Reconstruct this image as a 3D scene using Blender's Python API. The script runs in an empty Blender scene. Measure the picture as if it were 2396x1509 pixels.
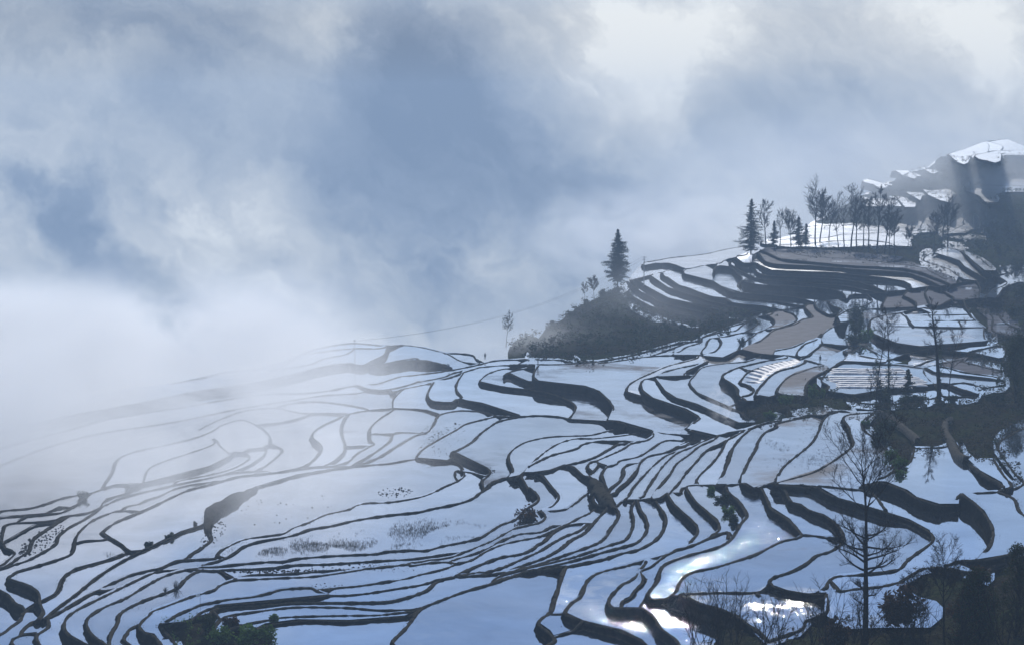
import bpy, math, random
import numpy as np
from mathutils import Vector, noise
from mathutils.geometry import tessellate_polygon

random.seed(11)
SC = bpy.context.scene
COL = SC.collection
R = math.radians

# ------------------------------------------------------------------ camera
# metres: x to the right, y away from the viewpoint, z up; paddies lie at z 20..70
cam_d = bpy.data.cameras.new('camera')
cam_d.sensor_width = 36.0
cam_d.lens = 67.18
cam_d.clip_start = 1.0
cam_d.clip_end = 20000.0
cam = bpy.data.objects.new('camera', cam_d)
COL.objects.link(cam)
CAM_Z = 80.0
cam.location = (0, 0, CAM_Z)
cam.rotation_euler = (R(90 - 5.804), 0, 0)
SC.camera = cam

# ------------------------------------------------------------------ exposure
SC.view_settings.view_transform = 'Standard'
SC.view_settings.look = 'None'
SC.view_settings.exposure = 0.0
SC.view_settings.gamma = 1.0
SC.view_settings.use_curve_mapping = False
SC.render.engine = 'CYCLES'
SC.cycles.use_denoising = True
SC.cycles.max_bounces = 8
SC.cycles.diffuse_bounces = 2
SC.cycles.glossy_bounces = 3
SC.cycles.transparent_max_bounces = 8
SC.cycles.volume_bounces = 2
SC.cycles.sample_clamp_indirect = 6.0
SC.cycles.volume_max_steps = 64
SC.cycles.volume_preview_step_rate = 1.0
SC.cycles.volume_step_rate = 1.0

SUN_AZ, SUN_EL = R(7.0), R(25.0)      # azimuth from +y towards +x


class G:
    """small helper for writing node trees"""
    def __init__(s, tree):
        s.t = tree
        tree.nodes.clear()

    def n(s, typ, **kw):
        nd = s.t.nodes.new(typ)
        for k, v in kw.items():
            setattr(nd, k, v)
        return nd

    def link(s, a, b):
        s.t.links.new(a, b)

    def put(s, sock, v):
        if isinstance(v, bpy.types.NodeSocket):
            s.t.links.new(v, sock)
        else:
            if hasattr(sock, 'default_value'):
                try:
                    sock.default_value = v
                except Exception:
                    sock.default_value = (*v, 1.0)

    def m(s, op, a, b=0.0, c=0.0, clamp=False):
        nd = s.n('ShaderNodeMath', operation=op, use_clamp=clamp)
        s.put(nd.inputs[0], a); s.put(nd.inputs[1], b); s.put(nd.inputs[2], c)
        return nd.outputs[0]

    def v(s, op, a, b=(0, 0, 0), out=0):
        nd = s.n('ShaderNodeVectorMath', operation=op)
        s.put(nd.inputs[0], a)
        if op == 'SCALE':
            s.put(nd.inputs['Scale'], b)
        else:
            s.put(nd.inputs[1], b)
        return nd.outputs[out]

    def comb(s, x, y, z):
        nd = s.n('ShaderNodeCombineXYZ')
        s.put(nd.inputs[0], x); s.put(nd.inputs[1], y); s.put(nd.inputs[2], z)
        return nd.outputs[0]

    def sep(s, v):
        nd = s.n('ShaderNodeSeparateXYZ')
        s.put(nd.inputs[0], v)
        return nd.outputs

    def noise(s, vec, scale, detail=4.0, rough=0.55, dist=0.0, out=0):
        nd = s.n('ShaderNodeTexNoise')
        s.put(nd.inputs['Vector'], vec)
        nd.inputs['Scale'].default_value = scale
        nd.inputs['Detail'].default_value = detail
        nd.inputs['Roughness'].default_value = rough
        nd.inputs['Distortion'].default_value = dist
        return nd.outputs[out]

    def ss(s, x, lo, hi):
        """smooth ramp 0..1"""
        nd = s.n('ShaderNodeMapRange', interpolation_type='SMOOTHSTEP')
        s.put(nd.inputs['Value'], x)
        nd.inputs['From Min'].default_value = lo
        nd.inputs['From Max'].default_value = hi
        return nd.outputs[0]

    def mix(s, f, a, b):
        nd = s.n('ShaderNodeMix', data_type='RGBA')
        s.put(nd.inputs[0], f); s.put(nd.inputs[6], a); s.put(nd.inputs[7], b)
        return nd.outputs[2]

    def ramp(s, f, stops):
        nd = s.n('ShaderNodeValToRGB')
        el = nd.color_ramp.elements
        while len(el) < len(stops):
            el.new(0.5)
        for e, (p, c) in zip(el, stops):
            e.position = p
            e.color = (*c, 1.0)
        s.put(nd.inputs[0], f)
        return nd.outputs[0]


def lin(r, g, b):
    f = lambda c: (c / 255 / 12.92) if c / 255 <= 0.04045 else ((c / 255 + 0.055) / 1.055) ** 2.4
    return (f(r), f(g), f(b))


# ------------------------------------------------------------------ sky: blue above, banks of sunlit valley cloud low down
# cloud brightness, as soft lobes over (azimuth, elevation) in radians
LOBES = [(-0.251,0.053,-0.06), (-0.202,0.054,-0.11), (-0.152,0.054,-0.07), (-0.102,0.055,0.17), (-0.051,0.055,-0.07), (0.000,0.055,0.12), (0.052,0.055,0.12), (0.103,0.055,0.24), (0.153,0.054,0.12), (0.203,0.054,0.17), (0.252,0.053,0.43), (-0.230,0.021,0.20), (-0.180,0.021,-0.04), (-0.130,0.022,0.08), (-0.079,0.022,-0.06), (-0.028,0.022,-0.23), (0.024,0.022,0.23), (0.075,0.022,0.33), (0.126,0.022,-0.12), (0.226,0.021,-0.16), (0.274,0.021,0.20), (-0.252,-0.011,0.06), (-0.203,-0.012,-0.12), (-0.153,-0.012,-0.12), (-0.103,-0.012,-0.12), (-0.051,-0.012,-0.17), (0.000,-0.012,-0.15), (0.052,-0.012,0.03), (0.103,-0.012,0.08), (0.154,-0.012,-0.05), (-0.231,-0.044,-0.17), (-0.182,-0.045,0.25), (-0.131,-0.045,0.15), (-0.080,-0.045,-0.18), (-0.028,-0.046,-0.07), (0.024,-0.046,-0.13), (0.076,-0.045,-0.26), (0.127,-0.045,0.09), (0.178,-0.045,-0.09), (0.227,-0.044,-0.04), (-0.254,-0.077,0.20), (-0.154,-0.078,0.09), (-0.103,-0.079,0.29), (-0.052,-0.079,-0.10), (0.000,-0.079,0.22), (-0.233,-0.110,0.08), (-0.183,-0.111,0.02), (-0.132,-0.112,-0.33), (-0.080,-0.113,-0.03), (-0.028,-0.113,0.12), (0.024,-0.113,0.10), (-0.256,-0.143,0.14), (-0.206,-0.144,0.02), (-0.155,-0.145,0.14), (-0.104,-0.146,0.18), (-0.052,-0.147,0.05), (0.000,-0.147,-0.10)]
world = bpy.data.worlds.new('World')
SC.world = world
world.use_nodes = True
g = G(world.node_tree)
d = g.v('NORMALIZE', g.n('ShaderNodeTexCoord').outputs['Generated'])
dx, dy, dz = g.sep(d)
az = g.m('ARCTAN2', dx, dy)
el = g.m('ARCSINE', dz)
p0 = g.comb(az, el, 0.0)
warp = g.v('SUBTRACT', g.noise(g.comb(g.m('MULTIPLY', az, 14.0), g.m('MULTIPLY', el, 14.0), 3.1), 1.0, 5.0, 0.6, 0.0, 1), (0.5, 0.5, 0.5))
pw = g.v('ADD', p0, g.v('MULTIPLY', warp, (0.075, 0.075, 0.0)))
acc = None
K = 1 / 0.042 ** 2
for (a, e, w) in LOBES:
    dist = g.v('DISTANCE', pw, (a, e, 0.0), out=1)
    ga = g.m('EXPONENT', g.m('MULTIPLY', g.m('MULTIPLY', dist, dist), -K))
    acc = g.m('MULTIPLY_ADD', ga, w * 1.2, 0.45 if acc is None else acc)
# torn, drifting texture of the cloud, streaked up and to the left
ang = R(58)
sx = g.m('ADD', g.m('MULTIPLY', az, math.cos(ang)), g.m('MULTIPLY', el, math.sin(ang)))
sy = g.m('SUBTRACT', g.m('MULTIPLY', el, math.cos(ang)), g.m('MULTIPLY', az, math.sin(ang)))
sv = g.v('ADD', g.comb(g.m('MULTIPLY', sx, 17.0), g.m('MULTIPLY', sy, 7.0), 0.0), g.v('SCALE', warp, 1.1))
n1 = g.ss(g.noise(sv, 1.0, 8.0, 0.56, 0.9), 0.30, 0.72)
n2 = g.noise(g.v('ADD', g.v('SCALE', pw, 8.0), (4.0, 1.0, 7.0)), 1.0, 7.0, 0.6, 0.8)
n3 = g.noise(g.v('ADD', g.v('SCALE', sv, 2.7), g.v('SCALE', warp, 2.0)), 1.0, 6.0, 0.6, 0.6)
tex = g.m('ADD', g.m('MULTIPLY', g.m('SUBTRACT', n1, 0.5), 0.30), g.m('MULTIPLY', g.m('SUBTRACT', n2, 0.5), 0.60))
tex = g.m('ADD', tex, g.m('MULTIPLY', g.m('SUBTRACT', n3, 0.5), 0.26))
t = g.m('ADD', acc, g.m('MULTIPLY', tex, g.m('MULTIPLY_ADD', g.ss(el, 0.01, -0.06), 0.7, 1.0)))      # the lower cloud is nearer and more broken
cloud = g.ramp(t, [(0.0, lin(106, 124, 150)), (0.25, lin(134, 149, 171)), (0.5, lin(170, 180, 193)), (0.8, lin(206, 211, 216)), (1.0, lin(237, 240, 240))])
sky = g.n('ShaderNodeTexSky', sky_type='NISHITA', sun_disc=False, sun_elevation=SUN_EL, sun_rotation=SUN_AZ, altitude=1800.0, air_density=1.0, dust_density=0.6, ozone_density=1.5)
skyc = g.v('SCALE', sky.outputs[0], 0.13)
# thin high cloud over the blue
hi = g.noise(g.v('MULTIPLY', d, (3.0, 3.0, 9.0)), 1.0, 6.0, 0.6, 0.4)
veil = g.m('MULTIPLY', g.ss(hi, 0.42, 0.72), 0.5)
upper = g.mix(veil, skyc, lin(190, 203, 220))
# glow of the sun behind thin cloud
sund = (math.sin(SUN_AZ) * math.cos(SUN_EL), math.cos(SUN_AZ) * math.cos(SUN_EL), math.sin(SUN_EL))
cs = g.m('MAXIMUM', g.v('DOT_PRODUCT', d, sund, out=1), 0.0)
glow = g.m('ADD', g.m('MULTIPLY', g.m('POWER', cs, 14.0), 0.16), g.m('MULTIPLY', g.m('POWER', cs, 200.0), 0.9))
# above the cloud bank the air clears: pale milky blue, then open blue
milky = g.mix(g.ss(g.m('ADD', el, g.m('MULTIPLY', tex, 0.10)), 0.07, 0.30), (*lin(190, 218, 251), 1), (*lin(104, 152, 218), 1))
milky = g.mix(g.m('MULTIPLY', g.ss(hi, 0.40, 0.72), 0.42), milky, (*lin(222, 230, 240), 1))
upper = g.mix(g.ss(el, 0.55, 0.24), upper, milky)
col = g.mix(g.ss(el, 0.105, 0.055), upper, cloud)
col = g.v('ADD', col, g.v('SCALE', (1.0, 0.97, 0.92), glow))
bg = g.n('ShaderNodeBackground')
g.link(col, bg.inputs['Color'])
bg.inputs['Strength'].default_value = 1.0
wo = g.n('ShaderNodeOutputWorld')
g.link(bg.outputs[0], wo.inputs['Surface'])
world.cycles.sampling_method = 'NONE'      # a smooth sky needs no importance map

# ------------------------------------------------------------------ sun
sun_d = bpy.data.lights.new('sun', 'SUN')
sun_d.energy = 3.0
sun_d.angle = R(0.6)
sun_d.color = (1.0, 0.97, 0.93)
sun = bpy.data.objects.new('sun', sun_d)
COL.objects.link(sun)
sun.rotation_mode = 'QUATERNION'
sun.rotation_quaternion = Vector(sund).to_track_quat('Z', 'Y')

# ------------------------------------------------------------------ materials
MATS = {}


def material(name):
    m = bpy.data.materials.new(name)
    m.use_nodes = True
    MATS[name] = m
    return m, G(m.node_tree)


def finish(g, shader, disp=None):
    o = g.n('ShaderNodeOutputMaterial')
    g.link(shader, o.inputs['Surface'])


def pos(g):
    return g.n('ShaderNodeNewGeometry').outputs['Position']


def bump(g, h, dist, strength=1.0):
    b = g.n('ShaderNodeBump')
    b.inputs['Strength'].default_value = strength
    b.inputs['Distance'].default_value = dist
    g.link(h, b.inputs['Height'])
    return b.outputs[0]


def principled(g, color, rough=0.9, normal=None, spec=0.3):
    b = g.n('ShaderNodeBsdfPrincipled')
    g.put(b.inputs['Base Color'], color)
    g.put(b.inputs['Roughness'], rough)
    b.inputs['Specular IOR Level'].default_value = spec
    if normal is not None:
        g.link(normal, b.inputs['Normal'])
    return b.outputs[0]


def water_material(name, mud_share, ripple, rough, gloss=0.0, wind=(0.54, 0.68), fine=4.5):
    """still paddy water over mud; mud_share: how much of the bed stands dry, ripple: slope of the wind ripple"""
    m, g = material(name)
    p = pos(g)
    big = g.noise(p, 0.045, 5.0, 0.6, 0.4)
    mid = g.noise(p, 0.35, 5.0, 0.62, 0.2)
    # wind patches: rippled here, glassy there
    patch = g.ss(g.m('ADD', g.m('MULTIPLY', big, 0.6), g.m('MULTIPLY', g.noise(p, 0.28, 4.0, 0.65, 0.6), 0.4)), *wind)
    rip = g.noise(p, fine, 2.0, 0.6, 0.4)
    swell = g.noise(p, 0.5, 2.0, 0.5, 0.0)
    hgt = g.m('ADD', g.m('MULTIPLY', rip, g.m('MULTIPLY_ADD', patch, 1.0, 0.03)), g.m('MULTIPLY', swell, 0.12))
    nb = bump(g, hgt, ripple, 1.0)
    gl = g.n('ShaderNodeBsdfGlossy')
    gl.inputs['Color'].default_value = (0.96, 0.97, 1.0, 1)
    g.put(gl.inputs['Roughness'], g.m('MULTIPLY_ADD', patch, rough, 0.012 + gloss))
    g.link(nb, gl.inputs['Normal'])
    bed = g.mix(g.ss(mid, 0.35, 0.7), (0.022, 0.026, 0.032, 1), (0.045, 0.047, 0.052, 1))
    df = g.n('ShaderNodeBsdfDiffuse')
    g.link(bed, df.inputs['Color'])
    fr = g.n('ShaderNodeFresnel')
    fr.inputs['IOR'].default_value = 2.7
    wet = g.n('ShaderNodeMixShader')
    # each paddy a little different: depth, silt and scum
    rnd = g.n('ShaderNodeObjectInfo').outputs['Random']
    clear = g.m('ADD', g.m('MULTIPLY', g.m('SUBTRACT', rnd, 0.5), 0.16), g.m('MULTIPLY', g.m('SUBTRACT', g.noise(p, 0.09, 5.0, 0.6, 0.6), 0.5), -0.34))
    g.link(g.m('ADD', g.m('MULTIPLY_ADD', fr.outputs[0], 0.58, 0.42), clear, clamp=True), wet.inputs[0]); g.link(df.outputs[0], wet.inputs[1]); g.link(gl.outputs[0], wet.inputs[2])
    mudc = g.mix(g.ss(mid, 0.3, 0.7), (0.05, 0.052, 0.068, 1), (0.085, 0.088, 0.112, 1))
    mh = g.noise(p, 3.0, 6.0, 0.7)
    mud = principled(g, mudc, 0.9, bump(g, mh, 0.02, 1.0), 0.0)
    sheen = g.n('ShaderNodeBsdfGlossy')
    sheen.inputs['Roughness'].default_value = 0.45
    g.link(bump(g, mh, 0.015, 1.0), sheen.inputs['Normal'])
    damp = g.n('ShaderNodeMixShader')
    damp.inputs[0].default_value = 0.015; g.link(mud, damp.inputs[1]); g.link(sheen.outputs[0], damp.inputs[2])
    mud = damp.outputs[0]
    edge = g.m('ADD', g.m('MULTIPLY', g.noise(p, 0.04, 3.0, 0.5, 0.3), 0.82), g.m('MULTIPLY', mid, 0.18))
    lo = 0.78 - 0.62 * mud_share
    mk = g.ss(edge, lo - 0.07, lo + 0.10)
    out = g.n('ShaderNodeMixShader')
    g.link(mk, out.inputs[0]); g.link(wet.outputs[0], out.inputs[1]); g.link(mud, out.inputs[2])
    finish(g, out.outputs[0])
    return m


water_material('paddy_water_clear', 0.0, 0.012, 0.07, 0.0, (0.52, 0.72))
water_material('paddy_water_glitter', 0.0, 0.016, 0.004, 0.0, (0.47, 0.60), 9.0)
water_material('paddy_water_muddy', 0.30, 0.022, 0.08)
water_material('paddy_water_rippled', 0.14, 0.035, 0.08, 0.08)
water_material('paddy_water_windy', 0.0, 0.02, 0.04, 0.11, (0.35, 0.65))
water_material('paddy_mud', 0.66, 0.02, 0.08, 0.02)

# earth banks: dry trodden grass on the crest, bare damp soil on the face
m, g = material('bank_earth')
p = pos(g)
nz = g.sep(g.n('ShaderNodeNewGeometry').outputs['Normal'])[2]
na = g.noise(p, 0.9, 6.0, 0.65)
nf = g.noise(p, 5.0, 5.0, 0.7)
soil = g.mix(g.ss(na, 0.3, 0.7), (0.009, 0.009, 0.009, 1), (0.026, 0.024, 0.022, 1))
grass = g.mix(g.ss(nf, 0.3, 0.7), (0.045, 0.040, 0.031, 1), (0.12, 0.105, 0.08, 1))
c = g.mix(g.m('MULTIPLY', g.ss(nz, 0.35, 0.85), g.ss(na, 0.25, 0.55)), soil, grass)
finish(g, principled(g, c, 1.0, bump(g, nf, 0.3, 1.0), 0.0))

# hillside ground
m, g = material('hill_ground')
p = pos(g)
na = g.noise(p, 0.06, 6.0, 0.65, 0.5)
nf = g.noise(p, 1.4, 6.0, 0.72)
c1 = g.mix(g.ss(nf, 0.3, 0.7), (0.018, 0.016, 0.012, 1), (0.06, 0.05, 0.034, 1))
c2 = g.mix(g.ss(nf, 0.3, 0.7), (0.022, 0.03, 0.013, 1), (0.065, 0.07, 0.03, 1))
finish(g, principled(g, g.mix(g.ss(na, 0.42, 0.62), c1, c2), 0.95, bump(g, nf, 0.6, 1.0), 0.0))


# ------------------------------------------------------------------ object helpers
def obj(name, verts, faces, mat=None, parent=None, smooth=False):
    me = bpy.data.meshes.new(name)
    me.from_pydata(verts, [], faces)
    me.update()
    if mat:
        me.materials.append(MATS[mat])
    if smooth:
        me.polygons.foreach_set('use_smooth', [True] * len(me.polygons))
    o = bpy.data.objects.new(name, me)
    COL.objects.link(o)
    if parent:
        o.parent = parent
    return o


def tag(o, label=None, cat=None, group=None, kind=None):
    if label: o['label'] = label
    if cat: o['category'] = cat
    if group: o['group'] = group
    if kind: o['kind'] = kind
    return o


def empty(name, loc, rz=0.0, sc=1.0):
    e = bpy.data.objects.new(name, None)
    COL.objects.link(e)
    e.location = loc
    e.rotation_euler = (0, 0, rz)
    e.scale = (sc, sc, sc)
    e.empty_display_size = 0.5
    return e


def catmull(P, step):
    """resample a polyline of (x, y, ...) rows as a smooth centripetal curve"""
    P = np.asarray(P, float)
    if len(P) == 2:
        n = max(1, int(np.linalg.norm(P[1, :2] - P[0, :2]) / step))
        return np.linspace(P[0], P[1], n + 1)
    Q = np.vstack([2 * P[0] - P[1], P, 2 * P[-1] - P[-2]])
    out = []
    for i in range(1, len(Q) - 2):
        a, b, c, e = Q[i - 1:i + 3]
        L = np.linalg.norm(c[:2] - b[:2])
        n = max(1, int(L / step))
        t1 = max(1e-2, np.linalg.norm(b[:2] - a[:2])) ** .5
        t2 = t1 + max(1e-2, L) ** .5
        t3 = t2 + max(1e-2, np.linalg.norm(e[:2] - c[:2])) ** .5
        for k in range(n):
            t = t1 + (t2 - t1) * k / n
            A1 = (t1 - t) / t1 * a + t / t1 * b
            A2 = (t2 - t) / (t2 - t1) * b + (t - t1) / (t2 - t1) * c
            A3 = (t3 - t) / (t3 - t2) * c + (t - t2) / (t3 - t2) * e
            B1 = (t2 - t) / t2 * A1 + t / t2 * A2
            B2 = (t3 - t) / (t3 - t1) * A2 + (t - t1) / (t3 - t1) * A3
            r = (t2 - t) / (t2 - t1) * B1 + (t - t1) / (t2 - t1) * B2
            f = k / n
            r[2:] = b[2:] * (1 - f) + c[2:] * f
            out.append(r)
    out.append(P[-1])
    return np.array(out)


# ------------------------------------------------------------------ survey of the terraces, in decimetres
# BANKS: (side that is lower, [x, y, level of the upper paddy, drop to the lower one, ...])
# POOLS: (what stands in the paddy, level in cm, [x, y, ...])
# LAND:  unterraced ground as rows of a loose grid: (row, first column, [x, y, z, ...])
BANKS = [
(1,[-690,2222,345,9,-745,2740,245,1,-711,2760,245,1,-692,2796,245,1,-680,2836,245,1,-658,2868,245,1,-644,2886,244,0,-634,2915,244,0,-618,2944,245,1,-590,2946,245,3,-564,2987,245,3,-537,3020,245,3,-517,3064,245,3,-494,3124,245,3,-490,3145,245,3,-479,3219,245,3,-481,3242,245,3]),
(-1,[-835,2687,241,9,-733,2695,245,0,-716,2705,245,0,-700,2709,245,1,-675,2720,245,1,-656,2733,244,1,-650,2760,245,1,-643,2813,245,1,-644,2846,245,1,-644,2886,244,0]),
(-1,[-675,2720,245,9,-672,2748,245,1,-662,2774,245,1,-651,2768,245,1,-650,2763,244,1]),
(-1,[-701,2659,245,0,-700,2686,245,1,-699,2707,245,1]),
(1,[-679,2510,244,9,-687,2527,244,4,-694,2556,245,0,-705,2605,245,0,-711,2645,245,0,-704,2657,245,0,-665,2666,245,1,-649,2683,245,0,-646,2698,245,0,-638,2710,245,0,-620,2724,245,0,-610,2745,245,0,-606,2776,245,1,-602,2788,245,3,-593,2830,245,3,-581,2858,245,3,-565,2888,245,3,-543,2920,245,3,-525,2950,245,3,-477,3016,245,2,-460,3043,245,2,-445,3057,245,3,-415,3064,245,3,-383,3010,253,9]),
(1,[-722,2316,236,9,-654,2396,244,4,-652,2427,244,4,-653,2462,244,4,-657,2477,244,4,-665,2488,244,4,-674,2497,244,4,-685,2526,245,4,-852,2756,244,9]),
(-1,[-684,2525,245,4,-683,2539,245,1,-678,2570,245,1,-672,2626,245,1,-663,2648,245,1,-646,2659,245,1,-645,2687,245,1,-641,2678,245,9]),
(1,[-735,2356,231,9,-649,2379,245,1,-643,2403,245,1,-641,2445,245,0,-637,2473,245,0,-644,2516,245,0,-650,2557,245,0,-647,2613,245,0,-643,2664,245,0,-640,2691,245,0,-638,2708,245,0]),
(1,[-742,2379,230,9,-648,2375,245,1,-639,2394,245,1,-626,2422,245,0,-618,2463,245,0,-613,2502,245,0,-613,2528,245,0,-620,2570,245,0,-619,2626,245,0,-610,2682,245,0,-607,2716,245,0,-605,2744,245,1,-604,2776,245,1]),
(1,[-535,2107,247,5,-533,2098,251,9,-534,2129,251,9,-543,2159,251,9,-551,2182,251,7,-556,2203,252,7,-568,2235,252,7,-590,2265,252,7,-609,2285,252,7,-618,2296,252,7,-617,2313,252,7,-615,2331,252,7,-604,2351,252,7,-593,2372,252,7,-580,2399,252,7,-572,2424,252,7,-573,2452,252,7,-582,2498,252,7,-589,2540,251,6,-592,2586,251,6,-590,2644,251,6,-578,2692,251,6,-570,2710,251,6,-558,2714,251,6,-535,2698,253,5,-534,2692,253,1]),
(-1,[-550,2180,251,6,-548,2183,252,0,-541,2214,252,0,-543,2246,252,0,-549,2285,252,0,-550,2319,252,0,-544,2348,252,0,-526,2378,252,0,-510,2408,252,0,-497,2439,252,0,-485,2442,252,0]),
(1,[-484,2436,253,1,-497,2442,253,1,-515,2480,253,1,-533,2512,253,1,-550,2541,253,1,-557,2558,253,1,-557,2590,253,1,-553,2626,253,1,-534,2692,253,7,-520,2748,253,7,-508,2805,253,7,-491,2867,253,7,-473,2898,253,7,-453,2937,253,8,-429,2979,253,8,-396,3000,253,8,-370,3018,253,9,-349,3041,253,9,-315,3064,253,3,-298,3067,253,3,-258,3075,252,5,-260,3092,249,9]),
(1,[-582,2500,251,6,-580,2492,252,0,-571,2508,252,0,-547,2517,252,0,-544,2530,253,1]),
(1,[-563,2714,251,6,-567,2771,246,1,-553,2791,246,1,-548,2816,246,1,-534,2850,246,1,-523,2902,246,1,-511,2929,246,1,-497,2945,246,1,-464,2930,253,8,-453,2939,253,8]),
(-1,[-606,2776,245,1,-610,2824,244,2,-605,2850,244,2,-593,2871,244,2,-589,2888,244,2,-590,2919,244,2,-583,2938,245,3,-583,2952,245,3]),
(1,[-621,1984,242,9,-567,2072,242,6,-564,2102,242,6,-561,2128,242,6,-565,2169,242,6,-559,2184,245,6,-550,2180,251,6]),
(1,[-565,2169,242,6,-565,2174,242,6,-569,2179,245,9,-585,2201,245,9,-597,2228,245,9,-617,2260,245,9,-743,2383,241,9]),
(1,[-544,2038,246,4,-540,2050,246,4,-542,2070,247,5,-541,2093,247,5,-535,2107,247,5,-526,2101,251,4]),
(1,[-158,3155,252,1,-158,3147,252,1,-170,3135,252,1,-204,3099,252,1,-228,3088,252,1,-258,3071,252,2,-295,3039,253,1,-337,2991,253,1,-369,2926,253,1,-388,2888,253,1,-402,2834,253,1,-417,2808,253,1,-432,2749,253,1,-432,2679,253,1,-431,2648,253,1,-428,2608,253,1,-448,2561,253,1,-460,2513,253,1,-471,2480,253,1,-484,2436,253,1,-498,2376,252,0,-509,2300,252,0,-516,2207,252,0,-521,2161,252,0,-525,2113,251,0,-526,2101,251,4]),
(1,[-416,2380,255,3,-414,2432,252,0,-408,2457,252,0,-406,2477,252,0,-402,2514,252,0,-412,2558,252,0,-427,2609,252,0,-429,2612,252,0]),
(1,[-526,2101,251,4,-523,2104,251,4,-516,2128,252,0,-507,2173,252,0,-497,2221,252,0,-492,2231,252,0,-480,2263,255,3,-465,2305,255,3,-439,2334,255,3,-430,2361,255,3,-422,2377,255,3,-412,2381,255,3,-390,2387,255,3,-374,2391,255,3,-363,2371,260,3]),
(-1,[-494,2226,252,0,-479,2220,255,3,-462,2206,261,6]),
(1,[-365,1742,248,9,-440,1948,261,10,-456,1973,261,10,-474,1998,261,10,-483,2019,261,10,-490,2044,261,10,-493,2072,261,10,-490,2103,261,10,-477,2152,261,10,-462,2204,261,6,-449,2250,261,6,-434,2290,261,6,-418,2298,261,6,-392,2275,267,12]),
(1,[-427,1774,238,9,-499,1983,251,5,-510,2009,251,5,-517,2033,251,5,-515,2049,251,4,-513,2067,251,4,-518,2090,251,4,-522,2103,251,4]),
(-1,[-544,2038,246,4,-538,2052,246,4,-528,2058,247,1,-521,2054,247,1,-517,2033,251,5]),
(1,[-454,1791,233,9,-531,2001,246,4,-542,2023,246,4,-544,2038,246,4]),
(1,[-348,1718,256,9,-415,1920,269,7,-427,1947,267,6,-438,1964,267,6,-450,1990,267,6,-460,2021,267,6,-464,2044,267,6,-462,2067,267,6,-454,2101,267,6,-442,2130,267,6,-429,2192,267,6,-418,2236,267,6,-405,2263,267,6,-392,2275,267,12,-360,2263,269,1,-353,2263,269,1,-352,2258,270,9]),
(1,[-392,1774,238,9,-415,1920,269,2,-423,1971,269,2,-426,2019,269,2,-431,2056,269,2,-428,2080,269,2,-415,2119,269,2,-400,2149,269,2,-389,2175,269,2,-387,2218,269,2,-381,2254,269,2,-373,2266,269,1]),
(1,[-301,1690,264,9,-354,1889,277,8,-371,1934,277,8,-381,1945,277,8,-391,1964,277,8,-394,1977,277,9,-394,2000,277,9,-392,2016,277,9,-391,2037,277,9,-384,2051,277,9,-370,2080,277,9,-358,2104,277,9,-339,2132,277,9,-337,2150,277,9,-323,2179,277,8,-307,2183,277,8,-271,2191,277,8,-234,2198,277,8,-198,2220,277,8,-161,2245,277,8,-123,2259,277,8,-122,2254,277,5,-97,2270,277,5,-76,2272,277,5,-67,2254,279,4]),
(1,[-325,1715,257,9,-389,1916,270,1,-404,1945,270,1,-406,1971,270,1,-407,1986,270,1,-400,2004,270,1,-394,1977,277,9]),
(1,[-289,1706,260,9,-339,1889,277,9,-352,1926,277,9,-366,1960,277,9,-372,1977,277,9,-363,1961,286,9,-355,1988,286,9,-343,2016,286,9,-337,2030,286,9,-325,2040,286,9,-313,2052,286,9,-285,2066,286,9,-269,2083,286,9,-259,2098,286,9,-234,2106,286,9,-226,2106,286,9,-215,2088,286,9,-202,2082,283,9,-204,2097,279,9]),
(-1,[-372,1977,277,9,-350,1953,286,9,-338,1961,286,9,-335,1975,286,9,-331,1996,286,0,-321,2016,286,3,-307,2028,286,3,-275,2037,286,3,-242,2054,286,3,-219,2061,286,3,-202,2081,283,4,-186,2082,283,4,-162,2092,283,4,-128,2115,283,4,-106,2130,283,4,-85,2153,284,4,-69,2167,284,4]),
(1,[-219,2095,286,9,-202,2132,279,2,-178,2142,279,2,-150,2160,279,2,-124,2179,279,2,-109,2198,279,2,-95,2212,279,2,-79,2231,279,2,-67,2254,279,4]),
(1,[-335,1975,286,9,-322,1992,286,9,-321,2003,286,9,-309,2026,284,0,-275,2033,284,0,-241,2043,284,0,-206,2048,284,0,-171,2048,284,0,-136,2052,284,0,-118,2069,284,0,-104,2089,284,0,-96,2104,284,0,-87,2143,284,4,-80,2156,284,4]),
(1,[-319,1950,285,9,-310,1931,284,9,-309,1951,284,9,-308,1973,284,1,-303,1989,284,1,-294,1996,284,1,-282,2003,284,1,-255,2019,284,1,-233,2027,284,1,-204,2027,284,1,-175,2024,284,1,-145,2014,284,1,-100,2013,286,2,-98,2017,286,2,-97,2014,286,2]),
(1,[-298,1921,284,9,-289,1938,284,9,-275,1953,285,1,-259,1966,285,1,-245,1978,285,1,-211,1984,285,1,-177,1987,285,1,-143,1989,285,1,-121,1998,285,1,-104,2005,285,2,-99,2010,286,2]),
(1,[-101,2001,286,2,-109,1984,285,2,-136,1973,285,2,-175,1962,285,2,-209,1966,285,2,-237,1958,285,2,-256,1944,285,2,-264,1932,285,9]),
(1,[-76,1663,273,9,-114,1858,286,2,-120,1874,286,2,-119,1890,286,2,-111,1928,286,2,-105,1969,286,2,-101,2001,286,2,-95,2020,286,2,-78,2050,286,2,-53,2090,286,2,-25,2124,286,2,-6,2152,286,1,19,2178,286,1,42,2185,289,3,62,2182,293,4,83,2198,293,4,109,2221,293,4,134,2255,293,4,147,2265,293,4,166,2298,293,4,182,2341,293,4,194,2399,293,4,201,2461,293,4,200,2510,293,4,194,2607,290,2,192,2601,290,2]),
(1,[-25,2124,286,2,-11,2151,286,1,7,2170,286,1,19,2176,289,4,45,2201,289,4,77,2235,289,4,112,2278,289,4,137,2306,289,4,152,2325,289,4,165,2366,289,4,174,2418,289,4,176,2494,289,4,173,2530,289,4,173,2601,289,4]),
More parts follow.
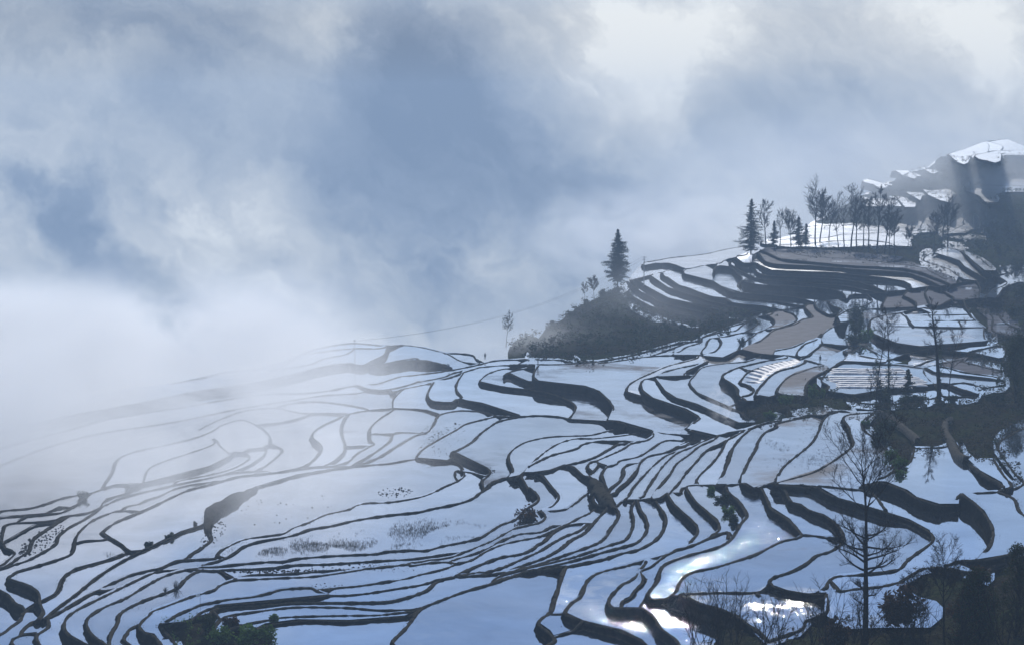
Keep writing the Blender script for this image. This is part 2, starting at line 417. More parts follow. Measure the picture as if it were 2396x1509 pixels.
(1,[-22,2131,286,1,-18,2157,285,2,-6,2178,285,4,20,2206,285,4,45,2232,285,2,72,2263,285,2,99,2300,285,2,121,2332,285,2,140,2357,285,2,146,2376,285,2,156,2435,285,2,161,2497,285,2,162,2555,285,2,170,2613,286,1]),
(1,[-9,2173,285,4,-11,2176,285,4,7,2198,285,4,33,2228,285,4,59,2278,283,1,87,2320,283,1,109,2358,283,1,121,2399,283,1,129,2446,283,1,139,2494,283,1,144,2537,283,1,142,2585,283,1]),
(1,[-62,2176,284,4,-63,2172,284,4,-38,2177,284,2,-12,2187,284,2,7,2227,282,0,40,2279,282,0,61,2330,282,0,76,2380,282,0,93,2419,282,0,104,2466,282,0,118,2529,282,3,130,2576,283,2,131,2582,283,2]),
(1,[-65,2174,284,4,-31,2203,281,1,-12,2227,281,1,7,2263,281,1,34,2317,281,1,52,2366,281,1,69,2405,281,1,86,2434,281,1,99,2481,281,1,99,2498,278,0]),
(1,[-68,2167,284,4,-49,2226,280,0,-29,2263,280,0,-9,2292,280,0,2,2298,280,0,14,2310,280,0,27,2337,280,0,32,2356,280,0,40,2375,280,0,49,2414,280,0,64,2460,280,4,74,2475,280,4,99,2486,281,2,105,2476,282,3]),
(1,[-67,2254,279,4,-50,2274,279,4,-33,2321,279,4,-13,2361,279,3,7,2384,279,3,35,2409,279,3,57,2450,280,4,69,2474,280,6,89,2529,278,6,103,2558,278,6,119,2596,278,6,140,2587,283,2,142,2583,283,2]),
(1,[-76,2272,277,5,-69,2298,275,3,-51,2322,275,3,-30,2355,276,3,-13,2399,276,3,2,2429,276,3,12,2442,276,3,36,2452,276,3,55,2489,276,3,69,2494,276,3,70,2511,272,9]),
(1,[-394,2275,267,12,-377,2284,268,12,-364,2287,268,8,-337,2301,268,8,-299,2316,268,8,-283,2316,268,8,-270,2331,268,8,-235,2346,268,8,-196,2355,268,8,-169,2361,268,8,-159,2372,268,8,-138,2378,268,8,-129,2381,268,8,-111,2378,268,8,-89,2405,268,8,-62,2430,268,8,-43,2453,268,8,-28,2497,268,8,-14,2539,268,8,1,2564,268,8,11,2597,268,8,20,2646,268,8,33,2685,268,8,38,2713,268,8,37,2745,268,8,25,2804,268,8,25,2788,268,8,19,2845,268,8,14,2899,268,8,17,2926,268,8,17,2930,267,9]),
(1,[-394,2275,267,12,-370,2263,269,1,-338,2265,270,2,-293,2272,270,2,-263,2289,270,2,-225,2294,270,2,-179,2307,270,2,-140,2318,270,2,-126,2321,270,2,-100,2336,270,2,-73,2352,270,2,-60,2351,272,5,-44,2380,272,5,-26,2415,272,5,-9,2461,272,5,4,2492,272,5,19,2509,272,5,37,2530,272,5,45,2566,272,5,44,2592,272,5,37,2627,268,0]),
(-1,[-353,2262,269,1,-340,2232,270,1,-321,2182,277,8]),
(1,[-323,2183,277,8,-314,2232,270,1,-269,2242,270,1,-214,2258,270,1,-174,2239,277,8,-124,2268,277,8,-124,2287,272,3,-98,2304,272,3,-73,2324,272,3,-60,2349,272,5]),
(1,[-361,2372,260,3,-376,2398,256,5,-377,2427,256,5,-372,2449,256,5,-354,2499,256,5,-330,2517,256,5,-309,2533,256,5,-299,2571,256,5,-283,2604,256,5,-262,2663,256,5,-233,2700,256,5,-226,2726,256,5,-212,2744,256,5,-181,2750,256,5,-138,2788,256,5,-120,2822,256,5,-101,2877,256,5,-86,2914,256,5,-75,2965,256,5,-79,3011,254,5,-89,3032,252,5,-90,2986,252,5,-85,2948,252,9]),
(1,[-377,2284,268,13,-382,2333,260,5,-369,2354,260,5,-361,2372,260,3,-354,2403,260,3,-349,2435,260,3,-332,2468,260,3,-304,2494,260,3,-288,2515,260,3,-273,2546,260,3,-248,2567,260,3,-216,2607,260,3,-174,2640,260,3,-132,2663,260,3,-114,2686,260,3,-86,2714,260,3,-61,2754,260,3,-46,2813,260,3,-34,2859,261,1,-37,2856,261,1,-24,2896,261,1,-8,2923,261,1,4,2887,267,1,14,2910,267,1,14,2899,268,0]),
(1,[-258,3078,252,2,-240,3116,251,0,-218,3189,251,0,-197,3294,251,0,-168,3409,250,2,-160,3415,250,2,-148,3496,250,2,-144,3582,250,2,-140,3644,250,1,-125,3679,250,1,-98,3703,250,1,-62,3686,250,1,-34,3605,255,6,-9,3551,261,11]),
(1,[-79,3011,254,3,-78,3006,254,3,-79,3025,254,2,-84,3075,254,2,-97,3108,254,2,-123,3107,255,3,-145,3126,255,3,-157,3136,255,5,-157,3179,255,5,-149,3239,255,5,-123,3349,255,5,-101,3434,255,5,-86,3500,255,5,-50,3564,255,5,-26,3595,255,6,7,3543,261,11]),
(1,[-42,2828,260,3,-45,2864,261,4,-46,2900,261,4,-41,2923,261,4,-35,2970,261,6,-39,3004,261,6,-53,3043,261,6,-79,3104,261,6,-94,3146,261,6,-101,3151,261,6,-92,3178,261,6,-71,3256,261,6,-56,3356,261,6,-40,3436,261,6,-23,3501,261,6,7,3543,261,6,23,3558,261,4]),
(1,[-79,2998,256,5,-79,3003,256,5,-66,2993,256,2,-39,2937,261,6,-37,2945,261,6]),
(-1,[-109,3107,255,3,-100,3126,255,1,-103,3184,255,0]),
(1,[-8,2923,261,1,0,2938,267,7,-1,2995,267,7,-6,3055,267,7,-3,3117,267,7,10,3182,267,7,28,3232,267,7,66,3278,267,7,104,3290,267,7,134,3296,267,7,158,3326,267,7,182,3366,267,7,191,3378,267,7,202,3332,279,12,203,3341,279,12]),
(1,[14,2908,268,0,16,2913,268,0,26,2957,272,5,41,3036,272,5,63,3130,272,5,86,3196,272,5,111,3230,272,5,139,3230,272,5,150,3236,272,5,194,3265,272,5,228,3294,272,5,228,3289,279,12]),
(1,[26,2949,274,6,44,3002,274,1,67,3058,274,1,89,3089,274,1,108,3121,274,1,118,3159,274,1,141,3187,274,1,189,3170,278,5,216,3148,281,9,237,3192,281,9,244,3263,279,9]),
(1,[35,2891,274,6,59,2915,274,2,76,2949,274,2,93,2952,278,4,129,3006,278,4,159,3089,278,4,182,3142,278,4,200,3131,281,7]),
(1,[131,2959,281,3,129,2953,281,3,157,3015,281,4,181,3072,281,4,196,3120,281,7,216,3148,281,9]),
(1,[37,2627,268,0,52,2635,272,4,62,2670,272,4,67,2710,272,4,64,2752,272,4,55,2812,272,4,47,2874,272,4,39,2897,272,4,17,2928,268,0]),
(1,[118,2707,280,8,125,2745,280,8,126,2771,280,8,120,2815,280,8,107,2854,278,5,96,2918,278,5,83,2958,274,2,75,2951,274,2]),
(1,[37,2627,268,9,53,2607,272,0,72,2617,272,0,91,2668,272,0,105,2720,272,0,117,2754,272,0,122,2657,283,3,127,2662,283,3]),
(1,[123,2861,280,2,118,2886,281,2,120,2938,281,2,131,2959,281,2,137,2926,281,2,150,2901,283,2,162,2920,283,2]),
(-1,[116,2836,278,5,128,2890,281,1,135,2936,281,0,134,2944,281,0]),
(1,[127,2662,283,3,136,2719,283,3,134,2787,283,3,135,2832,283,3,144,2887,283,2,151,2901,283,2]),
(1,[136,2658,283,0,136,2662,283,0,143,2712,285,1,157,2762,285,1,167,2824,285,1,171,2879,285,1,180,2907,285,1,197,2925,283,0,200,2935,283,0]),
(-1,[121,2691,280,7,114,2641,283,7,118,2595,283,7,132,2580,283,2]),
(1,[162,2920,283,2,169,2949,283,2,198,2984,283,2,224,3055,283,2,249,3130,283,2,262,3147,283,2,290,3137,284,3,307,3141,286,5,316,3113,290,9]),
(1,[136,2658,283,0,146,2671,285,1,152,2703,285,1,169,2762,285,1,188,2851,285,1,200,2935,283,0,219,2994,283,0,245,3024,283,0,276,3098,283,0,294,3137,284,3,296,3141,284,3]),
(1,[157,2609,286,4,155,2614,286,4,162,2637,286,3,173,2702,286,3,192,2787,286,3,219,2897,286,3,246,2985,286,3,264,3016,286,3,293,3092,286,3,322,3113,290,5,334,3117,294,4,335,3112,296,2]),
(1,[245,3024,283,0,248,3029,283,0,273,3060,286,2,301,3119,286,4,316,3113,290,4,329,3112,294,4,330,3108,294,4]),
(1,[170,2613,286,1,178,2612,290,4,191,2672,290,4,204,2739,290,4,234,2883,290,4,262,2981,290,4,288,3033,290,4,316,3097,290,4,336,3117,294,4,336,3123,294,4]),
(1,[192,2601,290,2,207,2659,296,6,231,2761,296,6,249,2851,296,6,274,2928,296,6,299,3010,296,6,326,3068,296,6,350,3129,296,2,377,3117,304,10]),
(1,[218,2593,300,4,216,2589,300,4,232,2650,301,5,255,2752,301,5,278,2843,301,5,304,2941,301,5,338,3007,304,8,359,3055,304,8,382,3117,304,10,383,3123,304,10]),
(1,[266,2620,306,2,263,2612,306,2,260,2656,304,4,267,2698,304,4,297,2805,304,4,322,2910,304,4,342,3012,304,8,355,3050,304,8,354,3043,304,8]),
(1,[282,2618,306,2,284,2616,306,2,297,2666,312,7,317,2772,312,7,336,2886,312,7,363,2999,312,7,387,3081,312,17,387,3087,312,17]),
(1,[314,2594,313,1,324,2642,321,9,344,2739,321,9,367,2843,321,9,379,2908,321,9,402,2997,321,9,428,3052,321,9,429,3078,321,9,462,3124,321,9,498,3166,321,9,499,3171,321,9]),
(-1,[556,3109,332,5,567,3161,327,9,553,3181,327,9,533,3171,327,9,519,3138,327,9,499,3175,321,9,470,3147,321,9,448,3172,312,9,434,3162,312,9,406,3121,312,9,387,3087,312,10,377,3117,304,10,331,3117,294,4]),
(1,[23,3558,261,4,3,3605,257,8,-24,3675,257,8,-52,3734,257,8,-83,3786,257,8,-108,3820,256,6,-121,3777,256,6,-154,3786,256,6,-166,3820,256,6,-173,3883,256,6,-173,3981,256,6,-169,4084,256,7]),
(1,[331,3117,294,4,286,3212,281,2,260,3230,281,2,236,3275,279,7,207,3330,279,12,185,3380,279,19,161,3484,263,2,112,3504,263,2,92,3547,261,4,48,3568,261,4,23,3558,261,4,-9,3551,261,11]),
(-1,[-140,3644,250,1,-172,3714,249,1,-184,3729,249,1,-235,3746,248,2,-287,3730,246,2,-317,3687,246,2]),
(1,[-525,2950,245,3,-531,2985,243,1,-483,3052,243,1,-460,3101,243,1,-448,3162,243,1,-446,3205,243,1,-454,3237,243,1,-472,3248,245,1,-485,3235,245,0]),
(-1,[-460,3043,245,2,-437,3126,243,1,-427,3183,243,1,-426,3265,243,1,-434,3293,245,2,-453,3282,245,2,-465,3246,245,3]),
(1,[-419,3065,245,3,-409,3127,243,1,-401,3211,243,1,-399,3276,243,1,-408,3310,243,1,-429,3328,245,3,-434,3293,245,3]),
(1,[-349,3041,253,9,-334,3117,250,6,-329,3256,250,6,-338,3312,250,6,-356,3371,250,6,-361,3445,250,6,-351,3521,250,6,-329,3615,250,6,-317,3687,246,2]),
(-1,[-306,3066,253,3,-293,3148,250,2,-287,3223,250,2,-292,3301,250,4,-302,3371,250,4,-314,3470,250,4,-320,3601,250,4,-317,3687,246,2]),
(1,[-290,3068,253,5,-271,3138,249,1,-265,3202,249,1,-249,3279,249,3,-242,3314,249,3,-249,3337,249,3,-257,3409,249,3,-262,3505,248,2,-253,3611,248,2,-234,3738,248,4,-236,3774,244,9]),
(1,[-263,3075,252,2,-244,3162,251,1,-224,3272,251,1,-215,3341,251,1,-214,3413,251,3,-204,3431,251,3,-169,3427,250,3,-157,3433,250,3,-157,3428,250,9]),
(1,[-292,3301,250,4,-290,3284,250,4,-250,3293,249,2,-249,3279,249,1]),
(1,[-257,3409,249,3,-252,3421,249,1,-214,3413,251,3]),
(1,[-733,4070,254,35,-677,4181,254,35,-643,4275,254,35,-577,4324,254,35,-542,4481,249,35,-513,4633,252,35,-485,4750,252,35,-427,4852,252,35,-403,4866,252,35,-371,4847,252,35,-319,4810,252,35,-278,4894,243,35,-238,4857,243,35,-203,4797,243,35,-161,4704,243,35,-120,4550,243,1,-77,4466,248,4,-77,4454,248,4]),
(1,[-168,4723,243,35,-167,4709,243,35,-146,4722,243,35,-102,4688,243,35,-87,4599,243,35,-67,4481,248,35,-70,4468,248,5]),
(1,[-533,4324,254,4,-524,4481,252,35,-509,4622,252,35,-465,4678,252,0,-417,4736,252,0,-390,4737,254,2,-336,4732,254,2,-315,4780,254,35,-318,4792,254,35]),
(1,[-562,4404,249,35,-550,4304,254,4,-533,4324,254,4,-496,4363,254,2,-465,4424,254,2,-449,4519,254,2,-405,4606,254,2,-395,4732,254,2,-397,4734,254,2]),
(1,[-316,4798,252,8,-312,4732,254,10,-311,4595,254,10,-329,4487,254,10,-349,4394,254,10,-382,4428,254,10,-412,4394,254,10,-444,4343,254,10,-491,4218,254,10,-547,4100,254,10,-604,4013,254,10,-664,3936,254,10,-741,3780,254,10,-823,3653,254,10,-901,3502,254,10,-971,3414,244,35,-1758,5440,-110,9]),
(1,[-349,4394,254,10,-313,4482,244,0,-295,4514,244,0,-272,4567,244,0,-238,4610,244,0,-234,4610,244,0,-205,4482,244,0,-147,4349,248,4,-147,4339,248,4]),
(-1,[-1014,2955,244,9,-933,3067,244,9,-894,3297,244,0,-826,3488,244,0,-771,3645,244,0,-665,3788,244,0,-569,3927,244,0,-510,3984,244,0,-443,3992,244,0,-390,4033,244,0,-339,4111,244,0,-301,4107,248,4,-265,4197,248,4,-246,4243,248,4,-228,4253,248,4]),
(-1,[-339,4111,244,0,-305,4030,248,4,-281,4013,248,4]),
(1,[-228,4253,248,4,-147,4339,248,4,-77,4454,248,5,-37,4530,248,35,14,4545,248,9,58,4378,269,9,112,4361,269,9,138,4239,279,9,183,4265,279,9,181,4246,279,9]),
(1,[-966,2815,244,9,-889,2917,244,8,-848,3125,244,0,-810,3319,244,0,-759,3452,244,0,-647,3590,244,0,-546,3764,244,0,-491,3839,244,0,-453,3886,244,0,-394,3958,244,0,-329,3990,244,0,-308,4015,244,0,-281,4013,248,4,-252,4030,249,1,-204,4143,249,1,-208,4134,249,1,-154,4216,249,1,-121,4311,249,1,-73,4330,257,9,-11,4364,257,9,61,4206,279,10,157,4226,279,9,207,4265,279,9,192,4221,279,9,252,4284,279,2,315,4349,279,2,371,4368,280,0,392,4328,285,6]),
(1,[-259,4030,248,4,-250,3963,249,4,-229,4028,249,0,-217,4045,249,0,-185,4097,249,0,-147,4137,256,7,-109,4237,257,9,-73,4330,257,9]),
(1,[13,4373,257,9,14,4385,257,9,38,4357,269,9,39,4375,269,9]),
(1,[-235,3759,246,9,-242,3865,249,5,-238,3945,249,5,-231,4019,249,0,-229,4028,249,0]),
(1,[-108,3820,256,6,-102,3840,257,1,-112,3904,257,1,-118,4020,257,1,-114,4144,257,1,-109,4228,257,8,-109,4237,257,8]),
(1,[107,3510,263,2,107,3517,263,6,120,3620,263,6,122,3692,263,6,108,3767,263,6,78,3852,263,6,34,3909,263,6,-21,3959,263,6,-56,4010,263,6,-68,4036,263,6,-66,4080,263,6,-46,4190,263,6,-11,4257,263,6,37,4229,271,10,61,4200,279,9,61,4206,279,9]),
(1,[57,3924,279,16,55,3970,271,8,35,3984,271,8,13,4040,271,8,-8,4103,271,8,-17,4079,271,8,-4,4140,271,8,25,4191,271,10,55,4162,279,10,58,4177,279,10]),
(1,[177,3487,263,2,175,3484,263,2,187,3512,279,16,188,3610,279,16,180,3699,279,16,167,3792,279,16,147,3840,279,16,100,3881,279,16,57,3924,279,16,48,3958,279,10,47,4064,279,10,58,4177,279,10]),
(1,[286,3212,281,9,296,3227,290,10,315,3269,294,15,329,3319,294,15,325,3351,294,15,313,3416,294,15,290,3484,294,15,268,3562,294,15,256,3628,294,8,254,3712,294,8,259,3793,294,8,274,3846,294,8,296,3847,299,13,312,3891,302,16,352,3962,302,16,394,4027,302,16,435,4207,286,0]),
(1,[267,3712,279,9,259,3633,286,7,240,3663,286,7,226,3709,286,7,234,3804,286,7,257,3895,286,7,297,4009,286,7,343,4129,286,7,399,4227,286,7,417,4267,286,7,424,4317,286,1]),
(-1,[296,3227,290,10,308,3157,294,5,331,3120,294,9]),
(1,[411,3130,312,9,408,3109,312,9,414,3211,299,9,390,3225,299,5,379,3262,299,5,359,3337,299,5,350,3389,299,5,328,3471,299,5,303,3549,299,5,294,3630,299,5,291,3732,299,5,291,3868,294,8,292,3873,294,8]),
(-1,[292,3873,294,8,292,3839,299,8,324,3817,302,3,349,3834,302,3,365,3842,301,15,369,3839,301,15]),
(1,[418,3242,294,9,408,3286,299,9,405,3350,299,9,391,3401,301,2,374,3476,301,2,356,3555,301,2,349,3645,301,2,351,3747,301,2,369,3839,301,15,382,3908,301,15,406,3989,301,15,450,4039,301,15,500,4073,301,15,544,4161,301,15,549,4172,306,5]),
(-1,[349,3834,302,3,352,3865,302,16,374,3935,302,16,415,4148,286,0,435,4207,286,0]),
(1,[421,3379,316,9,418,3368,316,9,417,3409,316,9,414,3467,314,12,422,3555,314,12,419,3647,314,12,413,3703,314,12,417,3752,314,12,439,3820,314,12,466,3882,314,12,507,3950,313,12,546,4006,313,12,585,4044,313,12,591,4096,312,11]),
(1,[418,3499,301,9,419,3441,316,2,431,3453,316,2,449,3521,316,2,448,3568,316,2,443,3605,316,2,437,3617,316,2,452,3705,316,2,472,3784,316,2,504,3852,316,3,538,3909,316,3,570,3952,316,3,609,3997,316,3]),
(1,[466,3882,314,12,477,3811,316,3,484,3803,316,3,488,3822,316,3]),
(1,[437,3378,316,9,443,3436,323,7,455,3494,323,7,473,3565,323,7,495,3652,323,7,531,3756,323,7,567,3811,323,7,598,3881,323,7,607,3925,323,7]),
(1,[522,3369,327,9,508,3357,328,9,487,3368,328,9,477,3396,328,6,482,3441,328,6,495,3499,328,6,518,3584,328,6,540,3647,328,6,567,3699,328,6,601,3766,328,6,621,3786,328,12]),
(1,[477,3396,328,6,480,3414,323,9,458,3376,323,9,445,3398,323,9,437,3392,323,9,438,3404,323,7]),
(1,[437,3378,316,9,416,3381,316,9,415,3474,305,9]),
(1,[848,4705,326,0,807,4663,326,1,806,4740,307,1,757,4600,307,1,726,4468,307,1,692,4258,317,1,658,4142,317,1,624,4040,317,1,591,4096,312,5,563,4165,306,11,543,4181,306,11,531,4328,297,11,521,4352,293,6,473,4218,293,6,445,4224,293,6,429,4314,286,6,392,4326,285,6]),
(-1,[609,3997,316,3,623,4032,317,1,624,4040,317,1]),
(1,[436,4323,286,1,435,4305,289,3,455,4319,293,3,475,4386,293,3,499,4528,293,3,502,4612,293,8,504,4631,293,8]),
(1,[433,4297,289,3,436,4364,289,4,456,4468,289,4,475,4595,289,4,490,4642,289,4,513,4641,293,8,564,4719,293,8,586,4743,293,8,599,4684,297,8,632,4754,297,8,658,4713,306,9,654,4697,306,9]),
(1,[371,4368,280,0,369,4372,280,0,385,4393,285,5,414,4497,285,5,455,4588,285,5,468,4682,285,9,499,4760,285,9,539,4831,285,2,562,4841,285,2,599,4968,285,2,616,5034,285,9,655,5148,285,9,653,5144,285,9]),
(1,[315,4349,279,2,353,4439,280,2,388,4527,280,2,431,4636,280,9,447,4655,280,9]),
(1,[196,4261,279,9,235,4322,278,9,257,4354,278,9,314,4455,278,9,348,4525,278,9,383,4588,278,9,419,4645,280,9,447,4655,280,9,476,4721,285,9,514,4821,285,9,550,4926,283,9,598,5034,283,9,629,5090,285,9,656,5125,289,9,665,5161,289,9,695,5146,297,9,725,5243,297,8,765,5281,299,2,814,5351,302,3,844,5361,309,3,893,5399,312,3,933,5300,327,6]),
(1,[572,4730,293,8,600,4820,289,4,634,4936,289,4,652,5046,289,4,653,5103,289,4,656,5125,289,9]),
(1,[609,4702,297,8,609,4694,297,8,637,4774,297,8,666,4866,297,8,687,4974,297,8,693,5065,297,8,695,5185,289,9,695,5201,289,9]),
(1,[529,4367,293,6,529,4345,297,9,564,4391,306,9,603,4518,306,9,636,4643,306,9,662,4713,306,9,695,4796,306,9,742,4965,299,2,758,5067,299,2,761,5174,299,2,751,5232,299,2,755,5256,299,0]),
(1,[521,4352,293,6,554,4503,297,5,591,4635,297,5,608,4704,297,8]),
(1,[574,4159,306,5,581,4183,312,6,623,4241,312,6,664,4335,312,6,712,4442,312,6,746,4580,307,6,741,4535,307,9]),
(1,[607,4034,317,4,617,4110,317,5,641,4207,317,5,660,4275,317,5,699,4362,317,9,727,4477,307,9,726,4468,307,9]),
(1,[692,4258,317,1,695,4277,316,8,732,4163,326,8,744,4146,326,0,731,4114,326,0]),
(1,[607,3925,323,7,625,3853,323,7,626,3752,328,4,621,3725,328,2]),
(1,[650,4706,306,9,646,4683,306,9,714,4806,306,7,756,4936,306,7,785,4981,306,7,802,5121,306,7,809,5244,306,7,830,5346,306,4,855,5374,309,3]),
(1,[834,4868,326,14,854,5011,312,6,837,4988,312,6,830,5058,312,6,833,5204,312,6,849,5332,312,6,851,5345,312,10]),
(1,[834,4868,326,14,873,5047,321,9,869,5157,321,9,895,5399,312,3]),
(-1,[933,5300,327,6,977,5437,327,6,1020,5437,327,6,1028,5413,332,7,1055,5358,340,11,1125,5420,340,11,1183,5442,349,11,1197,5307,361,12,1267,5449,356,12,1353,5562,356,12,1384,5527,366,13,1427,5641,366,13,1502,5765,362,5,1569,5841,362,9,1836,5988,365,9]),
(1,[818,4801,326,20,868,4949,326,5,899,5025,325,4,923,5061,325,4,976,5186,325,4,1001,5290,325,4,1015,5423,327,4,1020,5437,327,1]),
(-1,[853,5004,306,9,805,4673,326,18,810,4652,326,18,807,4663,326,18]),
(-1,[1301,5564,348,9,1252,5478,367,9,1258,5639,367,9,1267,5774,367,9,1281,5935,367,9,1228,6104,367,9,1182,6222,367,9,1129,6312,367,9,1049,6409,367,9,1002,6473,367,9,978,6607,367,9,988,6841,367,9,984,6877,373,6,940,6844,373,6]),
(1,[1211,5273,367,19,1217,5282,367,19,1226,5416,367,7,1228,5606,367,7,1228,5723,367,7,1209,5880,367,7,1148,5971,367,7,1077,6020,367,7,970,6174,367,7,911,6243,367,7,892,6366,367,7,890,6607,367,7,884,6791,368,7]),
(1,[1197,5307,361,18,1206,5502,361,12,1208,5678,361,12,1202,5796,361,12,1128,5866,361,12,1062,5937,361,12,1031,6047,361,12,959,6104,361,12,863,6161,361,12,841,6240,361,12,843,6404,361,12,857,6651,368,19,856,6646,368,19]),
(1,[1151,5394,349,11,1153,5392,349,11,1129,5378,349,11,1144,5466,349,8,1156,5619,349,8,1138,5715,349,8,1092,5815,349,8,1053,5883,349,8,1005,5970,349,8,919,6017,349,8,822,6097,349,8,815,6249,349,8,813,6388,349,8,780,6401,349,16,773,6513,349,16,777,6620,349,22,801,6776,349,53]),
(1,[1055,5358,340,11,1056,5449,340,8,1052,5599,340,8,1030,5757,340,8,983,5839,340,8,926,5889,340,8,832,5930,340,8,790,5993,340,8,788,6174,340,8,809,6447,340,8,803,6402,349,9]),
(1,[1054,5437,332,7,1060,5456,332,7,1034,5485,332,6,992,5665,332,6,908,5775,332,6,841,5850,332,6,784,5906,332,6,763,5991,332,6,755,6151,332,6,752,6377,332,6,752,6558,332,6,775,6728,332,6,796,6731,349,53]),
(1,[935,5356,321,12,929,5300,327,12,948,5437,327,17,950,5567,327,17,925,5642,327,17,872,5709,327,17,754,5781,327,17,726,5846,327,17,728,5962,327,17,736,6122,311,8,701,5922,311,8,690,5691,309,8]),
(1,[855,5374,309,3,840,5496,309,8,817,5558,309,8,738,5653,309,8,690,5691,309,8,666,5704,311,10,652,5858,311,12,642,6088,311,12,617,6245,311,12,594,6355,311,12,581,6430,311,12,585,6507,311,12,609,6647,311,16]),
(1,[819,5383,299,0,812,5338,302,3,800,5390,302,3,781,5438,302,3,744,5511,302,3,696,5558,302,3,652,5652,302,3,651,5846,302,3,655,5812,311,10]),
(1,[755,5256,299,2,733,5319,299,10,703,5383,299,10,671,5417,299,10,631,5509,299,10,630,5609,299,10,600,5686,299,10,576,5820,299,10,559,5976,299,10,536,6108,299,10,526,6315,299,10,516,6519,299,10,515,6596,299,14,527,6655,299,14,534,6678,299,14]),
(1,[690,5691,309,8,704,5922,311,8,728,6030,327,15,735,6208,327,15,742,6515,327,15,717,6576,327,15,689,6475,327,16,672,6358,327,16,721,6702,327,31,716,6674,327,31]),
(1,[666,5298,289,9,636,5490,289,10,585,5655,289,10,562,5814,289,10,526,5999,289,10,507,6095,289,10,493,6298,289,10,481,6478,289,10,481,6629,289,9,494,6687,289,4,491,6663,289,4]),
(1,[613,5453,279,9,567,5558,279,12,535,5667,279,12,485,5853,279,12,463,6053,279,12,444,6317,279,12,433,6494,279,12,426,6510,285,6,438,6566,285,6,435,6564,285,6]),
(1,[559,5525,267,20,520,5630,267,11,486,5740,267,11,453,5912,267,11,440,6095,267,11,424,6190,267,11,415,6391,267,11,406,6568,267,11,389,6437,285,29]),
(1,[524,5538,256,8,486,5615,256,8,443,5777,256,8,419,5875,256,8,407,6007,256,8,382,6224,256,9]),
(1,[546,5387,246,9,495,5498,248,9,469,5598,248,9,428,5650,248,9,405,5756,248,9,384,5952,248,9]),
(1,[399,6733,256,35,395,6726,256,35,411,6794,256,35,424,6536,285,18,481,6681,285,6,530,6767,289,6,562,6756,299,14,609,6647,311,16,691,6813,311,16,727,6702,327,31,768,6855,327,31,796,6731,349,53,828,6799,349,53,801,6776,349,53,828,6799,349,53,858,6940,349,53]),
(1,[498,7190,296,35,550,7283,296,35,623,7452,296,35,721,7578,296,35,795,7708,296,35,854,7870,296,35,939,8067,296,35,993,8155,296,35]),
(-1,[493,7231,285,35,488,7032,296,11,562,7144,296,11,609,6647,311,16]),
(1,[1332,5534,356,8,1327,5525,356,8,1342,5717,356,9,1370,5941,356,9,1379,6014,356,9,1381,6183,356,9,1380,6383,356,9,1426,6596,356,9]),
(1,[1361,5463,369,16,1360,5471,369,16,1371,5609,372,16,1389,5779,372,16,1411,5960,372,16,1443,6153,372,16,1457,6358,372,16,1503,6801,356,9,1426,6596,356,9]),
(-1,[1427,5641,366,13,1380,5575,387,15,1409,5786,387,15,1482,6217,387,15,1563,6670,372,9,1563,6837,372,9,1454,6578,372,9,1449,6555,372,9]),
(1,[1563,6837,372,9,1578,6670,372,9,1563,6555,372,9,1487,6053,387,9,1431,5679,387,9,1471,5755,362,9,1481,5794,357,9]),
(1,[1247,5084,348,9,1297,5273,353,8,1335,5447,353,8,1354,5556,356,8,1353,5562,356,8]),
(1,[1265,5084,353,9,1301,5159,362,10,1403,5403,362,10,1433,5606,362,10,1427,5641,366,13]),
(-1,[1247,5084,348,9,1265,5084,353,9,1258,4949,362,9,1355,5243,362,9,1421,5388,362,9,1464,5449,362,9,1747,5696,362,9]),
(1,[1103,4925,342,9,1179,5084,348,6,1191,5190,348,6,1214,5385,348,6,1231,5458,348,9]),
(1,[1089,4961,342,4,1114,5098,342,4,1153,5312,342,4,1184,5436,349,6,1183,5442,349,11]),
(1,[1053,4949,338,12,1061,4997,338,9,1076,5071,338,9,1085,5200,338,9,1087,5280,338,9,1124,5415,340,2]),
(1,[970,4988,329,3,972,5010,329,4,1061,5385,329,4,1082,5493,329,9]),
(-1,[868,4949,326,5,890,4949,326,0,945,5008,326,0,1008,4998,329,3,1055,5022,329,3,1089,4961,342,9,1103,4925,342,9,1173,5059,348,9,1194,5033,348,9,1247,5084,348,9]),
(-1,[885,4666,335,9,924,4741,335,9,982,4808,335,9,1011,4864,335,9,1050,4934,335,9,1069,4919,338,9,1103,4925,342,9]),
(1,[982,4808,335,9,975,4709,335,9,948,4521,339,2,937,4438,339,2,934,4437,339,2]),
(1,[1104,4437,336,9,1030,4419,339,2,973,4431,339,2,931,4456,337,2,881,4468,337,2,860,4575,326,0]),
(1,[839,4464,337,11,867,4603,335,9,885,4666,335,9]),
(1,[975,4709,335,9,977,4720,335,9,1038,4729,337,9,1081,4733,337,9,1145,4750,337,9,1145,4755,337,9]),
(1,[958,4587,337,2,961,4580,337,2,1026,4578,339,2,1113,4584,339,9,1123,4624,337,9]),
(1,[1072,4581,339,2,1073,4578,339,2,1044,4421,339,2,1042,4418,339,2]),
(1,[1194,5033,348,9,1165,4874,341,9,1129,4668,339,9,1108,4519,337,9,1100,4421,337,9]),
(1,[1054,4206,331,9,977,4110,337,6,920,4061,337,6,882,4034,337,14]),
(1,[882,4034,337,11,843,4082,337,11,824,4152,337,11,818,4238,337,11,821,4328,337,11,843,4487,335,9]),
(1,[1096,4406,339,9,1066,4291,337,9,1044,4186,337,9,1054,4206,331,9,1057,4119,330,9]),
(1,[1017,3933,323,9,983,3939,330,6,967,3977,330,6,938,3995,331,8,911,4018,331,8,887,4050,331,8,882,4034,337,11]),
(-1,[956,3976,331,8,957,3987,331,8,999,4050,331,2,1057,4119,330,9,1060,4087,330,9,1012,3915,326,9]),
(1,[1150,4554,330,9,1156,4574,330,9,1195,4584,330,9]),
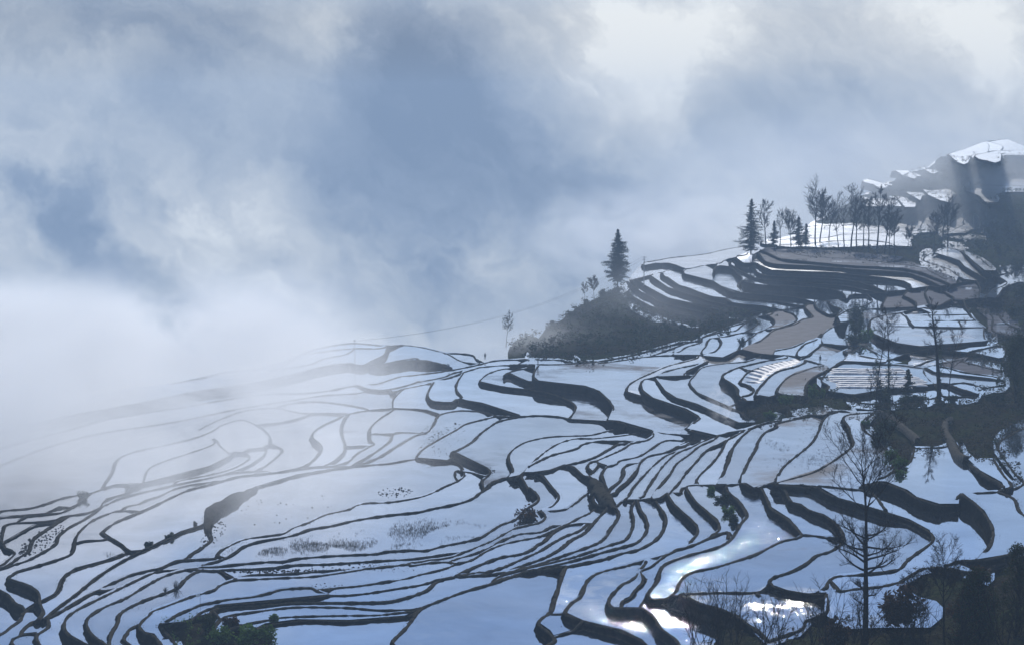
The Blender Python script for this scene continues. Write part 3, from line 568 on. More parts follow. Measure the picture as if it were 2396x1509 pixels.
(1,[1236,5068,337,9,1236,5003,328,9,1206,4774,328,9,1150,4554,330,9,1121,4419,330,9,1125,4327,330,9,1144,4327,330,9,1192,4419,330,9,1377,4474,357,9]),
(1,[1236,5068,337,9,1285,5163,328,9,1300,5151,328,9,1247,4886,328,9,1195,4584,330,9,1189,4413,332,9,1203,3906,358,9]),
(1,[929,3592,325,9,928,3586,325,9,886,3616,327,2,854,3655,327,2,823,3694,327,2,818,3755,326,3,799,3783,326,9,772,3817,326,9,735,3823,328,2,713,3844,328,2,688,3858,328,2,673,3851,328,2,651,3802,328,4,621,3725,328,4,583,3634,328,9,555,3547,328,9,535,3453,328,9,521,3363,328,9]),
(1,[711,4061,326,10,706,4019,326,2,734,3939,328,1,750,3909,328,1,773,3892,326,9]),
(1,[654,3817,326,2,653,3824,326,2,684,3900,327,2,706,3990,327,2,741,4084,327,2,764,4141,327,2,767,4068,327,2,773,3892,326,9]),
(-1,[735,3823,328,2,773,3892,326,9,807,3958,326,9,841,4011,326,9,862,4001,323,9,879,3948,323,0,880,3934,323,0]),
(1,[876,3997,337,14,850,4026,326,9,807,3958,326,9]),
(1,[799,3783,326,9,859,3904,323,9,880,3934,323,0]),
(1,[818,3755,326,3,818,3762,326,3,849,3810,326,3,906,3881,326,3,961,3978,323,9]),
(1,[961,3978,323,9,920,3867,326,9,933,3810,326,9,945,3755,326,9,960,3722,326,9]),
(-1,[961,3978,323,9,978,3919,323,9,999,3861,323,9,1017,3933,323,9]),
(1,[847,3801,327,4,867,3747,327,1,879,3694,327,1,926,3616,327,1,915,3573,328,9]),
(1,[788,3531,325,4,739,3497,326,6,688,3462,326,6,644,3406,326,6,609,3383,326,6,592,3406,326,9,573,3434,326,9,585,3503,326,9,582,3563,326,9,614,3702,326,9,617,3724,326,9]),
(1,[821,3767,325,1,806,3713,325,1,788,3561,325,1,788,3531,325,4]),
(1,[587,3592,326,9,588,3625,326,9,649,3606,326,0,681,3587,326,0]),
(1,[788,3531,325,4,783,3474,321,4,756,3387,320,9,707,3343,320,9,663,3307,320,9,626,3312,320,9,602,3343,320,9,601,3387,320,9,610,3389,326,6,609,3383,326,6]),
(1,[838,3399,325,9,822,3450,326,5,813,3525,325,4,806,3549,325,4,788,3531,325,4]),
(-1,[845,3429,321,9,849,3444,325,9,879,3490,325,9,916,3525,325,9,928,3586,325,9]),
(1,[812,3520,326,5,813,3526,326,5,846,3550,326,1,865,3473,325,9,863,3471,325,9]),
(-1,[783,3474,321,0,779,3396,321,9,825,3396,321,9,837,3394,326,9]),
(1,[3,1663,273,9,32,1832,293,7,42,1856,293,7,41,1872,293,8,35,1895,293,8,28,1916,293,8,27,1929,293,8,33,1951,293,8,39,1964,293,8,44,2009,293,7,50,2067,293,7,55,2118,293,7,59,2160,293,7,63,2182,293,4]),
(-1,[41,1870,293,1,53,1883,293,1,61,1891,293,1,72,1909,299,6]),
(1,[138,1619,287,9,131,1809,299,6,129,1829,299,6,120,1849,299,6,104,1876,299,6,93,1886,299,6,72,1911,299,6,59,1931,299,6,55,1940,299,6,62,1983,299,6,72,2009,299,6,80,2065,299,6,86,2095,299,6,95,2119,299,6,111,2140,299,6,129,2156,299,6,145,2173,299,6,164,2177,304,11,181,2188,306,13,195,2214,306,13,205,2222,306,13,218,2287,300,8,228,2324,300,8,233,2363,300,8,231,2403,300,8,223,2465,300,8,216,2523,300,8,214,2588,300,8,216,2614,296,9]),
(-1,[56,1962,293,1,39,1962,293,7,39,1968,293,7]),
(1,[161,1595,294,9,160,1779,308,9,157,1813,308,9,146,1854,308,9,144,1887,308,9,138,1913,308,9,133,1936,306,7,113,1929,307,8,106,1929,307,8,101,1947,307,8,102,1970,307,8,107,1993,307,8,122,2042,307,8,125,2045,307,8,136,2072,307,8,147,2128,304,7,154,2160,304,6,155,2185,299,6]),
(-1,[113,1929,307,8,116,1961,307,1,124,1975,307,1,133,2013,307,1,141,2037,307,1,145,2067,307,1,145,2103,306,2,157,2124,306,2,171,2162,306,2,181,2188,306,13]),
(1,[199,1883,308,9,182,1905,308,9,172,1913,308,9,162,1929,308,9,150,1951,308,9,144,1946,313,7,142,1965,313,7,148,1993,313,7,158,2032,313,7,163,2073,313,7,171,2105,313,7,191,2137,313,7,214,2165,313,7,240,2194,313,7,257,2229,313,7,271,2278,313,6,283,2329,313,6,296,2375,313,6,298,2423,313,6,296,2488,313,6,291,2534,313,6,292,2573,313,6,295,2585,313,1]),
(-1,[142,1965,313,7,137,1958,308,7,133,1936,306,9]),
(1,[240,1749,322,9,233,1795,322,9,226,1820,322,9,219,1849,322,9,210,1866,322,9,191,1892,322,9,182,1910,322,9,173,1929,320,9,165,1931,320,9,171,1954,320,7,178,1992,320,7,187,2022,320,7,200,2042,320,7,220,2058,320,7,247,2089,320,7,275,2124,320,7,299,2167,320,7,317,2196,320,7,337,2214,320,7,343,2229,320,7,343,2261,320,7,340,2319,320,7,329,2386,320,7,331,2436,320,7,333,2487,320,7,333,2524,321,8]),
(-1,[144,1946,313,5,158,1946,313,9,168,1960,313,9]),
(1,[172,1921,322,9,173,1928,322,2,207,1937,322,2,254,1939,322,2,270,1956,327,5,270,1949,327,5]),
(1,[318,1894,331,1,308,1907,327,5,293,1918,327,5,278,1930,327,5,270,1949,327,5,270,1968,327,6,278,1987,327,6,297,2009,327,6,319,2045,327,6,341,2093,327,6,356,2109,327,6,376,2149,327,6,383,2172,327,6,389,2232,327,6,387,2282,327,6,380,2315,327,6,371,2338,327,6,364,2376,327,6,356,2393,327,6,356,2433,327,6,357,2477,327,6,349,2493,332,12,349,2498,332,12]),
(1,[385,2185,327,6,384,2189,327,6,370,2213,320,0,359,2223,320,0,344,2228,320,0]),
(1,[318,1894,331,9,303,1816,331,9,290,1828,322,9,279,1795,322,9,261,1772,322,9,240,1749,322,9]),
(1,[254,1939,322,0,253,1923,322,0,254,1939,322,0]),
(1,[243,2283,306,6,242,2286,306,6,255,2321,306,6,259,2373,306,6,251,2449,306,6,244,2507,306,6,241,2583,306,6,243,2615,306,6,258,2623,306,2]),
(1,[205,2222,306,13,221,2246,306,6,243,2283,306,6,264,2308,306,0,259,2241,313,6]),
(1,[258,2623,306,6,240,2629,301,0,229,2585,301,0,216,2614,296,4,203,2579,296,4,187,2596,290,2,170,2613,286,2,158,2625,283,0,142,2583,283,0]),
(1,[258,2623,306,2,271,2619,306,2,295,2585,313,1,314,2594,313,1]),
(1,[311,1914,327,5,320,1919,331,4,328,1948,331,4,342,1973,331,4,360,1978,331,4,384,1986,331,4,410,2001,331,4,431,2047,331,4,447,2079,331,4,467,2117,331,4,480,2146,331,4,487,2181,331,4,485,2208,331,4,475,2261,331,4,450,2300,335,8,426,2351,335,8,406,2393,335,8,396,2448,335,8,383,2485,332,7]),
(1,[311,1914,327,5,333,1906,331,0,349,1915,331,0,378,1926,331,0,404,1947,331,9]),
(1,[333,1906,331,0,332,1944,331,0,331,1955,331,4]),
(1,[477,2002,340,9,500,2013,340,9,511,2028,346,15,535,2093,346,15,551,2163,346,15,560,2241,346,15,563,2305,346,15,560,2346,346,15,561,2350,346,4]),
(1,[558,2355,331,0,563,2353,331,0,522,2299,342,11,504,2340,342,11,497,2401,342,11,484,2441,342,11,477,2449,342,11,462,2430,342,11,453,2455,335,3]),
(1,[558,2355,331,0,552,2337,342,4,566,2369,342,4,582,2357,346,4,596,2360,346,4,609,2364,346,4]),
(1,[651,2093,345,9,554,2033,346,9,524,2001,346,6,496,1981,346,6,477,2002,340,9,458,1985,340,9,446,2011,331,9]),
(1,[488,1918,340,9,473,1953,340,9,457,1973,340,9,446,2011,331,9,411,1961,331,9,404,1947,331,9]),
(-1,[488,1918,340,9,500,1963,340,9,526,2008,340,9,531,2007,346,9]),
(1,[349,2485,332,12,390,2463,332,6,401,2463,335,3,423,2451,335,3,450,2436,335,3,456,2469,332,1]),
(1,[450,2436,335,3,460,2418,335,4,458,2306,335,4]),
(1,[351,2497,332,12,352,2501,332,12,406,2568,332,5,434,2622,332,5,472,2710,332,5,500,2785,332,5,510,2824,332,5,520,2905,332,5,530,2981,332,5,534,3048,332,5,546,3095,332,5,562,3113,332,9,600,3130,332,9]),
(1,[343,2541,321,0,357,2560,321,0,366,2590,327,6,381,2649,327,6,450,2846,327,6,472,2928,327,6,492,3015,327,6,504,3071,327,6,529,3148,327,9,545,3172,327,9,548,3182,327,9]),
(1,[383,2485,332,7,349,2485,332,6,355,2526,327,6,343,2541,321,7,324,2517,321,8,315,2552,321,8,314,2594,313,1]),
(1,[456,2469,332,1,482,2476,342,10,513,2532,342,10,545,2595,342,9,562,2651,342,9,578,2715,342,9]),
(1,[600,3130,332,9,564,3037,332,9,549,2948,332,9,551,2834,332,9,541,2701,332,9,533,2639,332,9,513,2532,342,10]),
(-1,[609,2364,346,4,620,2374,350,8,617,2473,350,8,630,2616,342,9,646,2763,342,9,623,2725,342,9,578,2715,342,9]),
(1,[630,2616,342,9,657,2572,350,9]),
(-1,[609,2364,346,4,625,2368,350,9,633,2389,350,9,641,2457,350,9,657,2572,350,9]),
(1,[620,2360,350,5,626,2372,345,9,657,2423,345,9,666,2500,345,9,684,2635,345,9,696,2708,345,9,715,2765,345,9,738,2805,345,9,779,2877,345,9,935,3025,349,9]),
(1,[609,2364,346,4,618,2325,346,1,604,2219,346,1,642,2062,344,9]),
(1,[2018,7870,505,9,1890,7436,518,9,1804,7264,519,9,1940,7956,519,9,2071,8732,519,9,2185,9248,519,9,2398,10059,517,9,2647,10743,517,9,2958,11633,517,9,3290,12312,517,9,3837,12577,536,9]),
(1,[2279,9620,519,9,2277,9602,519,9,2380,9386,519,2,2473,9248,519,2,2795,9153,517,9]),
(1,[2795,9154,515,9,2288,8553,519,9,2215,8438,519,9,2127,8326,519,9,2011,7956,519,9,1929,7617,519,9,2018,7870,505,9]),
(-1,[1966,7738,662,9,1885,7603,671,9,2030,8388,671,9,2188,9054,671,24,2424,9836,671,24,2920,11338,647,9,2929,10972,647,9,3353,10999,637,9]),
(-1,[1966,7738,662,9,2280,8992,662,9,2388,9351,671,24,2454,9633,671,24]),
(1,[2032,8579,638,9,2078,8960,647,9,2430,10643,647,9,2494,10986,647,35,3353,14195,647,35,4339,17935,647,35,5426,21988,647,35]),
(1,[2032,8579,638,9,2248,9458,647,9,2650,10986,647,9,2515,10188,671,24,3260,12837,647,12,3492,13085,647,12,4070,13356,648,9]),
(1,[3070,12370,647,1,4235,17037,647,1,5426,21988,647,12,4892,19473,647,12,4148,16225,647,12,3309,12985,647,12,3292,12902,647,12]),
(1,[5426,21988,647,35,7273,28263,635,35,6011,22961,635,35,4900,18365,635,35,3380,11087,629,9]),
(1,[1947,8475,471,9,1934,8688,482,9,2033,9377,482,9,2207,9899,482,9,2312,10111,482,9,2153,9377,482,9,1947,8475,471,9]),
(1,[1925,9006,463,9,1936,9271,469,9,1969,9449,469,9,2100,9826,469,9,1925,9006,463,9]),
(1,[1903,9012,433,9,1758,8904,441,9,1647,8904,441,9,1760,9521,440,9]),
(1,[1686,9408,423,9,1727,9686,425,9,1777,9539,441,9,1932,9771,441,9,2006,9877,448,9,1925,9294,448,9,1903,9012,433,9]),
(1,[1784,8674,448,9,1775,8659,448,9,1879,9294,448,9,1969,9892,441,9,1965,9862,441,9]),
(-1,[1746,8904,441,9,1807,9055,441,9,1905,9483,441,9,1916,9712,441,9,1932,9771,441,9]),
(1,[1698,8499,372,9,1841,8977,372,9,2021,9609,372,9,2112,9959,372,9,2102,9706,372,9]),
(1,[1435,8350,372,9,1517,8499,372,9,1578,8424,372,9,1599,8278,372,9,1626,8137,372,9,1698,8499,372,9]),
(1,[1319,7674,373,1,1322,7690,373,1,1439,7752,373,1,1589,7913,373,1,1656,7913,373,1,1798,8402,373,1,1946,9039,373,1,2114,9681,373,2,2270,10091,373,9,2336,10352,373,9]),
(1,[1656,7913,373,1,1727,8256,373,1,1816,8630,373,1,1928,8954,373,1,1946,9039,373,1]),
(-1,[1567,7537,373,9,1616,7721,373,9,1733,7880,373,9,1828,8115,373,9,2001,8668,383,9,2063,8832,383,9,2106,8917,383,0]),
(1,[2102,9706,372,9,2296,10309,373,9,2315,10091,373,9,1971,8588,383,9,1964,8543,383,9]),
(1,[1959,7902,386,9,1893,7835,386,10,1806,7641,386,10,1716,7514,383,9,1828,8115,373,9]),
(1,[1871,7547,386,9,1826,7725,376,9,1721,7307,376,9,1719,7510,376,9,1703,7455,386,9]),
(-1,[1959,7902,386,9,1871,7547,386,9]),
(1,[2152,9324,372,9,2376,10084,374,9,2480,10183,383,9,1801,7222,519,9,1809,7240,519,9]),
(1,[2106,8917,383,0,2160,9180,383,9,2234,9460,383,9,2329,9757,383,9,2437,10234,374,9]),
(1,[2152,9324,372,9,2063,8832,383,9]),
(1,[1945,8218,386,3,2032,8601,386,3,2236,9292,386,3,2288,9372,399,9,2422,9835,399,9,2190,8882,445,9]),
(1,[2051,8218,386,9,1934,7886,399,13,2041,8327,399,13,2159,8906,399,13,2236,9292,386,3]),
(-1,[2051,8218,386,9,2119,8522,386,9,2229,8933,386,9,2293,9292,386,9,2440,9888,386,9,2521,10238,383,9]),
(1,[1716,7514,383,9,1825,7868,386,3,1945,8218,386,3]),
(1,[1293,6919,373,9,1312,6992,373,9,1231,6891,373,9,1162,6842,373,9]),
(-1,[1231,7250,373,0,1337,7306,373,0,1403,7141,373,0,1401,6883,373,9,1458,6965,371,9]),
(1,[-630,2918,245,1,-633,2921,245,1,-647,3051,245,1,-664,3194,245,1,-651,3254,245,1,-616,3316,245,1,-573,3398,245,1,-551,3491,245,1,-546,3549,245,1,-519,3616,245,1,-479,3549,245,1,-442,3435,245,2,-427,3328,245,3]),
(1,[-580,2959,245,3,-594,3099,245,0,-578,3171,245,0,-555,3235,245,0,-527,3337,245,0,-536,3396,245,0,-508,3302,245,0,-485,3235,245,0]),
(-1,[-479,3549,245,1,-439,3589,244,1,-405,3650,244,1,-388,3701,244,1,-317,3687,246,2]),
(1,[-581,3504,244,0,-559,3636,244,0,-523,3750,244,0,-475,3779,244,0,-416,3714,244,0,-388,3701,244,1]),
(-1,[-475,3779,244,0,-448,3839,244,0,-407,3870,244,0,-352,3839,244,0,-289,3764,244,0,-287,3730,246,2]),
(1,[2087,10723,483,9,1950,9934,483,9,1971,10295,483,35,2027,10764,483,35,2097,11461,483,35,2222,11944,483,35,2071,10524,483,10,2087,10723,483,9]),
(1,[2274,10761,526,9,2183,10396,526,9,2251,10954,526,9,2347,11621,530,32,2327,11731,533,32,2543,12378,529,33,2309,10954,526,9,2274,10761,526,9]),
(1,[2252,10351,521,9,2293,10738,522,9,2309,10927,522,9,2411,11223,522,9,2252,10351,521,9]),
(1,[2280,10339,551,9,2340,10737,551,9,2514,11634,551,9,2609,11882,551,9,2483,11168,551,9,2280,10339,551,9]),
(-1,[1432,8336,372,9,1377,8410,372,9,1285,8300,372,35,1175,7789,372,35,1171,7789,372,35]),
(-1,[1319,7674,373,1,1201,7433,373,1,1118,7433,373,1,1035,7318,373,1,979,7262,373,35,986,7321,373,35]),
(1,[1232,7262,373,0,1116,7098,373,0,1021,6993,373,6,943,6993,373,6]),
(1,[1163,6850,373,9,1077,6850,373,9,1004,6875,373,9,943,6993,373,6,925,7098,373,35,940,7189,373,35]),
(-1,[-321,2003,286,9,-310,1980,284,9,-308,1976,284,9]),
]
POOLS = [
('water',2858,[67,2250,72,2232,77,2232,75,2192,71,2175,54,1998,47,1969,55,1928,53,1872,39,1832,19,1672,-81,1672,-85,1701,-110,1853,-121,1882,-105,1976,-101,2023,-8,2166]),
('water',2441,[-286,4207,-268,4207,-262,4164,-247,4192,-226,4094,-220,3974,-228,3898,-223,3754,-230,3675,-254,3664,-251,3697,-281,3675,-287,3708,-305,3720,-307,3742,-287,3754,-294,3789,-387,3886,-427,3886,-474,3813,-471,3789,-434,3742,-396,3720,-395,3697,-440,3599,-480,3578,-459,3505,-472,3495,-498,3557,-523,3557,-563,3351,-657,3184,-635,3010,-627,2887,-676,2807,-691,2749,-715,2724,-802,2694,-830,2731,-894,2944,-878,2973,-824,3305,-773,3456,-650,3599,-540,3801,-403,3974,-294,4040,-293,4067,-307,4067,-337,4136,-312,4136]),
('water',2838,[-104,2031,-98,2024,-97,1995,-114,1896,-108,1879,-98,1830,-77,1694,-77,1679,-228,1679,-234,1681,-243,1842,-244,1909,-256,1935,-262,1939,-259,1919,-268,1935,-271,1963,-270,1977,-230,2002,-160,2002,-116,2017]),
('water',2518,[-95,3250,-87,3242,-72,3164,-90,3190,-72,3107,-66,3013,-75,2968,-74,2931,-91,2847,-142,2736,-219,2699,-235,2651,-264,2621,-267,2604,-259,2604,-292,2532,-306,2479,-355,2443,-364,2418,-360,2389,-361,2374,-351,2374,-354,2355,-350,2346,-356,2296,-398,2287,-406,2309,-417,2337,-416,2351,-391,2360,-410,2360,-424,2403,-418,2403,-418,2438,-403,2521,-414,2576,-428,2621,-434,2610,-439,2645,-445,2755,-442,2827,-434,2861,-410,2896,-398,2961,-345,3067,-206,3107,-159,3156,-156,3242,-108,3233,-95,3207,-100,3233]),
('water',2596,[12,3087,24,3031,31,3063,38,3023,39,2985,30,2977,51,2855,54,2807,53,2735,43,2691,53,2703,47,2673,41,2685,16,2584,23,2578,12,2534,18,2528,7,2491,13,2491,10,2469,-19,2413,-41,2345,-107,2277,-121,2281,-116,2295,-152,2290,-168,2272,-233,2263,-262,2250,-273,2233,-320,2224,-355,2207,-349,2246,-341,2259,-370,2250,-389,2299,-394,2327,-385,2327,-384,2350,-367,2369,-353,2444,-337,2480,-303,2507,-274,2561,-215,2625,-140,2666,-73,2741,-62,2761,-42,2841,-45,2890,-31,2955,-13,2993,1,2993,-1,3063]),
('glitter',2929,[75,2007,115,1967,135,1925,147,1849,148,1682,146,1649,84,1649,8,1649,30,1831,42,1865,40,1898,43,1908,64,1928,69,1953,63,1967]),
('water',3266,[414,2608,423,2602,437,2519,452,2489,471,2483,473,2418,491,2379,507,2304,507,2229,492,2159,468,2105,435,2046,409,1987,394,1971,341,1960,334,1952,323,1916,320,1908,323,1923,321,1926,303,1919,284,1934,272,1956,271,1975,278,1998,295,2014,321,2055,342,2105,367,2136,384,2177,390,2220,392,2279,385,2325,372,2347,367,2390,358,2401,360,2477,355,2531,363,2563]),
('water',3452,[938,3119,942,3119,639,2101,628,2083,627,2061,618,2078,617,2083,622,2092,599,2175,602,2249,607,2280,614,2318,605,2334,606,2368,629,2408,637,2462,650,2468,647,2444,655,2456,681,2668,704,2764,719,2811,739,2860,796,2962]),
('water',2439,[-408,4784,-386,4747,-318,4784,-316,4692,-349,4486,-230,4621,-196,4470,-140,4405,-143,4267,-130,4282,-145,4137,-175,4109,-176,4180,-167,4194,-176,4208,-222,4180,-220,4151,-243,4165,-281,4055,-351,4123,-421,4015,-537,3989,-758,3698,-840,3487,-893,3343,-937,3087,-986,3253,-979,3558,-940,3802,-804,4028,-707,4252,-577,4453,-547,4405,-543,4486,-501,4604]),
('water',3310,[536,2624,544,2597,546,2545,565,2496,578,2490,610,2571,616,2571,612,2448,621,2454,608,2309,565,2134,543,2077,533,2069,494,1987,477,2015,436,1984,403,1930,403,1942,371,1912,331,1898,330,1912,334,1916,336,1927,333,1968,346,1987,409,2007,483,2157,491,2209,480,2273,453,2335,455,2385,444,2396,444,2448,447,2465,450,2465,457,2502,468,2533,505,2565]),
('water',2422,[-586,2314,-582,2314,-552,2253,-534,2191,-524,2148,-522,2110,-523,2062,-526,2066,-528,2091,-524,2114,-532,2144,-530,2088,-536,2080,-534,2045,-496,1938,-456,1814,-497,1814,-557,1814,-616,2010,-579,2059,-567,2095,-564,2132,-567,2183,-578,2207,-573,2266,-586,2292]),
('glitter',2991,[163,2209,166,2209,165,2157,134,2042,147,2027,153,2058,161,2015,150,2008,158,1989,177,1865,177,1735,168,1678,166,1629,135,1629,135,1647,134,1793,129,1843,110,1881,72,1918,56,1950,61,1993,74,2027,84,2098,93,2127]),
('shallow',2792,[417,4569,447,4569,447,4480,458,4515,458,4428,453,4377,445,4377,426,4232,402,4141,376,4096,369,4024,386,4024,413,4156,437,4186,384,3955,329,3875,353,3823,367,3723,375,3528,371,3506,367,3539,368,3506,354,3371,325,3256,320,3265,309,3228,297,3237,282,3157,240,3210,238,3219,244,3284,192,3392,173,3402,191,3561,190,3640,175,3785,149,3861,56,3941,48,3996,52,4217,142,4232,143,4264,173,4296,204,4296,202,4248,213,4248,319,4361,358,4480,402,4497]),
('water',2773,[-99,2282,-62,2278,-61,2259,-68,2228,-131,2151,-108,2164,-68,2211,-65,2211,-67,2198,-90,2164,-99,2164,-130,2127,-211,2088,-210,2080,-218,2080,-227,2095,-250,2091,-262,2084,-278,2053,-319,2027,-329,2046,-329,2035,-347,2002,-360,1995,-364,1977,-341,1923,-324,1862,-309,1799,-328,1859,-328,1853,-303,1756,-299,1734,-301,1734,-297,1700,-305,1700,-359,1910,-372,1946,-383,1953,-396,1984,-397,2002,-392,2053,-361,2115,-343,2135,-337,2172,-322,2198,-236,2206,-133,2278,-116,2264]),
('water',2526,[-304,3086,-286,3086,-278,3078,-280,3063,-343,3001,-391,2906,-403,2843,-427,2810,-436,2738,-429,2618,-453,2572,-483,2455,-497,2450,-513,2480,-558,2567,-561,2612,-501,2864,-434,2993]),
('water',2437,[-358,4210,-314,4153,-294,4167,-279,4056,-289,3964,-408,3888,-546,3711,-639,3538,-761,3400,-811,3254,-861,2960,-879,2896,-951,3136,-903,3419,-772,3768,-561,4056,-430,4097]),
('glitter',3129,[336,2725,343,2691,356,2697,361,2611,354,2494,362,2448,368,2314,358,2250,331,2180,310,2166,266,2089,220,2036,190,2013,184,1975,182,1964,175,1967,169,1945,166,1945,165,1964,159,1953,146,1953,143,1978,159,2040,164,2085,174,2123,204,2166,241,2203,268,2269,300,2403,300,2483,293,2536,296,2598,317,2605]),
('water',2536,[-322,4813,-312,4756,-310,4610,-347,4408,-401,4440,-434,4392,-558,4093,-677,3945,-754,3771,-870,3601,-961,3368,-967,3387,-965,3445,-940,3667,-869,3894,-808,4011,-735,4079,-648,4298,-582,4328,-569,4376,-538,4328,-476,4408,-449,4558,-408,4610,-399,4756,-342,4737]),
('water',3201,[397,2310,407,2310,409,2255,396,2184,369,2113,350,2079,336,2066,315,2018,290,1979,283,1972,278,1979,259,1935,248,1920,185,1917,179,1927,167,1938,181,2014,189,2038,270,2126,316,2207,337,2221,345,2240,348,2270,373,2255,395,2260]),
('water',2360,[-725,2443,-686,2404,-676,2419,-660,2404,-637,2371,-572,2248,-558,2187,-557,2152,-555,2145,-549,2152,-550,2078,-553,2068,-557,2085,-552,2096,-555,2122,-557,2093,-567,2036,-609,1986,-718,2353,-705,2371,-708,2381,-730,2395,-735,2409,-726,2419]),
('water',2514,[-486,2293,-472,2267,-466,2280,-454,2220,-450,2237,-443,2199,-447,2112,-459,2079,-431,2018,-398,1919,-382,1843,-401,1900,-382,1798,-382,1792,-397,1840,-391,1809,-387,1784,-433,1784,-494,1974,-518,2035,-519,2057,-515,2079,-520,2101,-528,2124,-526,2163,-507,2258,-490,2267]),
('water',3424,[645,2781,653,2773,646,2721,661,2766,648,2677,646,2628,659,2628,663,2567,647,2441,623,2377,603,2338,570,2332,570,2377,565,2377,548,2310,524,2310,506,2354,504,2400,488,2459,473,2459,463,2441,461,2453,544,2600,554,2628,583,2736,616,2736]),
('shallow',2607,[194,3794,227,3746,242,3565,233,3430,222,3450,205,3362,213,3352,198,3278,189,3269,199,3269,196,3251,182,3224,174,3224,181,3242,176,3251,118,3172,52,3163,66,3224,30,3189,8,3130,12,3072,10,2949,-22,2912,-31,2898,-42,2842,-46,2920,-36,2971,-38,3017,-99,3180,-73,3260,-47,3430,-18,3533,40,3587,110,3544,119,3631,192,3620,197,3687]),
('shallow',3220,[283,2022,314,1986,334,1990,341,2006,342,1956,320,1840,315,1834,311,1847,303,1827,291,1814,273,1770,238,1731,231,1780,239,1774,223,1850,174,1927,175,1938,205,1949,251,1945,273,1983,275,2002]),
('water',2687,[-381,2278,-344,2278,-335,2265,-325,2230,-317,2230,-312,2200,-318,2146,-328,2130,-304,2138,-307,2110,-324,2087,-327,2068,-335,2079,-335,2068,-353,2035,-386,2017,-387,1985,-397,2003,-403,1985,-402,1964,-389,1938,-369,1877,-327,1728,-354,1728,-398,1877,-416,1925,-425,1982,-428,2035,-434,2068,-426,2110,-392,2183,-387,2251]),
('glitter',2926,[220,2707,227,2667,235,2693,236,2617,254,2459,246,2364,240,2338,250,2359,250,2348,231,2275,245,2285,210,2172,223,2176,195,2093,183,2085,191,2129,168,2093,154,2085,165,2125,162,2133,140,2097,115,2077,125,2113,138,2142,93,2097,84,2034,67,1982,65,1961,60,1968,56,1950,39,1950,36,1971,42,1993,59,2172,63,2193,104,2225,152,2280,174,2324,188,2369,199,2432,204,2487,194,2617,205,2667]),
('water',2451,[-525,3635,-485,3582,-455,3499,-441,3440,-429,3345,-436,3308,-461,3290,-465,3255,-482,3264,-483,3220,-488,3220,-522,3326,-524,3264,-589,3089,-575,2982,-583,2967,-622,2960,-635,2931,-668,3195,-668,3237,-573,3411,-543,3603]),
('shallow',3323,[578,3149,600,3149,603,3120,566,3001,570,2949,565,2819,553,2707,540,2630,550,2644,534,2564,505,2489,499,2513,466,2495,459,2483,456,2465,461,2447,443,2406,416,2423,408,2429,400,2483,351,2495,353,2513,422,2603,494,2773,507,2811,518,2867,541,3082,562,3139]),
('water',2449,[-456,3074,-383,3066,-377,3020,-383,2947,-503,2829,-518,2758,-552,2690,-551,2660,-566,2649,-564,2666,-568,2672,-584,2614,-584,2558,-565,2469,-563,2395,-591,2334,-561,2267,-545,2196,-547,2180,-557,2213,-561,2213,-565,2184,-566,2176,-572,2192,-584,2205,-605,2250,-627,2280,-686,2329,-693,2343,-651,2385,-629,2429,-615,2515,-616,2547,-624,2586,-624,2637,-612,2696,-609,2796,-598,2842]),
('water',3460,[614,2381,623,2341,609,2256,608,2205,637,2097,627,2083,625,2066,628,2066,620,2049,545,2007,537,1999,550,2032,549,2036,533,2015,493,1990,527,2070,553,2161,565,2250,565,2364]),
('water',2677,[41,3048,48,3040,60,2970,57,2955,79,2785,74,2688,55,2615,54,2574,39,2512,45,2512,38,2480,45,2485,37,2453,-1,2412,-29,2334,-61,2278,-114,2247,-119,2247,-117,2256,-145,2251,-327,2199,-345,2204,-328,2238,-240,2247,-201,2274,-196,2283,-207,2283,-337,2242,-340,2251,-381,2251,-385,2265,-381,2278,-388,2292,-316,2324,-284,2324,-273,2343,-242,2358,-175,2367,-158,2387,-112,2387,-50,2453,-20,2540,6,2591,39,2726,36,2778,22,2819,14,2918,32,3033]),
('water',3314,[406,1959,399,1900,403,1858,409,1854,404,1871,406,1903,409,1885,423,1868,424,1841,415,1804,395,1766,349,1766,311,1760,301,1776,311,1795,306,1801,303,1821,319,1900,319,1911,382,1936]),
('water',2565,[-79,3017,-41,2972,-36,3017,-31,2995,-30,2942,-35,2921,-33,2837,-61,2713,-131,2628,-212,2582,-270,2521,-298,2468,-332,2442,-348,2407,-356,2359,-342,2364,-342,2349,-346,2340,-341,2331,-347,2299,-359,2303,-371,2340,-364,2349,-375,2378,-368,2393,-376,2407,-380,2437,-363,2499,-313,2537,-269,2670,-240,2700,-223,2751,-175,2763,-131,2810,-83,2935,-75,2979]),
('water',2572,[42,4545,74,4494,75,4411,86,4411,84,4269,118,4180,138,4052,64,4108,54,4080,112,3971,126,3906,139,3770,134,3643,108,3473,53,3514,15,3504,-4,3535,-10,3567,15,3588,15,3610,-59,3770,-101,3818,-102,3868,-115,3958,-118,4066,-111,4285,-66,4363,15,4395,37,4460]),
('shallow',3206,[546,3298,555,3237,542,3159,523,3103,502,3006,465,2866,386,2641,376,2595,383,2602,376,2564,362,2539,360,2576,325,2532,319,2564,312,2564,316,2595,326,2662,395,2988,431,3067,433,3103,444,3113,449,3141,478,3169,472,3179,475,3237]),
('water',2407,[-828,2779,-785,2735,-776,2723,-775,2710,-722,2639,-660,2519,-648,2472,-647,2432,-644,2423,-649,2352,-664,2324,-692,2347,-698,2361,-725,2375,-824,2710,-808,2710,-816,2729,-835,2747,-841,2766]),
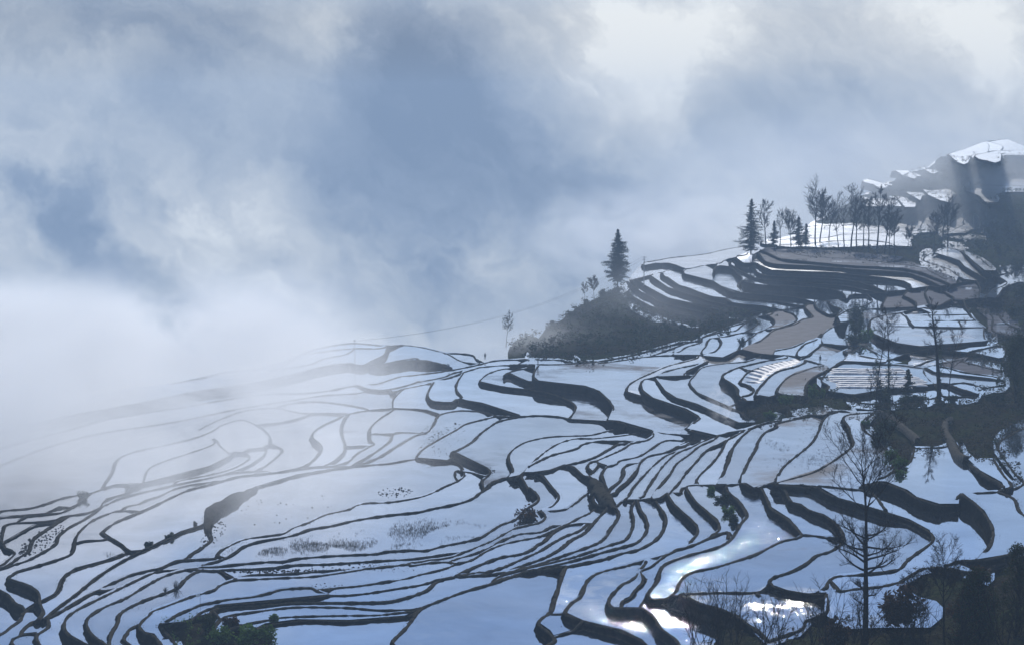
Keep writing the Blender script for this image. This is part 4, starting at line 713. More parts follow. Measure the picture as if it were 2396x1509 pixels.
('water',2516,[-439,2663,-435,2663,-411,2588,-397,2511,-403,2449,-413,2409,-405,2404,-410,2356,-418,2352,-384,2366,-384,2333,-393,2306,-394,2266,-402,2266,-403,2279,-406,2279,-421,2236,-449,2211,-465,2166,-469,2131,-478,2115,-481,2119,-478,2146,-447,2249,-456,2244,-472,2198,-475,2162,-484,2154,-488,2135,-499,2082,-505,2119,-504,2138,-475,2249,-501,2232,-523,2115,-528,2123,-526,2166,-515,2244,-513,2310,-488,2449,-498,2454,-499,2475,-461,2617]),
('bed',3262,[705,3998,779,3952,766,3850,809,3822,803,3794,838,3808,826,3753,821,3767,805,3700,786,3537,705,3489,605,3387,575,3421,574,3443,588,3525,584,3573,567,3478,569,3537,591,3674,609,3727,618,3781,626,3808,635,3781,658,3836,680,3893]),
('water',2432,[-404,3795,-330,3795,-314,3726,-309,3670,-314,3605,-322,3594,-320,3552,-346,3451,-327,3365,-317,3266,-326,3052,-340,2992,-369,2963,-387,2970,-405,2970,-430,3052,-421,3052,-427,3083,-420,3083,-408,3156,-401,3301,-426,3356,-436,3338,-448,3432,-483,3542,-491,3605,-490,3659,-450,3681,-414,3737]),
('glitter',3076,[152,2035,157,2011,170,1992,162,1981,163,1974,204,1927,207,1903,200,1821,186,1751,167,1626,164,1606,163,1619,159,1614,162,1748,160,1811,147,1859,144,1910,132,1938]),
('water',2515,[-557,2583,-527,2539,-506,2496,-492,2455,-503,2449,-521,2400,-549,2357,-553,2311,-544,2249,-544,2219,-551,2191,-559,2219,-579,2262,-617,2302,-621,2324,-616,2352,-578,2419,-574,2449,-583,2506,-550,2528,-548,2544,-557,2566]),
('water',3270,[579,3224,585,3224,578,3165,556,3071,540,2932,517,2812,473,2688,414,2554,395,2523,367,2523,355,2529,369,2613,397,2709,466,2907,530,3175,543,3204,571,3194]),
('water',2835,[-5,2206,-3,2180,-23,2110,-58,2070,-100,1996,-104,1996,-104,2007,-114,1996,-143,1992,-166,2000,-157,2003,-167,2010,-240,2014,-299,1982,-307,1964,-328,2010,-333,2040,-331,2059,-310,2078,-251,2090,-206,2098,-210,2086,-308,2051,-323,2033,-216,2059,-141,2059,-99,2106,-86,2163,-80,2172,-63,2189,-24,2189]),
('shallow',2632,[54,4346,180,4222,200,4090,222,3825,222,3740,212,3570,201,3485,110,3517,114,3592,122,3636,123,3717,99,3825,62,3901,-19,3967,-67,4048,-63,4148,-34,4252,48,4315,47,4222,50,4222]),
('water',2793,[59,2468,61,2468,60,2441,40,2359,31,2345,27,2325,30,2321,24,2297,9,2274,4,2274,8,2287,-15,2274,-38,2237,-51,2211,-40,2202,-68,2143,-157,2072,-184,2060,-203,2068,-215,2080,-221,2099,-226,2099,-230,2111,-234,2147,-216,2135,-123,2189,-53,2278,-18,2369,32,2415]),
('water',2698,[-401,2049,-390,2041,-356,1957,-313,1787,-301,1727,-319,1724,-332,1727,-377,1885,-391,1927,-404,1950,-409,1991,-401,2013]),
('bed',3258,[1152,5487,1169,5487,1135,5215,1108,5089,1093,5064,1040,4876,1041,4831,996,4680,978,4701,921,4619,930,4578,903,4539,968,4424,949,4244,934,4177,924,4160,910,4095,893,4111,778,3911,796,3868,766,3839,749,3854,758,3897,753,4063,691,3926,715,4032,714,4079,733,4127,752,4279,780,4442,817,4619,848,4723,809,4680,830,4854,867,4968,979,5040,1030,5267,1111,5294,1120,5430]),
('water',2671,[-388,2294,-379,2294,-373,2267,-382,2219,-385,2160,-427,2059,-422,2030,-419,1977,-411,1930,-412,1921,-427,1954,-439,1970,-456,2009,-466,2052,-467,2074,-439,2156,-420,2254,-404,2285]),
('water',2610,[-420,2311,-399,2311,-394,2284,-397,2236,-421,2185,-428,2157,-421,2157,-437,2087,-441,2098,-456,2053,-418,1983,-399,1888,-414,1933,-409,1904,-401,1855,-402,1846,-440,1956,-471,2000,-483,2024,-494,2061,-496,2083,-492,2125,-445,2289]),
('rough',3373,[1127,4629,1109,4448,1066,4280,1046,4175,1036,4158,871,4059,835,4125,827,4210,822,4316,844,4487,943,4467,964,4608,1119,4587]),
('water',2463,[-544,2094,-532,2094,-523,2076,-520,2087,-512,2054,-493,2009,-433,1820,-428,1801,-440,1801,-460,1801,-462,1806,-523,1985,-544,2033,-547,2047,-541,2058,-546,2087]),
('mud',3059,[898,5687,887,5328,899,5328,913,5488,947,5516,922,5226,929,5226,882,4921,858,4899,812,4709,732,4477,714,4387,719,4369,693,4284,628,4153,629,4201,601,4137,549,4185,520,4267,524,4301,583,4459,654,4729,703,4791,758,4965,784,4988,804,5104,814,5277,862,5461,859,5572]),
('water',2503,[-100,3724,-21,3645,-22,3590,-14,3601,-14,3580,-31,3466,-57,3437,-45,3517,-84,3456,-145,3216,-147,3165,-157,3107,-172,3099,-203,3060,-248,3044,-258,3083,-260,3124,-228,3233,-185,3446,-156,3456,-147,3517,-139,3678]),
('water',2832,[300,3167,299,3124,290,3089,304,3115,293,3056,307,3089,261,2899,244,2877,253,2929,220,2847,234,2929,202,2812,172,2653,162,2640,154,2634,143,2597,131,2591,119,2603,115,2634,116,2665,120,2684,127,2671,135,2710,138,2750,137,2862,147,2914,161,2929,175,2975,197,2991,249,3150]),
('water',3203,[374,2650,377,2597,387,2604,388,2565,377,2559,381,2546,378,2516,408,2416,412,2304,410,2274,398,2206,380,2160,366,2156,374,2169,384,2192,393,2230,368,2225,345,2239,344,2325,331,2400,337,2528,330,2534,334,2559,342,2584,367,2610]),
('water',3064,[304,2720,310,2720,314,2659,312,2639,319,2546,318,2464,309,2392,297,2355,279,2275,256,2213,251,2251,265,2280,266,2319,246,2299,257,2335,261,2392,246,2504,242,2595,247,2633,287,2633]),
('water',2943,[311,3949,311,3775,321,3700,353,3615,405,3373,431,3353,432,3264,447,3283,437,3207,447,3217,438,3152,386,2974,379,2966,395,3048,354,2990,347,2990,353,3015,357,3040,339,3023,344,3057,324,3031,355,3108,322,3074,340,3135,297,3207,331,3333,331,3353,317,3436,267,3580,255,3687,261,3814,268,3853,299,3894]),
('water',3014,[576,4392,640,4357,638,4272,620,4128,589,3993,604,4007,553,3826,578,3880,540,3735,526,3722,549,3813,503,3760,524,3853,469,3786,444,3541,438,3496,430,3519,407,3409,408,3452,392,3420,353,3600,350,3722,357,3799,395,3978,412,4022,499,4082,539,4159,557,4239,542,4289]),
('water',2842,[-242,2037,-186,2037,-145,2022,-97,2033,-96,2011,-101,1986,-106,1986,-104,2011,-110,1997,-123,1990,-188,1979,-212,1982,-250,1968,-269,1951,-263,1944,-274,1934,-280,1941,-282,1958,-287,1958,-297,1927,-302,1927,-310,1937,-313,1948,-311,1986,-306,2000]),
('far',3733,[3069,13627,3002,13069,2546,11098,2413,10375,2149,9268,2120,9092,1988,8523,1694,7515,1694,7575,1774,7955,1631,7760,1594,7636,1448,6915,1390,6966,1415,7176,1366,7342,957,7017,930,7122,981,7342,1217,7457,1311,7698,1579,7955,1643,7889,1812,8448,1935,9006,2101,9643,2136,9944,2363,10846,2561,11362,2669,12234,2769,12721,2932,13069]),
('water',2725,[128,2842,137,2786,136,2766,141,2793,138,2720,143,2688,138,2609,119,2534,84,2484,70,2436,56,2441,31,2395,13,2395,-3,2375,-32,2303,-69,2253,-73,2235,-113,2222,-120,2218,-121,2227,-118,2231,-134,2276,-135,2299,-118,2299,-75,2332,-30,2416,-1,2500,34,2534,45,2574,46,2603,42,2615,72,2627,96,2695,111,2760,121,2760,128,2800]),
('water',2493,[-166,4167,-161,4167,-156,4042,-159,3989,-127,3989,-107,4056,16,3813,34,3651,33,3586,15,3473,-31,3483,-44,3503,-36,3544,-61,3597,-55,3618,-67,3640,-98,3651,-144,3597,-140,3674,-169,3730,-235,3754,-243,3886,-237,4029]),
('far',5173,[4665,16136,4809,16136,2690,9028,2271,8542,2154,8778,2116,8901,2216,9431,2473,10525,2834,11906,3662,14320]),
('water',2511,[-505,2492,-496,2492,-485,2467,-482,2421,-508,2286,-521,2106,-526,2117,-528,2113,-533,2102,-536,2140,-559,2217,-551,2259,-559,2308,-560,2368]),
('water',2722,[83,3039,109,3015,119,2968,126,2999,148,2872,142,2761,122,2665,118,2728,113,2728,82,2622,66,2587,45,2581,41,2628,59,2665,68,2735,49,2886,34,2915,44,2976]),
('water',2455,[-537,3408,-495,3270,-482,3252,-481,3226,-501,3118,-563,3002,-580,2972,-590,3040,-597,3134,-532,3315,-529,3352]),
('water',2674,[218,3619,246,3575,257,3438,251,3358,244,3358,241,3320,226,3255,241,3283,251,3349,254,3349,249,3283,217,3149,163,3107,179,3158,159,3149,165,3175,102,3158,110,3184,102,3184,74,3132,80,3116,53,3034,35,2942,25,2942,18,2891,15,2920,-5,2898,1,2949,-5,3116,7,3193,50,3283,140,3311,191,3388,209,3438,177,3479,178,3500,188,3564]),
('water',2551,[-32,3613,14,3602,14,3548,1,3466,-30,3416,-81,3154,-101,3205,-99,3154,-107,3121,-157,3145,-152,3249,-85,3527]),
('shallow',2479,[-241,3847,-181,3835,-144,3763,-133,3705,-131,3650,-139,3512,-149,3422,-171,3384,-185,3393,-210,3356,-253,3374,-263,3543,-235,3763]),
('water',3059,[263,2357,271,2357,273,2312,282,2342,274,2258,254,2197,237,2162,175,2094,170,2049,155,1988,147,1984,138,1937,134,1944,111,1944,114,1988,125,2014,140,2069,141,2106,159,2136,181,2202,243,2292]),
('glitter',2887,[207,2694,213,2649,209,2624,216,2529,208,2429,196,2367,171,2283,142,2233,58,2154,59,2188,64,2210,35,2193,19,2175,15,2175,18,2188,75,2242,154,2336,166,2377,175,2424,178,2494,174,2534,173,2624,185,2649,189,2675,203,2668]),
('shallow',2698,[-61,2378,-58,2378,-55,2344,-61,2315,-54,2315,-63,2274,-76,2251,-114,2225,-130,2225,-122,2234,-131,2238,-184,2203,-260,2187,-231,2182,-212,2153,-211,2145,-223,2137,-297,2121,-307,2106,-315,2106,-325,2121,-325,2129,-301,2137,-260,2182,-304,2178,-319,2158,-342,2195,-330,2229,-356,2274,-129,2329]),
('water',2992,[345,3996,381,3996,356,3897,371,3870,382,3911,376,3829,362,3764,363,3701,404,3500,417,3489,428,3281,420,3223,430,3232,423,3176,392,3069,374,3069,371,3078,375,3095,386,3131,385,3167,408,3195,416,3213,418,3242,389,3242,339,3467,308,3546,294,3652,290,3856]),
('water',2833,[-86,2164,-83,2164,-83,2147,-98,2083,-132,2041,-303,2018,-318,2011,-315,2000,-324,2015,-328,2022,-332,2048,-331,2060,-277,2103,-223,2123,-204,2091,-186,2091,-117,2131]),
('water',3117,[458,3277,469,3277,466,3199,475,3208,464,3133,419,2984,399,2943,342,2677,329,2592,324,2611,313,2567,298,2561,293,2561,297,2605,284,2605,285,2618,305,2704,342,2927,388,3106,435,3180,435,3247]),
('far',3488,[998,7645,1008,7645,992,7475,982,7475,963,7156,1026,7056,1028,6817,1347,6264,1304,5695,1245,5478,1177,5448,1133,5389,1159,5538,1165,5663,1132,5794,1019,6002,832,6075,819,6424,779,6424,788,6725,871,7007,909,7259,919,7420]),
('water',2434,[-341,4903,-224,4864,-161,4733,-118,4557,-70,4523,-69,4457,-59,4474,-59,4425,-79,4241,-136,4169,-160,4198,-163,4227,-153,4271,-190,4331,-181,4347,-185,4378,-211,4441,-225,4523,-342,4393,-357,4490,-369,4507,-375,4591,-369,4751,-341,4845]),
('water',2861,[-232,2119,-224,2115,-204,2079,-318,2033,-322,2030,-324,2000,-346,1961,-366,1954,-367,1968,-337,2045,-285,2076,-260,2111]),
('bed',3158,[797,4536,805,4536,792,4352,755,4133,709,3979,660,3878,614,3715,615,3741,633,3822,600,3741,584,3768,538,3652,516,3627,530,3690,518,3677,455,3462,443,3363,441,3395,424,3384,413,3417,420,3462,430,3462,450,3531,453,3590,439,3627,452,3715,478,3822,551,3949,609,4009,622,4054,611,4054,620,4117,649,4181,715,4405,700,4299,754,4265]),
('glitter',2815,[135,2661,147,2661,150,2636,152,2588,146,2501,129,2410,108,2345,113,2345,111,2335,85,2292,112,2316,99,2282,84,2264,101,2264,74,2223,60,2206,65,2241,53,2232,2,2163,-2,2163,-10,2206,7,2241,35,2278,52,2316,76,2395,91,2421,130,2588,124,2618]),
('glitter',2989,[675,6957,724,6626,727,6472,708,6083,717,6018,869,5768,859,5651,803,5738,847,5622,839,5483,824,5403,779,5326,750,5275,715,5403,639,5483,636,5651,599,5709,537,6117,522,6666]),
('water',2739,[222,3215,225,3215,221,3162,203,3086,174,3069,126,2936,118,2951,102,2928,97,2959,82,2974,60,2928,32,2906,19,2906,29,2982,59,3061,105,3128,123,3189]),
('far',3722,[2366,11528,2387,11528,2261,10752,2327,10999,2342,10752,2260,10291,2204,10074,2082,9476,1820,8470,1759,8322,1652,7780,1556,7418,1508,7595,997,7035,966,7035,997,7361,1168,7780,1360,8701,1483,9203,1701,9292,1754,8862,1877,9383,2178,10402,2126,10633]),
('water',3204,[794,3719,828,3706,819,3605,811,3592,787,3463,787,3485,763,3407,780,3440,785,3440,776,3407,744,3321,722,3279,632,3229,587,3269,588,3363,607,3463,606,3474,639,3580]),
('water',2495,[-327,3650,-321,3650,-320,3543,-310,3432,-293,3327,-287,3246,-291,3178,-305,3112,-304,3096,-287,3096,-298,3025,-330,3010,-338,3010,-353,3072,-335,3136,-329,3264,-338,3327,-356,3383,-363,3471]),
('glitter',3003,[247,2692,252,2666,259,2666,259,2602,268,2541,276,2416,268,2343,238,2255,252,2264,235,2213,216,2182,203,2164,198,2200,205,2218,201,2245,212,2264,216,2293,229,2333,236,2384,218,2523,215,2595,227,2640,234,2640]),
('shallow',2460,[-241,3860,-230,3812,-227,3741,-255,3534,-251,3454,-238,3386,-234,3321,-243,3241,-282,3258,-292,3267,-310,3367,-336,3640,-306,3730,-236,3776]),
('water',3094,[882,7362,905,7362,905,7122,1110,6985,1166,6727,1142,6487,1120,6411,1099,6193,1082,6158,1065,5956,1048,5892,1023,5677,1010,5647,966,5395,910,5189,897,5290,839,5239,859,5395,838,5561,676,5736,709,6089,762,6374,768,6526,800,6769,832,6941,857,6769,878,6985,842,7076,855,7216]),
('water',2420,[-497,3363,-469,3345,-446,3255,-439,3204,-441,3138,-454,3090,-446,3090,-445,3074,-478,3006,-475,2991,-518,2940,-517,2905,-561,2857,-583,2804,-598,2753,-614,2791,-627,2851,-630,2919,-609,2962,-609,3021,-592,3090,-559,3122,-517,3221,-500,3300]),
('water',3404,[949,7558,970,7088,1342,6461,1313,6226,1297,6188,1273,6006,1250,6077,1249,5971,1195,5610,1167,5490,1053,5374,1064,5610,1037,5801,797,5971,788,6114,823,6544,802,6544,864,6897,881,7137]),
('water',2443,[-634,3016,-598,3016,-584,2972,-593,2943,-594,2886,-614,2845,-608,2799,-604,2806,-600,2786,-600,2742,-614,2699,-639,2681,-639,2657,-686,2640,-694,2640,-705,2663,-714,2699,-715,2754,-687,2780,-676,2774,-677,2736,-657,2748,-653,2780,-668,2793,-656,2893,-636,2928,-643,2994]),
('water',2829,[170,2705,176,2705,180,2667,187,2679,186,2648,183,2648,177,2587,177,2605,172,2587,172,2546,162,2430,144,2353,148,2348,136,2314,143,2309,134,2281,61,2187,59,2196,64,2231,58,2222,30,2196,23,2213,26,2217,24,2235,102,2353,118,2393,143,2523,145,2569,143,2599,139,2599,140,2617,156,2673,166,2679]),
('mud',3674,[1043,7501,1076,7501,1045,7062,1063,6910,1328,6448,1274,6280,1218,6199,1299,6006,1264,5620,1266,5430,1245,5339,1223,5310,1240,5755,1217,5932,1063,6044,894,6363,896,6813,865,6718,896,6960,945,7167,957,7330]),
('rough',2863,[586,4693,598,4636,624,4693,619,4489,603,4368,618,4436,604,4334,595,4351,581,4253,593,4253,580,4175,586,4175,504,3861,480,3809,448,3796,442,3914,423,3914,392,3874,365,3758,345,3758,342,3874,309,3822,298,3835,292,3796,279,3783,282,3733,275,3637,268,3672,256,3649,228,3721,236,3835,248,3887,332,4129,414,4269,425,4334,436,4334,452,4471,500,4454,552,4617,568,4617]),
('water',2961,[412,3224,415,3224,399,3097,360,2964,339,2909,335,2909,346,2980,321,2924,321,2948,307,2916,263,2755,237,2636,220,2580,216,2624,202,2586,193,2580,193,2599,259,2901,303,3037,336,3106,341,3132]),
('water',2449,[-655,2890,-646,2883,-646,2809,-651,2777,-670,2783,-677,2733,-784,2690,-808,2702,-829,2733,-719,2764,-695,2803,-686,2849]),
('water',2447,[-610,2778,-600,2740,-600,2709,-617,2587,-609,2538,-610,2465,-622,2400,-634,2377,-638,2377,-648,2396,-648,2405,-640,2485,-654,2576,-646,2661,-649,2673,-658,2667,-659,2679,-647,2691,-643,2721,-618,2740]),
('water',2813,[350,3408,359,3398,365,3271,355,3161,366,3188,358,3118,339,3051,343,3084,313,2971,289,2947,288,2963,296,2994,270,2986,284,3034,264,3042,274,3076,281,3076,277,3084,284,3109,245,3101,206,2986,195,2955,197,2947,193,2932,179,2917,172,2932,150,2872,139,2880,148,2924,136,2947,133,2978,172,3059,198,3144,228,3179,241,3224,244,3261,288,3224,300,3290,328,3388]),
('glitter',2851,[176,2681,179,2655,186,2668,188,2649,185,2637,184,2594,188,2506,180,2409,158,2328,169,2338,150,2276,61,2173,58,2173,61,2212,57,2212,7,2152,-21,2119,-25,2140,-9,2195,60,2257,139,2363,147,2388,158,2451,165,2594,171,2630,165,2637]),
('glitter',2798,[93,2504,103,2504,105,2482,103,2487,82,2397,62,2377,36,2304,8,2253,10,2244,-2,2222,10,2226,-10,2191,-8,2187,-10,2179,-21,2174,-20,2187,-30,2179,-44,2162,-61,2162,-68,2191,-68,2200,-15,2299,16,2323,41,2387,56,2460,68,2487]),
('water',2958,[1135,8609,1002,7566,818,6667,790,6707,790,6871,711,6589,635,6475,562,6788,615,6871,599,7088,542,7179,488,7044,500,7225,778,7669,914,8054,1004,8171]),
('water',3624,[1861,6394,1903,6353,1683,5619,1424,5401,1348,5227,1253,4935,1235,4960,1310,5199,1420,5462,1453,5719,1418,5652,1477,5856,1468,5928,1547,6191,1521,6001,1696,6271]),
('glitter',3114,[875,7382,891,7382,871,7002,839,7002,813,6461,758,6064,760,6168,733,6133,700,5899,688,5683,651,5932,648,6133,583,6423,591,6578,617,6700,745,6913,831,7235,839,7187]),
('water',2479,[39,4731,53,4571,71,4571,69,4470,80,4487,78,4389,54,4222,49,4281,37,4178,18,4222,3,4178,-65,4150,-68,4222,-75,4222,-173,4026,-177,4107,-233,3986,-238,3986,-237,4026,-247,4012,-305,4039,-334,4107,-300,4121,-249,4266,-140,4358,-40,4554,30,4588]),
('water',3325,[973,7745,958,7362,929,7160,906,7111,881,6699,902,6699,896,6743,925,7111,923,6922,963,6922,973,7111,996,7111,1225,6876,1252,6531,1210,6450,1213,6256,1166,6256,1178,6074,1170,6003,1162,6003,1138,6003,1144,5868,1115,5614,1086,5466,1035,5495,980,5738,763,6003,756,6573,788,6831,816,6968,902,7260,942,7522,952,7688]),
('water',2790,[501,7144,524,7144,524,6889,564,6972,566,6808,671,6190,689,6157,703,6257,693,6503,748,6325,740,6190,756,6092,737,6028,740,5875,727,5816,725,5673,714,5645,702,5511,646,5212,597,5236,631,5433,600,5459,605,5511,484,5875,437,6430,437,6652,417,6614,427,6769,461,7014]),
('water',2512,[-573,2727,-534,2720,-530,2696,-530,2665,-553,2584,-541,2540,-546,2492,-568,2492,-576,2476,-592,2551,-594,2659]),
('water',3268,[875,7198,856,7006,862,6781,890,6653,932,6695,907,6738,921,7006,978,6960,982,7101,1191,6825,1221,6653,1180,6570,1222,6333,1112,6570,970,6570,1100,6449,1131,6295,1184,6148,1173,6077,1163,6077,1080,6184,1151,5973,1118,5683,1089,5533,1072,5562,1021,5447,984,5475,933,5309,960,5533,947,5652,739,5808,722,5973,742,6184,747,6570,705,6570,726,6738]),
('water',3043,[409,3181,412,3181,400,3090,356,2931,303,2631,297,2644,282,2587,256,2587,256,2600,254,2644,261,2644,267,2711,318,2892,343,3030,370,3090,381,3135]),
('mud',3606,[989,7502,1002,7280,972,7173,969,6969,996,6730,1322,6297,1312,5709,1264,5423,1221,5364,1198,5334,1217,5578,1210,5845,846,6217,842,6338,873,6730,834,6638,876,6969,954,7389]),
('water',2854,[-101,2025,-98,1999,-103,1981,-105,1981,-104,2007,-114,1989,-171,1971,-227,1974,-258,1957,-265,1940,-278,1950,-281,1960,-247,1989,-137,1999,-103,2014]),
('water',2438,[-416,3963,-360,3938,-295,3851,-280,3768,-282,3677,-325,3644,-324,3611,-347,3611,-327,3688,-324,3722,-396,3722,-417,3666,-463,3722,-476,3768,-485,3839,-484,3875]),
('water',2724,[241,3477,259,3456,266,3366,263,3308,257,3234,222,3095,213,3078,164,3086,171,3111,154,3111,166,3154,141,3154,121,3137,104,3078,51,2990,35,2944,31,2944,28,2982,47,3086,82,3207,103,3243,146,3243,228,3308,231,3356,207,3405,230,3426]),
('water',2444,[-658,2692,-650,2692,-639,2651,-646,2555,-634,2491,-632,2456,-639,2426,-640,2368,-652,2359,-661,2378,-661,2387,-655,2471,-662,2491,-676,2507,-690,2539,-697,2561,-698,2577,-686,2674]),
('water',3008,[354,3077,357,3068,343,2968,315,2844,276,2709,270,2637,255,2587,246,2587,247,2650,234,2612,231,2599,219,2599,220,2612,263,2800,305,2960]),
('mud',3283,[618,3805,630,3791,626,3750,563,3582,518,3361,489,3372,477,3394,483,3451,520,3607,554,3697]),
('water',3349,[399,2475,463,2439,464,2382,459,2311,454,2305,414,2387]),
('water',2810,[109,2504,111,2504,110,2476,95,2407,75,2367,47,2285,55,2285,45,2266,51,2262,42,2243,50,2252,51,2243,6,2186,-4,2157,-33,2149,-22,2165,-44,2161,-51,2199,-6,2248,37,2332,63,2407,84,2439,99,2498,107,2493]),
('water',2446,[-729,2759,-714,2759,-699,2722,-706,2685,-703,2674,-696,2674,-694,2638,-705,2633,-687,2543,-690,2538,-702,2565,-735,2610,-800,2691,-806,2728]),
('water',2614,[-431,2009,-412,1971,-403,1944,-353,1773,-348,1751,-361,1751,-373,1751,-404,1850,-424,1961,-434,1981]),
('water',2546,[-380,2451,-365,2416,-362,2421,-356,2381,-358,2362,-347,2367,-348,2348,-345,2339,-353,2275,-368,2258,-371,2236,-423,2224,-452,2138,-468,2131,-473,2142,-468,2162,-463,2174,-476,2166,-486,2190,-473,2236,-482,2228,-489,2228,-491,2236,-479,2293,-463,2325,-440,2343,-425,2391,-372,2401,-378,2416]),
('water',2934,[62,2016,75,1997,83,1961,82,1933,72,1940,63,1903,48,1886,42,1880,39,1899,28,1930,27,1944,36,1972,56,1972]),
('water',3227,[609,3937,627,3850,638,3864,633,3808,604,3714,525,3575,507,3515,487,3401,475,3358,474,3379,477,3412,460,3379,438,3401,459,3527,517,3741,575,3836]),
('water',2557,[-111,4296,-102,4296,-100,4206,-109,4049,-93,3841,-115,3829,-121,3792,-148,3792,-163,3817,-173,3891,-173,4091,-112,4251]),
('far',5194,[2648,11189,2725,10993,2408,10112,2293,9647,2691,9223,2664,9090,2546,8713,2146,8366,2065,8149,1950,7653,1854,7298,1791,7214,1939,7943,2040,8594,2242,9502,2220,9502]),
('rough',3248,[859,3847,944,3698,965,3724,951,3659,953,3634,923,3512,891,3431,867,3420,841,3386,842,3420,850,3453,841,3500,822,3500,818,3559,778,3547,793,3685,816,3792]),
('water',3554,[1387,4636,1393,4636,1158,3855,1151,3870,1191,3996,1149,4096,1133,4165,1148,4237,1331,4448]),
('water',2905,[343,3250,352,3250,356,3176,348,3105,361,3131,355,3080,338,3021,343,3063,324,2989,292,2926,273,2858,273,2873,297,2965,286,2941,252,2829,214,2659,199,2591,195,2615,178,2603,172,2603,173,2615,184,2640,227,2865,265,3013,285,3037,308,3088,314,3123,330,3140,334,3158,319,3194]),
('water',2890,[573,6922,658,6170,684,6137,685,6272,610,6717,619,6880,634,6880,663,6524,717,6378,711,6204,735,6170,727,6103,834,5944,826,5852,766,5913,813,5792,797,5537,771,5354,721,5135,704,5112,706,5206,670,5182,703,5329,659,5304,666,5379,645,5510,590,5648,503,6170,484,6678]),
('rough',3234,[965,4446,1070,4336,1067,4283,1024,4249,1071,4148,1043,3991,1026,3931,996,3873,983,3789,973,3762,956,3789,929,3859,839,3735,819,3735,803,3683,782,3696,789,3776,812,3887,828,3931,846,4052,889,4198,879,4232,929,4391]),
('far',3563,[1609,7297,1645,6987,1615,6570,1521,6010,1503,5938,1484,5938,1417,5665,1394,5665,1358,5569,1338,5633,1343,5731,1291,5538,1320,5764,1317,5974,1303,5938,1301,5833,1286,5798,1285,5938,1311,6122,1327,6160,1341,6278,1451,6795,1532,7088]),
('water',3398,[558,2116,556,2064,550,2059,541,2026,519,1981,505,1962,495,1924,482,1898,465,1931,469,1943,479,1950,477,1954,465,1977,451,1981,453,1993,476,2013,498,2018,516,2051,532,2094]),
('water',2926,[626,4794,613,4674,567,4487,618,4636,562,4399,524,4382,470,4233,429,4265,484,4434,502,4542,508,4655]),
('water',2560,[481,7369,505,7109,487,6986,529,6568,538,6640,519,6790,518,7026,599,6498,611,6533,583,6640,580,6790,650,6568,649,6294,637,6294,632,6135,631,6042,617,6042,612,5782,599,5810,574,5594,567,5673,534,5568,499,5594,429,5838,383,6294,363,6103,360,6394,376,6677,396,6714]),
('glitter',3070,[144,2114,147,2081,142,2049,135,2029,126,1987,118,1976,115,1940,106,1940,102,1954,103,1987,121,2053,135,2077]),
('water',2864,[271,3045,278,3045,273,2996,230,2837,192,2642,176,2587,175,2618,171,2624,157,2624,157,2636,164,2655,191,2801,233,2965]),
('mud',3482,[1631,6826,1639,6645,1540,6083,1506,6046,1453,5802,1427,5769,1295,5201,1324,5283,1291,5147,1193,5018,1170,5044,1185,5121,1205,5311,1237,5485,1244,5607,1283,5736,1297,5836,1323,5904,1331,5802,1459,6010,1495,6312,1514,6392,1561,6433]),
('water',2849,[685,5397,686,5200,651,4952,622,4826,647,4888,593,4648,557,4537,550,4537,561,4592,500,4501,491,4501,499,4555,479,4537,456,4414,450,4313,446,4330,426,4233,394,4233,416,4281,426,4346,371,4346,374,4380,412,4519,454,4592,467,4706,496,4805,575,4888,615,5039,623,5107,647,5153,664,5346]),
('water',2672,[489,7351,504,6963,523,6963,556,6540,574,6540,554,6842,563,6922,593,6687,698,6364,686,5888,672,5859,676,6008,670,5888,665,5773,653,5802,633,5582,588,5354,569,5354,593,5556,558,5530,459,5888,424,6230,404,6687]),
('water',3501,[625,2590,663,2590,647,2479,642,2418,633,2388,626,2377,614,2365,622,2382,627,2412,620,2498]),
('water',2518,[-409,4771,-390,4771,-385,4716,-399,4505,-439,4455,-475,4296,-515,4251,-541,4343,-511,4679]),
('water',3019,[915,6788,967,6747,925,6666,1011,6434,963,6396,989,6287,957,6014,809,6080,916,5824,900,5589,863,5345,815,5219,817,5294,839,5424,810,5371,757,5533,662,5617,652,5794,653,5855,672,5982,664,6080,715,6360,743,6217,731,6114,806,6080,768,6148,774,6287,760,6287,781,6509,810,6509,810,6626,855,6587,864,6747,919,6706]),
('water',2493,[-213,3453,-210,3453,-207,3347,-223,3213,-246,3113,-242,3097,-249,3081,-252,3034,-281,3027,-287,3050,-295,3097,-271,3154,-265,3239,-243,3329,-252,3366,-257,3433,-215,3433]),
('water',2459,[-468,2985,-460,2985,-453,2941,-457,2871,-492,2811,-526,2661,-553,2673,-578,2747,-569,2753,-571,2785,-536,2858,-521,2934]),
('mud',3262,[941,3952,950,3952,925,3879,967,3740,932,3598,896,3636,836,3713,844,3794,865,3850]),
('far',3728,[1354,7707,1484,7524,1453,7239,1411,7025,1117,6824,969,6923,970,7025,1028,7350,1218,7465]),
('water',2476,[458,7261,478,7135,464,7013,486,6743,570,6392,601,6392,558,6598,622,6493,668,6634,659,6105,645,6045,643,5899,602,5760,560,5357,527,5197,456,5404,406,5452,366,5760,361,6105,379,6425,412,6670,451,6261,468,6261,439,6459,424,6780,430,6973,418,6933]),
('water',3074,[932,5286,954,5261,935,5042,882,4756,833,4576,773,4221,713,4033,675,4063,686,4109,703,4156,679,4172,683,4304,704,4463,728,4500,775,4674,835,4840,862,5042,913,5261]),
('water',3136,[471,3909,480,3839,491,3853,484,3798,460,3706,466,3694,463,3570,476,3619,456,3477,448,3489,434,3444,428,3400,416,3422,415,3466,426,3582,415,3719,429,3812]),
('mud',3289,[1255,6156,1274,6156,1222,5751,1205,5657,1179,5597,1149,5312,1088,5031,1031,4844,931,4800,1007,4890,1041,4936,1078,5055,973,5007,1087,5508,1072,5508,1096,5657,1166,5913,1199,5947,1183,6015,1200,6085]),
